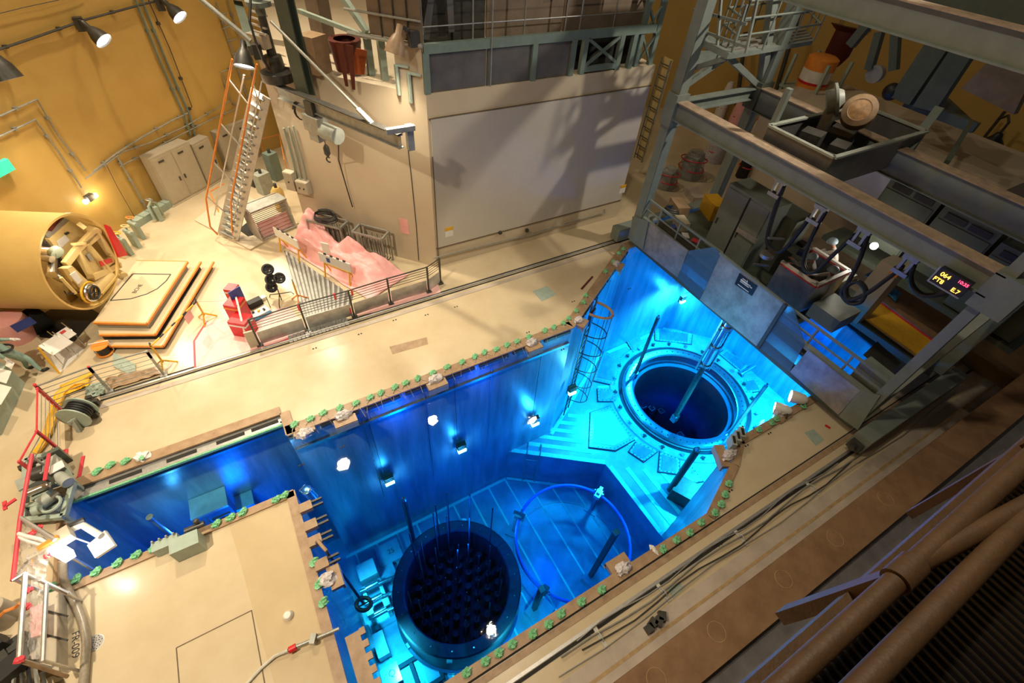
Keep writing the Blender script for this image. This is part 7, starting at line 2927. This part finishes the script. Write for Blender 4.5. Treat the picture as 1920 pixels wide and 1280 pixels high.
t = thing('hose_reel', 'grey drum reel with black hose at the end of the crane rail', 'reel', (p.x, p.y, 0))
for k in (0.0, 0.32):
    m = MB()
    m.cyl(p - ax * (k - 0.16), p - ax * (k - 0.19), 0.34, n=28)
    m.build('flange', 'pale_green', t, smooth=True)
m = MB()
m.cyl(p - ax * 0.16, p + ax * 0.16, 0.2, n=20)
for k in range(5):
    m.torus(p - ax * (0.12 - k * 0.06), ax, 0.24, 0.03, 24, 6)
m.build('hose_winding', 'black', t, smooth=True)
m = MB()
m.box(p + ax * 0.25, (0.16, 0.04, 0.06), 0.4)
m.bar(p + ax * 0.22, V((p.x, p.y, 0.0)) + ax * 0.3, 0.1, 0.08)
m.build('stand', 'equip', t)
m = MB()
for k in range(7):
    m.box(G(172 + random.uniform(-8, 8), 765 + random.uniform(-18, 14), 0.12), (0.12, 0.1, 0.16), k)
m.build('valve_block', 'dark_metal', t)

# dark gear under and beside the airlock
t = thing('pink_tub', 'pink vinyl tub with a blue lid beside the dark mat', 'tub', G(45, 625))
m = MB()
p = G(42, 632)
m.lathe(p, Z, [(0.34, 0), (0.42, 0.4), (0.38, 0.7), (0.2, 0.72)], 20)
m.build('tub_body', 'pink', t, smooth=True)
m = MB()
m.box(G(44, 608, 0.76), (0.44, 0.34, 0.04), 0.5)
m.build('blue_lid', 'blue', t)
m = MB()
m.box(G(72, 615) + Z * 0.25, (0.6, 0.5, 0.5), 0.6)
tag(m.build('black_crate', 'black'), 'black open crate beside the pink tub below the airlock', 'crate')
for k, (x, y, sx, sy, lab) in enumerate([(122, 627, 0.34, 0.30, 'small white notice board with a red stripe on a wire stand below the airlock'), (105, 645, 0.52, 0.40, 'larger white notice board on a wire stand below the airlock')]):
    p = G(x, y, 0.55)
    t = thing('notice_board', lab, 'board', G(x + 8, y + 14))
    R_ = Matrix.Rotation(0.65, 3, 'Z') @ Matrix.Rotation(0.5, 3, 'X')
    m = MB()
    m.box(p, (sx, sy, 0.015), 0, R_)
    m.build('board', 'paper', t)
    if k == 0:
        m = MB()
        m.box(p + R_ @ V((-0.02, 0.08, 0.01)), (sx * 0.6, 0.07, 0.006), 0, R_)
        m.build('red_stripe', 'redtape', t)
    for s_ in (-0.18, 0.18):
        m = MB()
        q = p + R_ @ V((s_, 0, -0.02))
        m.tube([q + R_ @ V((0, 0.3, 0.05)), q, V((q.x + 0.05, q.y - 0.15, 0.0))], 0.012, 5)
        m.build('stand_leg', 'steel_bright', t)
m = MB()
m.tube([G(72, 652, 0.9), G(90, 675, 0.5), G(112, 700, 0.05)], 0.025, 6)
tag(m.build('striped_pole', 'yellow'), 'thin yellow pole leaning by the crouched green suit at the left edge', 'pole')
m = MB()
P = [G(x, y, 0.0) for x, y in ((95, 668), (135, 640), (158, 655), (112, 700))]
m.hexa(P, [q + Z * 0.006 for q in P])
tag(m.build('white_mat', 'paper'), 'pale mat on the floor below the notice boards', 'mat')
t = thing('control_desk', 'green desk with white papers at the left edge beside the wire fence', 'desk', G(15, 760))
P = [G(x, y, 0.0) for x, y in ((-40, 730), (20, 700), (48, 718), (4, 815), (-50, 830))]
m = MB()
m.hexa(P, [q + Z * 0.7 for q in P])
m.build('desk_body', 'pale_green', t)
for pts in (((0, 705), (28, 712), (18, 735), (-6, 728)), ((-8, 732), (28, 742), (8, 775), (-20, 765)), ((20, 690), (34, 696), (28, 708), (16, 702))):
    m = MB()
    Q = [G(x - 6, y - 16, 0.71) for x, y in pts]
    m.hexa(Q, [q + Z * 0.008 for q in Q])
    m.build('paper', 'paper', t)

# ------------------------------------------------------------------ pipes along the near wall
for k, (y, r_, x0, x1, mm_, lab) in enumerate([(0.74, 0.012, 2.6, 10.6, 'alu', 'bright thin pipe of the bundle along the near wall, farthest from the wall'), (0.63, 0.018, 2.2, 12.0, 'galv', 'thick grey pipe in the middle of the bundle along the near wall'), (0.53, 0.015, 2.6, 11.0, 'dark_metal', 'dark pipe of the bundle along the near wall'), (0.44, 0.013, 2.0, 16.0, 'alu', 'thin pipe of the bundle closest to the near wall ledge')]):
    m = MB()
    n_ = 14
    m.tube([V((x0 + (x1 - x0) * i / n_, y + 0.05 * math.sin(i * 1.3 + k), 0.05 + 0.02 * math.sin(i * 2 + k))) for i in range(n_ + 1)], r_, 7)
    tag(m.build('floor_pipe', mm_, smooth=True), lab, 'pipe')
for k, x in enumerate((3.0, 4.6, 6.9, 9.4)):
    m = MB()
    m.mm((x, 0.40, 0.0), (x + 0.08, 0.78, 0.025))
    m.torus((x + 0.04, 0.58, 0.03), (1, 0, 0), 0.09, 0.008, 14, 5, 0, 2 * PI)
    tag(m.build('pipe_clamp', 'string'), 'pale clamp tying the pipe bundle to the floor at the near wall', 'clamp', 'clamps along the pipe bundle')
p = G(1215, 1180)
m = MB()
for k in range(4):
    m.box(p + V((0.12 * k, 0.04 * (k % 2), 0.08)), (0.16, 0.14, 0.14), 0.3 * k)
tag(m.build('pipe_joint', 'dark_metal'), 'dark cluster of pipe joints on the bundle near the bottom of the picture', 'joint')

# ------------------------------------------------------------------ brown tubular truss close below the viewpoint
def near(x, y, dep):
    return PD(x, y, dep)


t1 = near(1695, 1075, 1.45)
t2 = near(1720, 1120, 1.05)
truss = thing('tubular_truss', 'brown painted tubular truss close in the lower right corner', 'truss', (t1.x, t1.y, t1.z))
ex = V((1, 0, 0))
m = MB()
m.cyl(t1 - ex * 1.6, t1 - ex * 0.02, 0.032, n=18)
m.build('lower_tube', 'tube_brown', truss, smooth=True)
m = MB()
m.cyl(t1 + ex * 0.02, t1 + ex * 3.2, 0.034, n=18)
m.build('lower_tube', 'tube_brown', truss, smooth=True)
m = MB()
m.cyl(t1 - ex * 0.05, t1 + ex * 0.06, 0.042, n=18)
m.build('collar', 'tube_brown', truss, smooth=True)
t3 = near(1760, 1145, 1.25)
m = MB()
a = near(1615, 1285, 1.22)
m.cyl(a - ex * 0.3, a + ex * 3.0, 0.034, n=18)
m.build('upper_tube', 'tube_brown', truss, smooth=True)
b = near(1915, 965, 1.75)
bb = a + ex * ((b - a).x)
m = MB()
m.cyl(t1 + ex * 0.05, bb, 0.031, n=16)
m.build('diagonal_tube', 'tube_brown', truss, smooth=True)
m = MB()
c0 = near(1472, 1152, 1.95)
m.bar(c0, t1 - ex * 0.02, 0.05, 0.07)
m.build('bracket_arm', 'tube_brown', truss)
m = MB()
c1 = near(1710, 962, 2.6)
m.bar(c1, t1 + ex * 1.2, 0.04, 0.06)
m.build('bracket_arm', 'tube_brown', truss)
# corrugated deck below the truss
dz = t1.z - 0.22
t = thing('corrugated_deck', 'dark glossy corrugated metal deck below the brown truss in the lower right corner', 'deck', (2.0, t1.y - 0.5, dz))
m = MB()
y0 = t1.y - 0.02
NX = 150
xs0, xs1 = 0.3, 5.4
m.grid(lambda u, v: V((xs0 + (xs1 - xs0) * u, y0 - 1.9 * v, dz + 0.012 * math.sin(u * NX * 2 * PI))), NX * 6, 1)
m.build('sheet', mat('dark_corrugated_steel', (0.085, 0.075, 0.07), 0.22, 0.75, var=0.3, scale=3), t, True, fix=False)
m = MB()
m.mm((xs0, y0 - 0.01, dz - 0.03), (xs1, y0 + 0.05, dz + 0.03))
m.build('edge_trim', 'tube_brown', t)

# ------------------------------------------------------------------ people


def person(lab, head, pelvis, feet, hands, body, skin='skin', cap=None, gloves=None, face=None, name='person'):
    head, pelvis = V(head), V(pelvis)
    feet = [V(f) for f in feet]
    hands = [V(h) for h in hands]
    fwd = V(face if face else ((hands[0] + hands[1]) / 2 - pelvis))
    fwd.z = 0
    fwd.normalize()
    side = V((fwd.y, -fwd.x, 0))
    up = (head - pelvis).normalized()
    neck = head - up * 0.17
    chest = pelvis + (neck - pelvis) * 0.70
    vs_, es, rs = [], [], []

    def add(p, r, par=None):
        vs_.append(tuple(p))
        rs.append(r)
        if par is not None:
            es.append((par, len(vs_) - 1))
        return len(vs_) - 1
    P0 = add(pelvis, 0.135)
    P1 = add(pelvis + (chest - pelvis) * 0.5, 0.135, P0)
    P2 = add(chest, 0.15, P1)
    P3 = add(neck - up * 0.03, 0.07, P2)
    P4 = add(neck + up * 0.04, 0.055, P3)
    P5 = add(head + up * 0.0 + fwd * 0.02, 0.095, P4)
    P6 = add(head + up * 0.09 + fwd * 0.01, 0.075, P5)
    add(head + fwd * 0.115 - up * 0.01, 0.014, P5)          # nose
    hand_pts = []
    for s_, h in zip((-1, 1), hands):
        sh = neck - up * 0.06 + side * s_ * 0.17
        el = (sh + h) / 2 + side * s_ * 0.07 - Z * 0.09
        a = add(sh, 0.07, P2)
        b = add(el, 0.052, a)
        wv = (h - el).normalized()
        c = add(h - wv * 0.10, 0.036, b)
        d = add(h - wv * 0.03, 0.034, c)
        sd = wv.cross(Z).normalized()
        for k in range(4):
            o_ = sd * (k - 1.5) * 0.021
            L = (0.066, 0.078, 0.074, 0.058)[k]
            f1 = add(h + o_ + wv * 0.02, 0.0105, d)
            f2 = add(h + o_ + wv * (0.02 + L * 0.55) - Z * 0.012, 0.0095, f1)
            add(h + o_ * 0.9 + wv * (0.02 + L * 0.9) - Z * 0.035, 0.008, f2)
        th = add(h - wv * 0.035 + sd * 0.045, 0.011, d)
        add(h + sd * 0.062 + wv * 0.01 - Z * 0.01, 0.009, th)
        hand_pts.append((h, wv))
    for s_, f in zip((-1, 1), feet):
        hp = pelvis + side * s_ * 0.10 - Z * 0.05
        kn = (hp + f) / 2 + fwd * 0.10 + side * s_ * 0.02
        a = add(hp, 0.105, P0)
        b = add(kn, 0.07, a)
        c = add(f + Z * 0.09, 0.045, b)
        d = add(f + Z * 0.04 + fwd * 0.03, 0.045, c)
        add(f + Z * 0.035 + fwd * 0.17, 0.035, d)
    me = bpy.data.meshes.new(name)
    me.from_pydata(vs_, es, [])
    o = bpy.data.objects.new(name, me)
    COL.objects.link(o)
    sk = o.modifiers.new('skin', 'SKIN')
    for i, v in enumerate(me.skin_vertices[0].data):
        v.radius = (rs[i], rs[i])
        v.use_root = (i == 0)
    o.modifiers.new('smooth', 'SUBSURF').levels = 1
    me2 = bpy.data.meshes.new_from_object(o.evaluated_get(bpy.context.evaluated_depsgraph_get()))
    bpy.data.objects.remove(o)
    org = V((pelvis.x, pelvis.y, min(f.z for f in feet)))
    for v in me2.vertices:
        v.co = v.co - org
    me2.materials.clear()
    for k in (body, skin, gloves or skin, 'black'):
        me2.materials.append(M[k])
    for p in me2.polygons:
        c = p.center + org
        p.use_smooth = True
        idx = 0
        if (c - head).length < 0.17 and (c - neck).dot(up) > 0.02:
            idx = 1
        for h, wv in hand_pts:
            if (c - h).length < 0.16 and (c - h).dot(wv) > -0.085:
                idx = 2
        for f in feet:
            if c.z < f.z + 0.10 and (c - f).length < 0.3:
                idx = 3
        p.material_index = idx
    b = bpy.data.objects.new(name, me2)
    COL.objects.link(b)
    b.location = org
    ORG[b.name] = tuple(org)
    tag(b, lab, 'person')
    for s_ in (-1, 1):
        m = MB()
        m.ball(head + fwd * 0.092 + side * s_ * 0.033 + up * 0.015, 0.013)
        m.build('eye', 'black', b)
        m = MB()
        m.ball(head + side * s_ * 0.096, 0.028, (0.5, 0.8, 1.1))
        m.build('ear', skin, b)
    m = MB()
    m.box(head + fwd * 0.094 - up * 0.055, (0.012, 0.05, 0.008), math.atan2(fwd.y, fwd.x))
    m.build('mouth', 'rust', b)
    if cap:
        m = MB()
        m.ball(head + up * 0.055 - fwd * 0.005, 0.135, (1.05, 1.0, 0.80), 20, 12)
        m.build('helmet', cap, b, smooth=True)
        m = MB()
        m.lathe(head + up * 0.035 + fwd * 0.05, up, [(0.001, 0.0), (0.125, 0.0), (0.12, 0.012), (0.001, 0.015)], 20, False)
        m.build('brim', cap, b, smooth=True)
    return b


h1 = PX(1524, 483, 13.35)
person('person in pale coverall and pale blue helmet bent forward inside the work basket', h1, h1 + V((0.25, -0.15, -0.62)), [(h1.x + 0.1, h1.y - 0.25, 1.42), (h1.x + 0.35, h1.y - 0.05, 1.42)], [h1 + V((0.05, 0.55, -0.4)), h1 + V((-0.2, 0.45, -0.45))], 'suit_grey', cap='cap_blue')
h2 = PX(1563, 508, 13.5)
person('person in pale blue helmet and light sleeves at the near corner of the work basket', h2, h2 + V((0.18, -0.12, -0.64)), [(h2.x + 0.1, h2.y - 0.2, 1.42), (h2.x + 0.35, h2.y + 0.05, 1.42)], [h2 + V((-0.35, 0.25, -0.38)), h2 + V((-0.25, 0.4, -0.35))], 'suit_white', cap='cap_blue')
h3 = PX(1562, 455, 14.5)
person('person in white coverall leaning over the work table behind the basket', h3, h3 + V((0.25, -0.28, -0.62)), [(h3.x + 0.05, h3.y - 0.35, 1.04), (h3.x + 0.35, h3.y - 0.2, 1.04)], [h3 + V((-0.1, 0.45, -0.4)), h3 + V((-0.3, 0.25, -0.5))], 'suit_white', cap='cap_blue')
f0 = G(76, 694)
person('person in green coverall with white gloves and black belt stepping in at the left edge', f0 + V((-0.42, -0.18, 1.62)), f0 + V((-0.2, -0.05, 0.92)), [f0 + V((0.05, -0.1, 0)), f0 + V((-0.25, 0.15, 0))], [f0 + V((-0.02, 0.25, 0.95)), f0 + V((-0.12, -0.42, 0.9))], 'suit_green', gloves='white', cap='white', face=(0.6, 0.3, 0))
pb = f0 + V((-0.2, -0.05, 0.98))
m = MB()
m.torus(pb, (0.2, 0.1, 1), 0.165, 0.028, 24, 6)
for o in bpy.data.objects:
    if o.name.startswith('person') and o.get('label', '').startswith('person in green'):
        m.build('belt', 'black', o)
        break
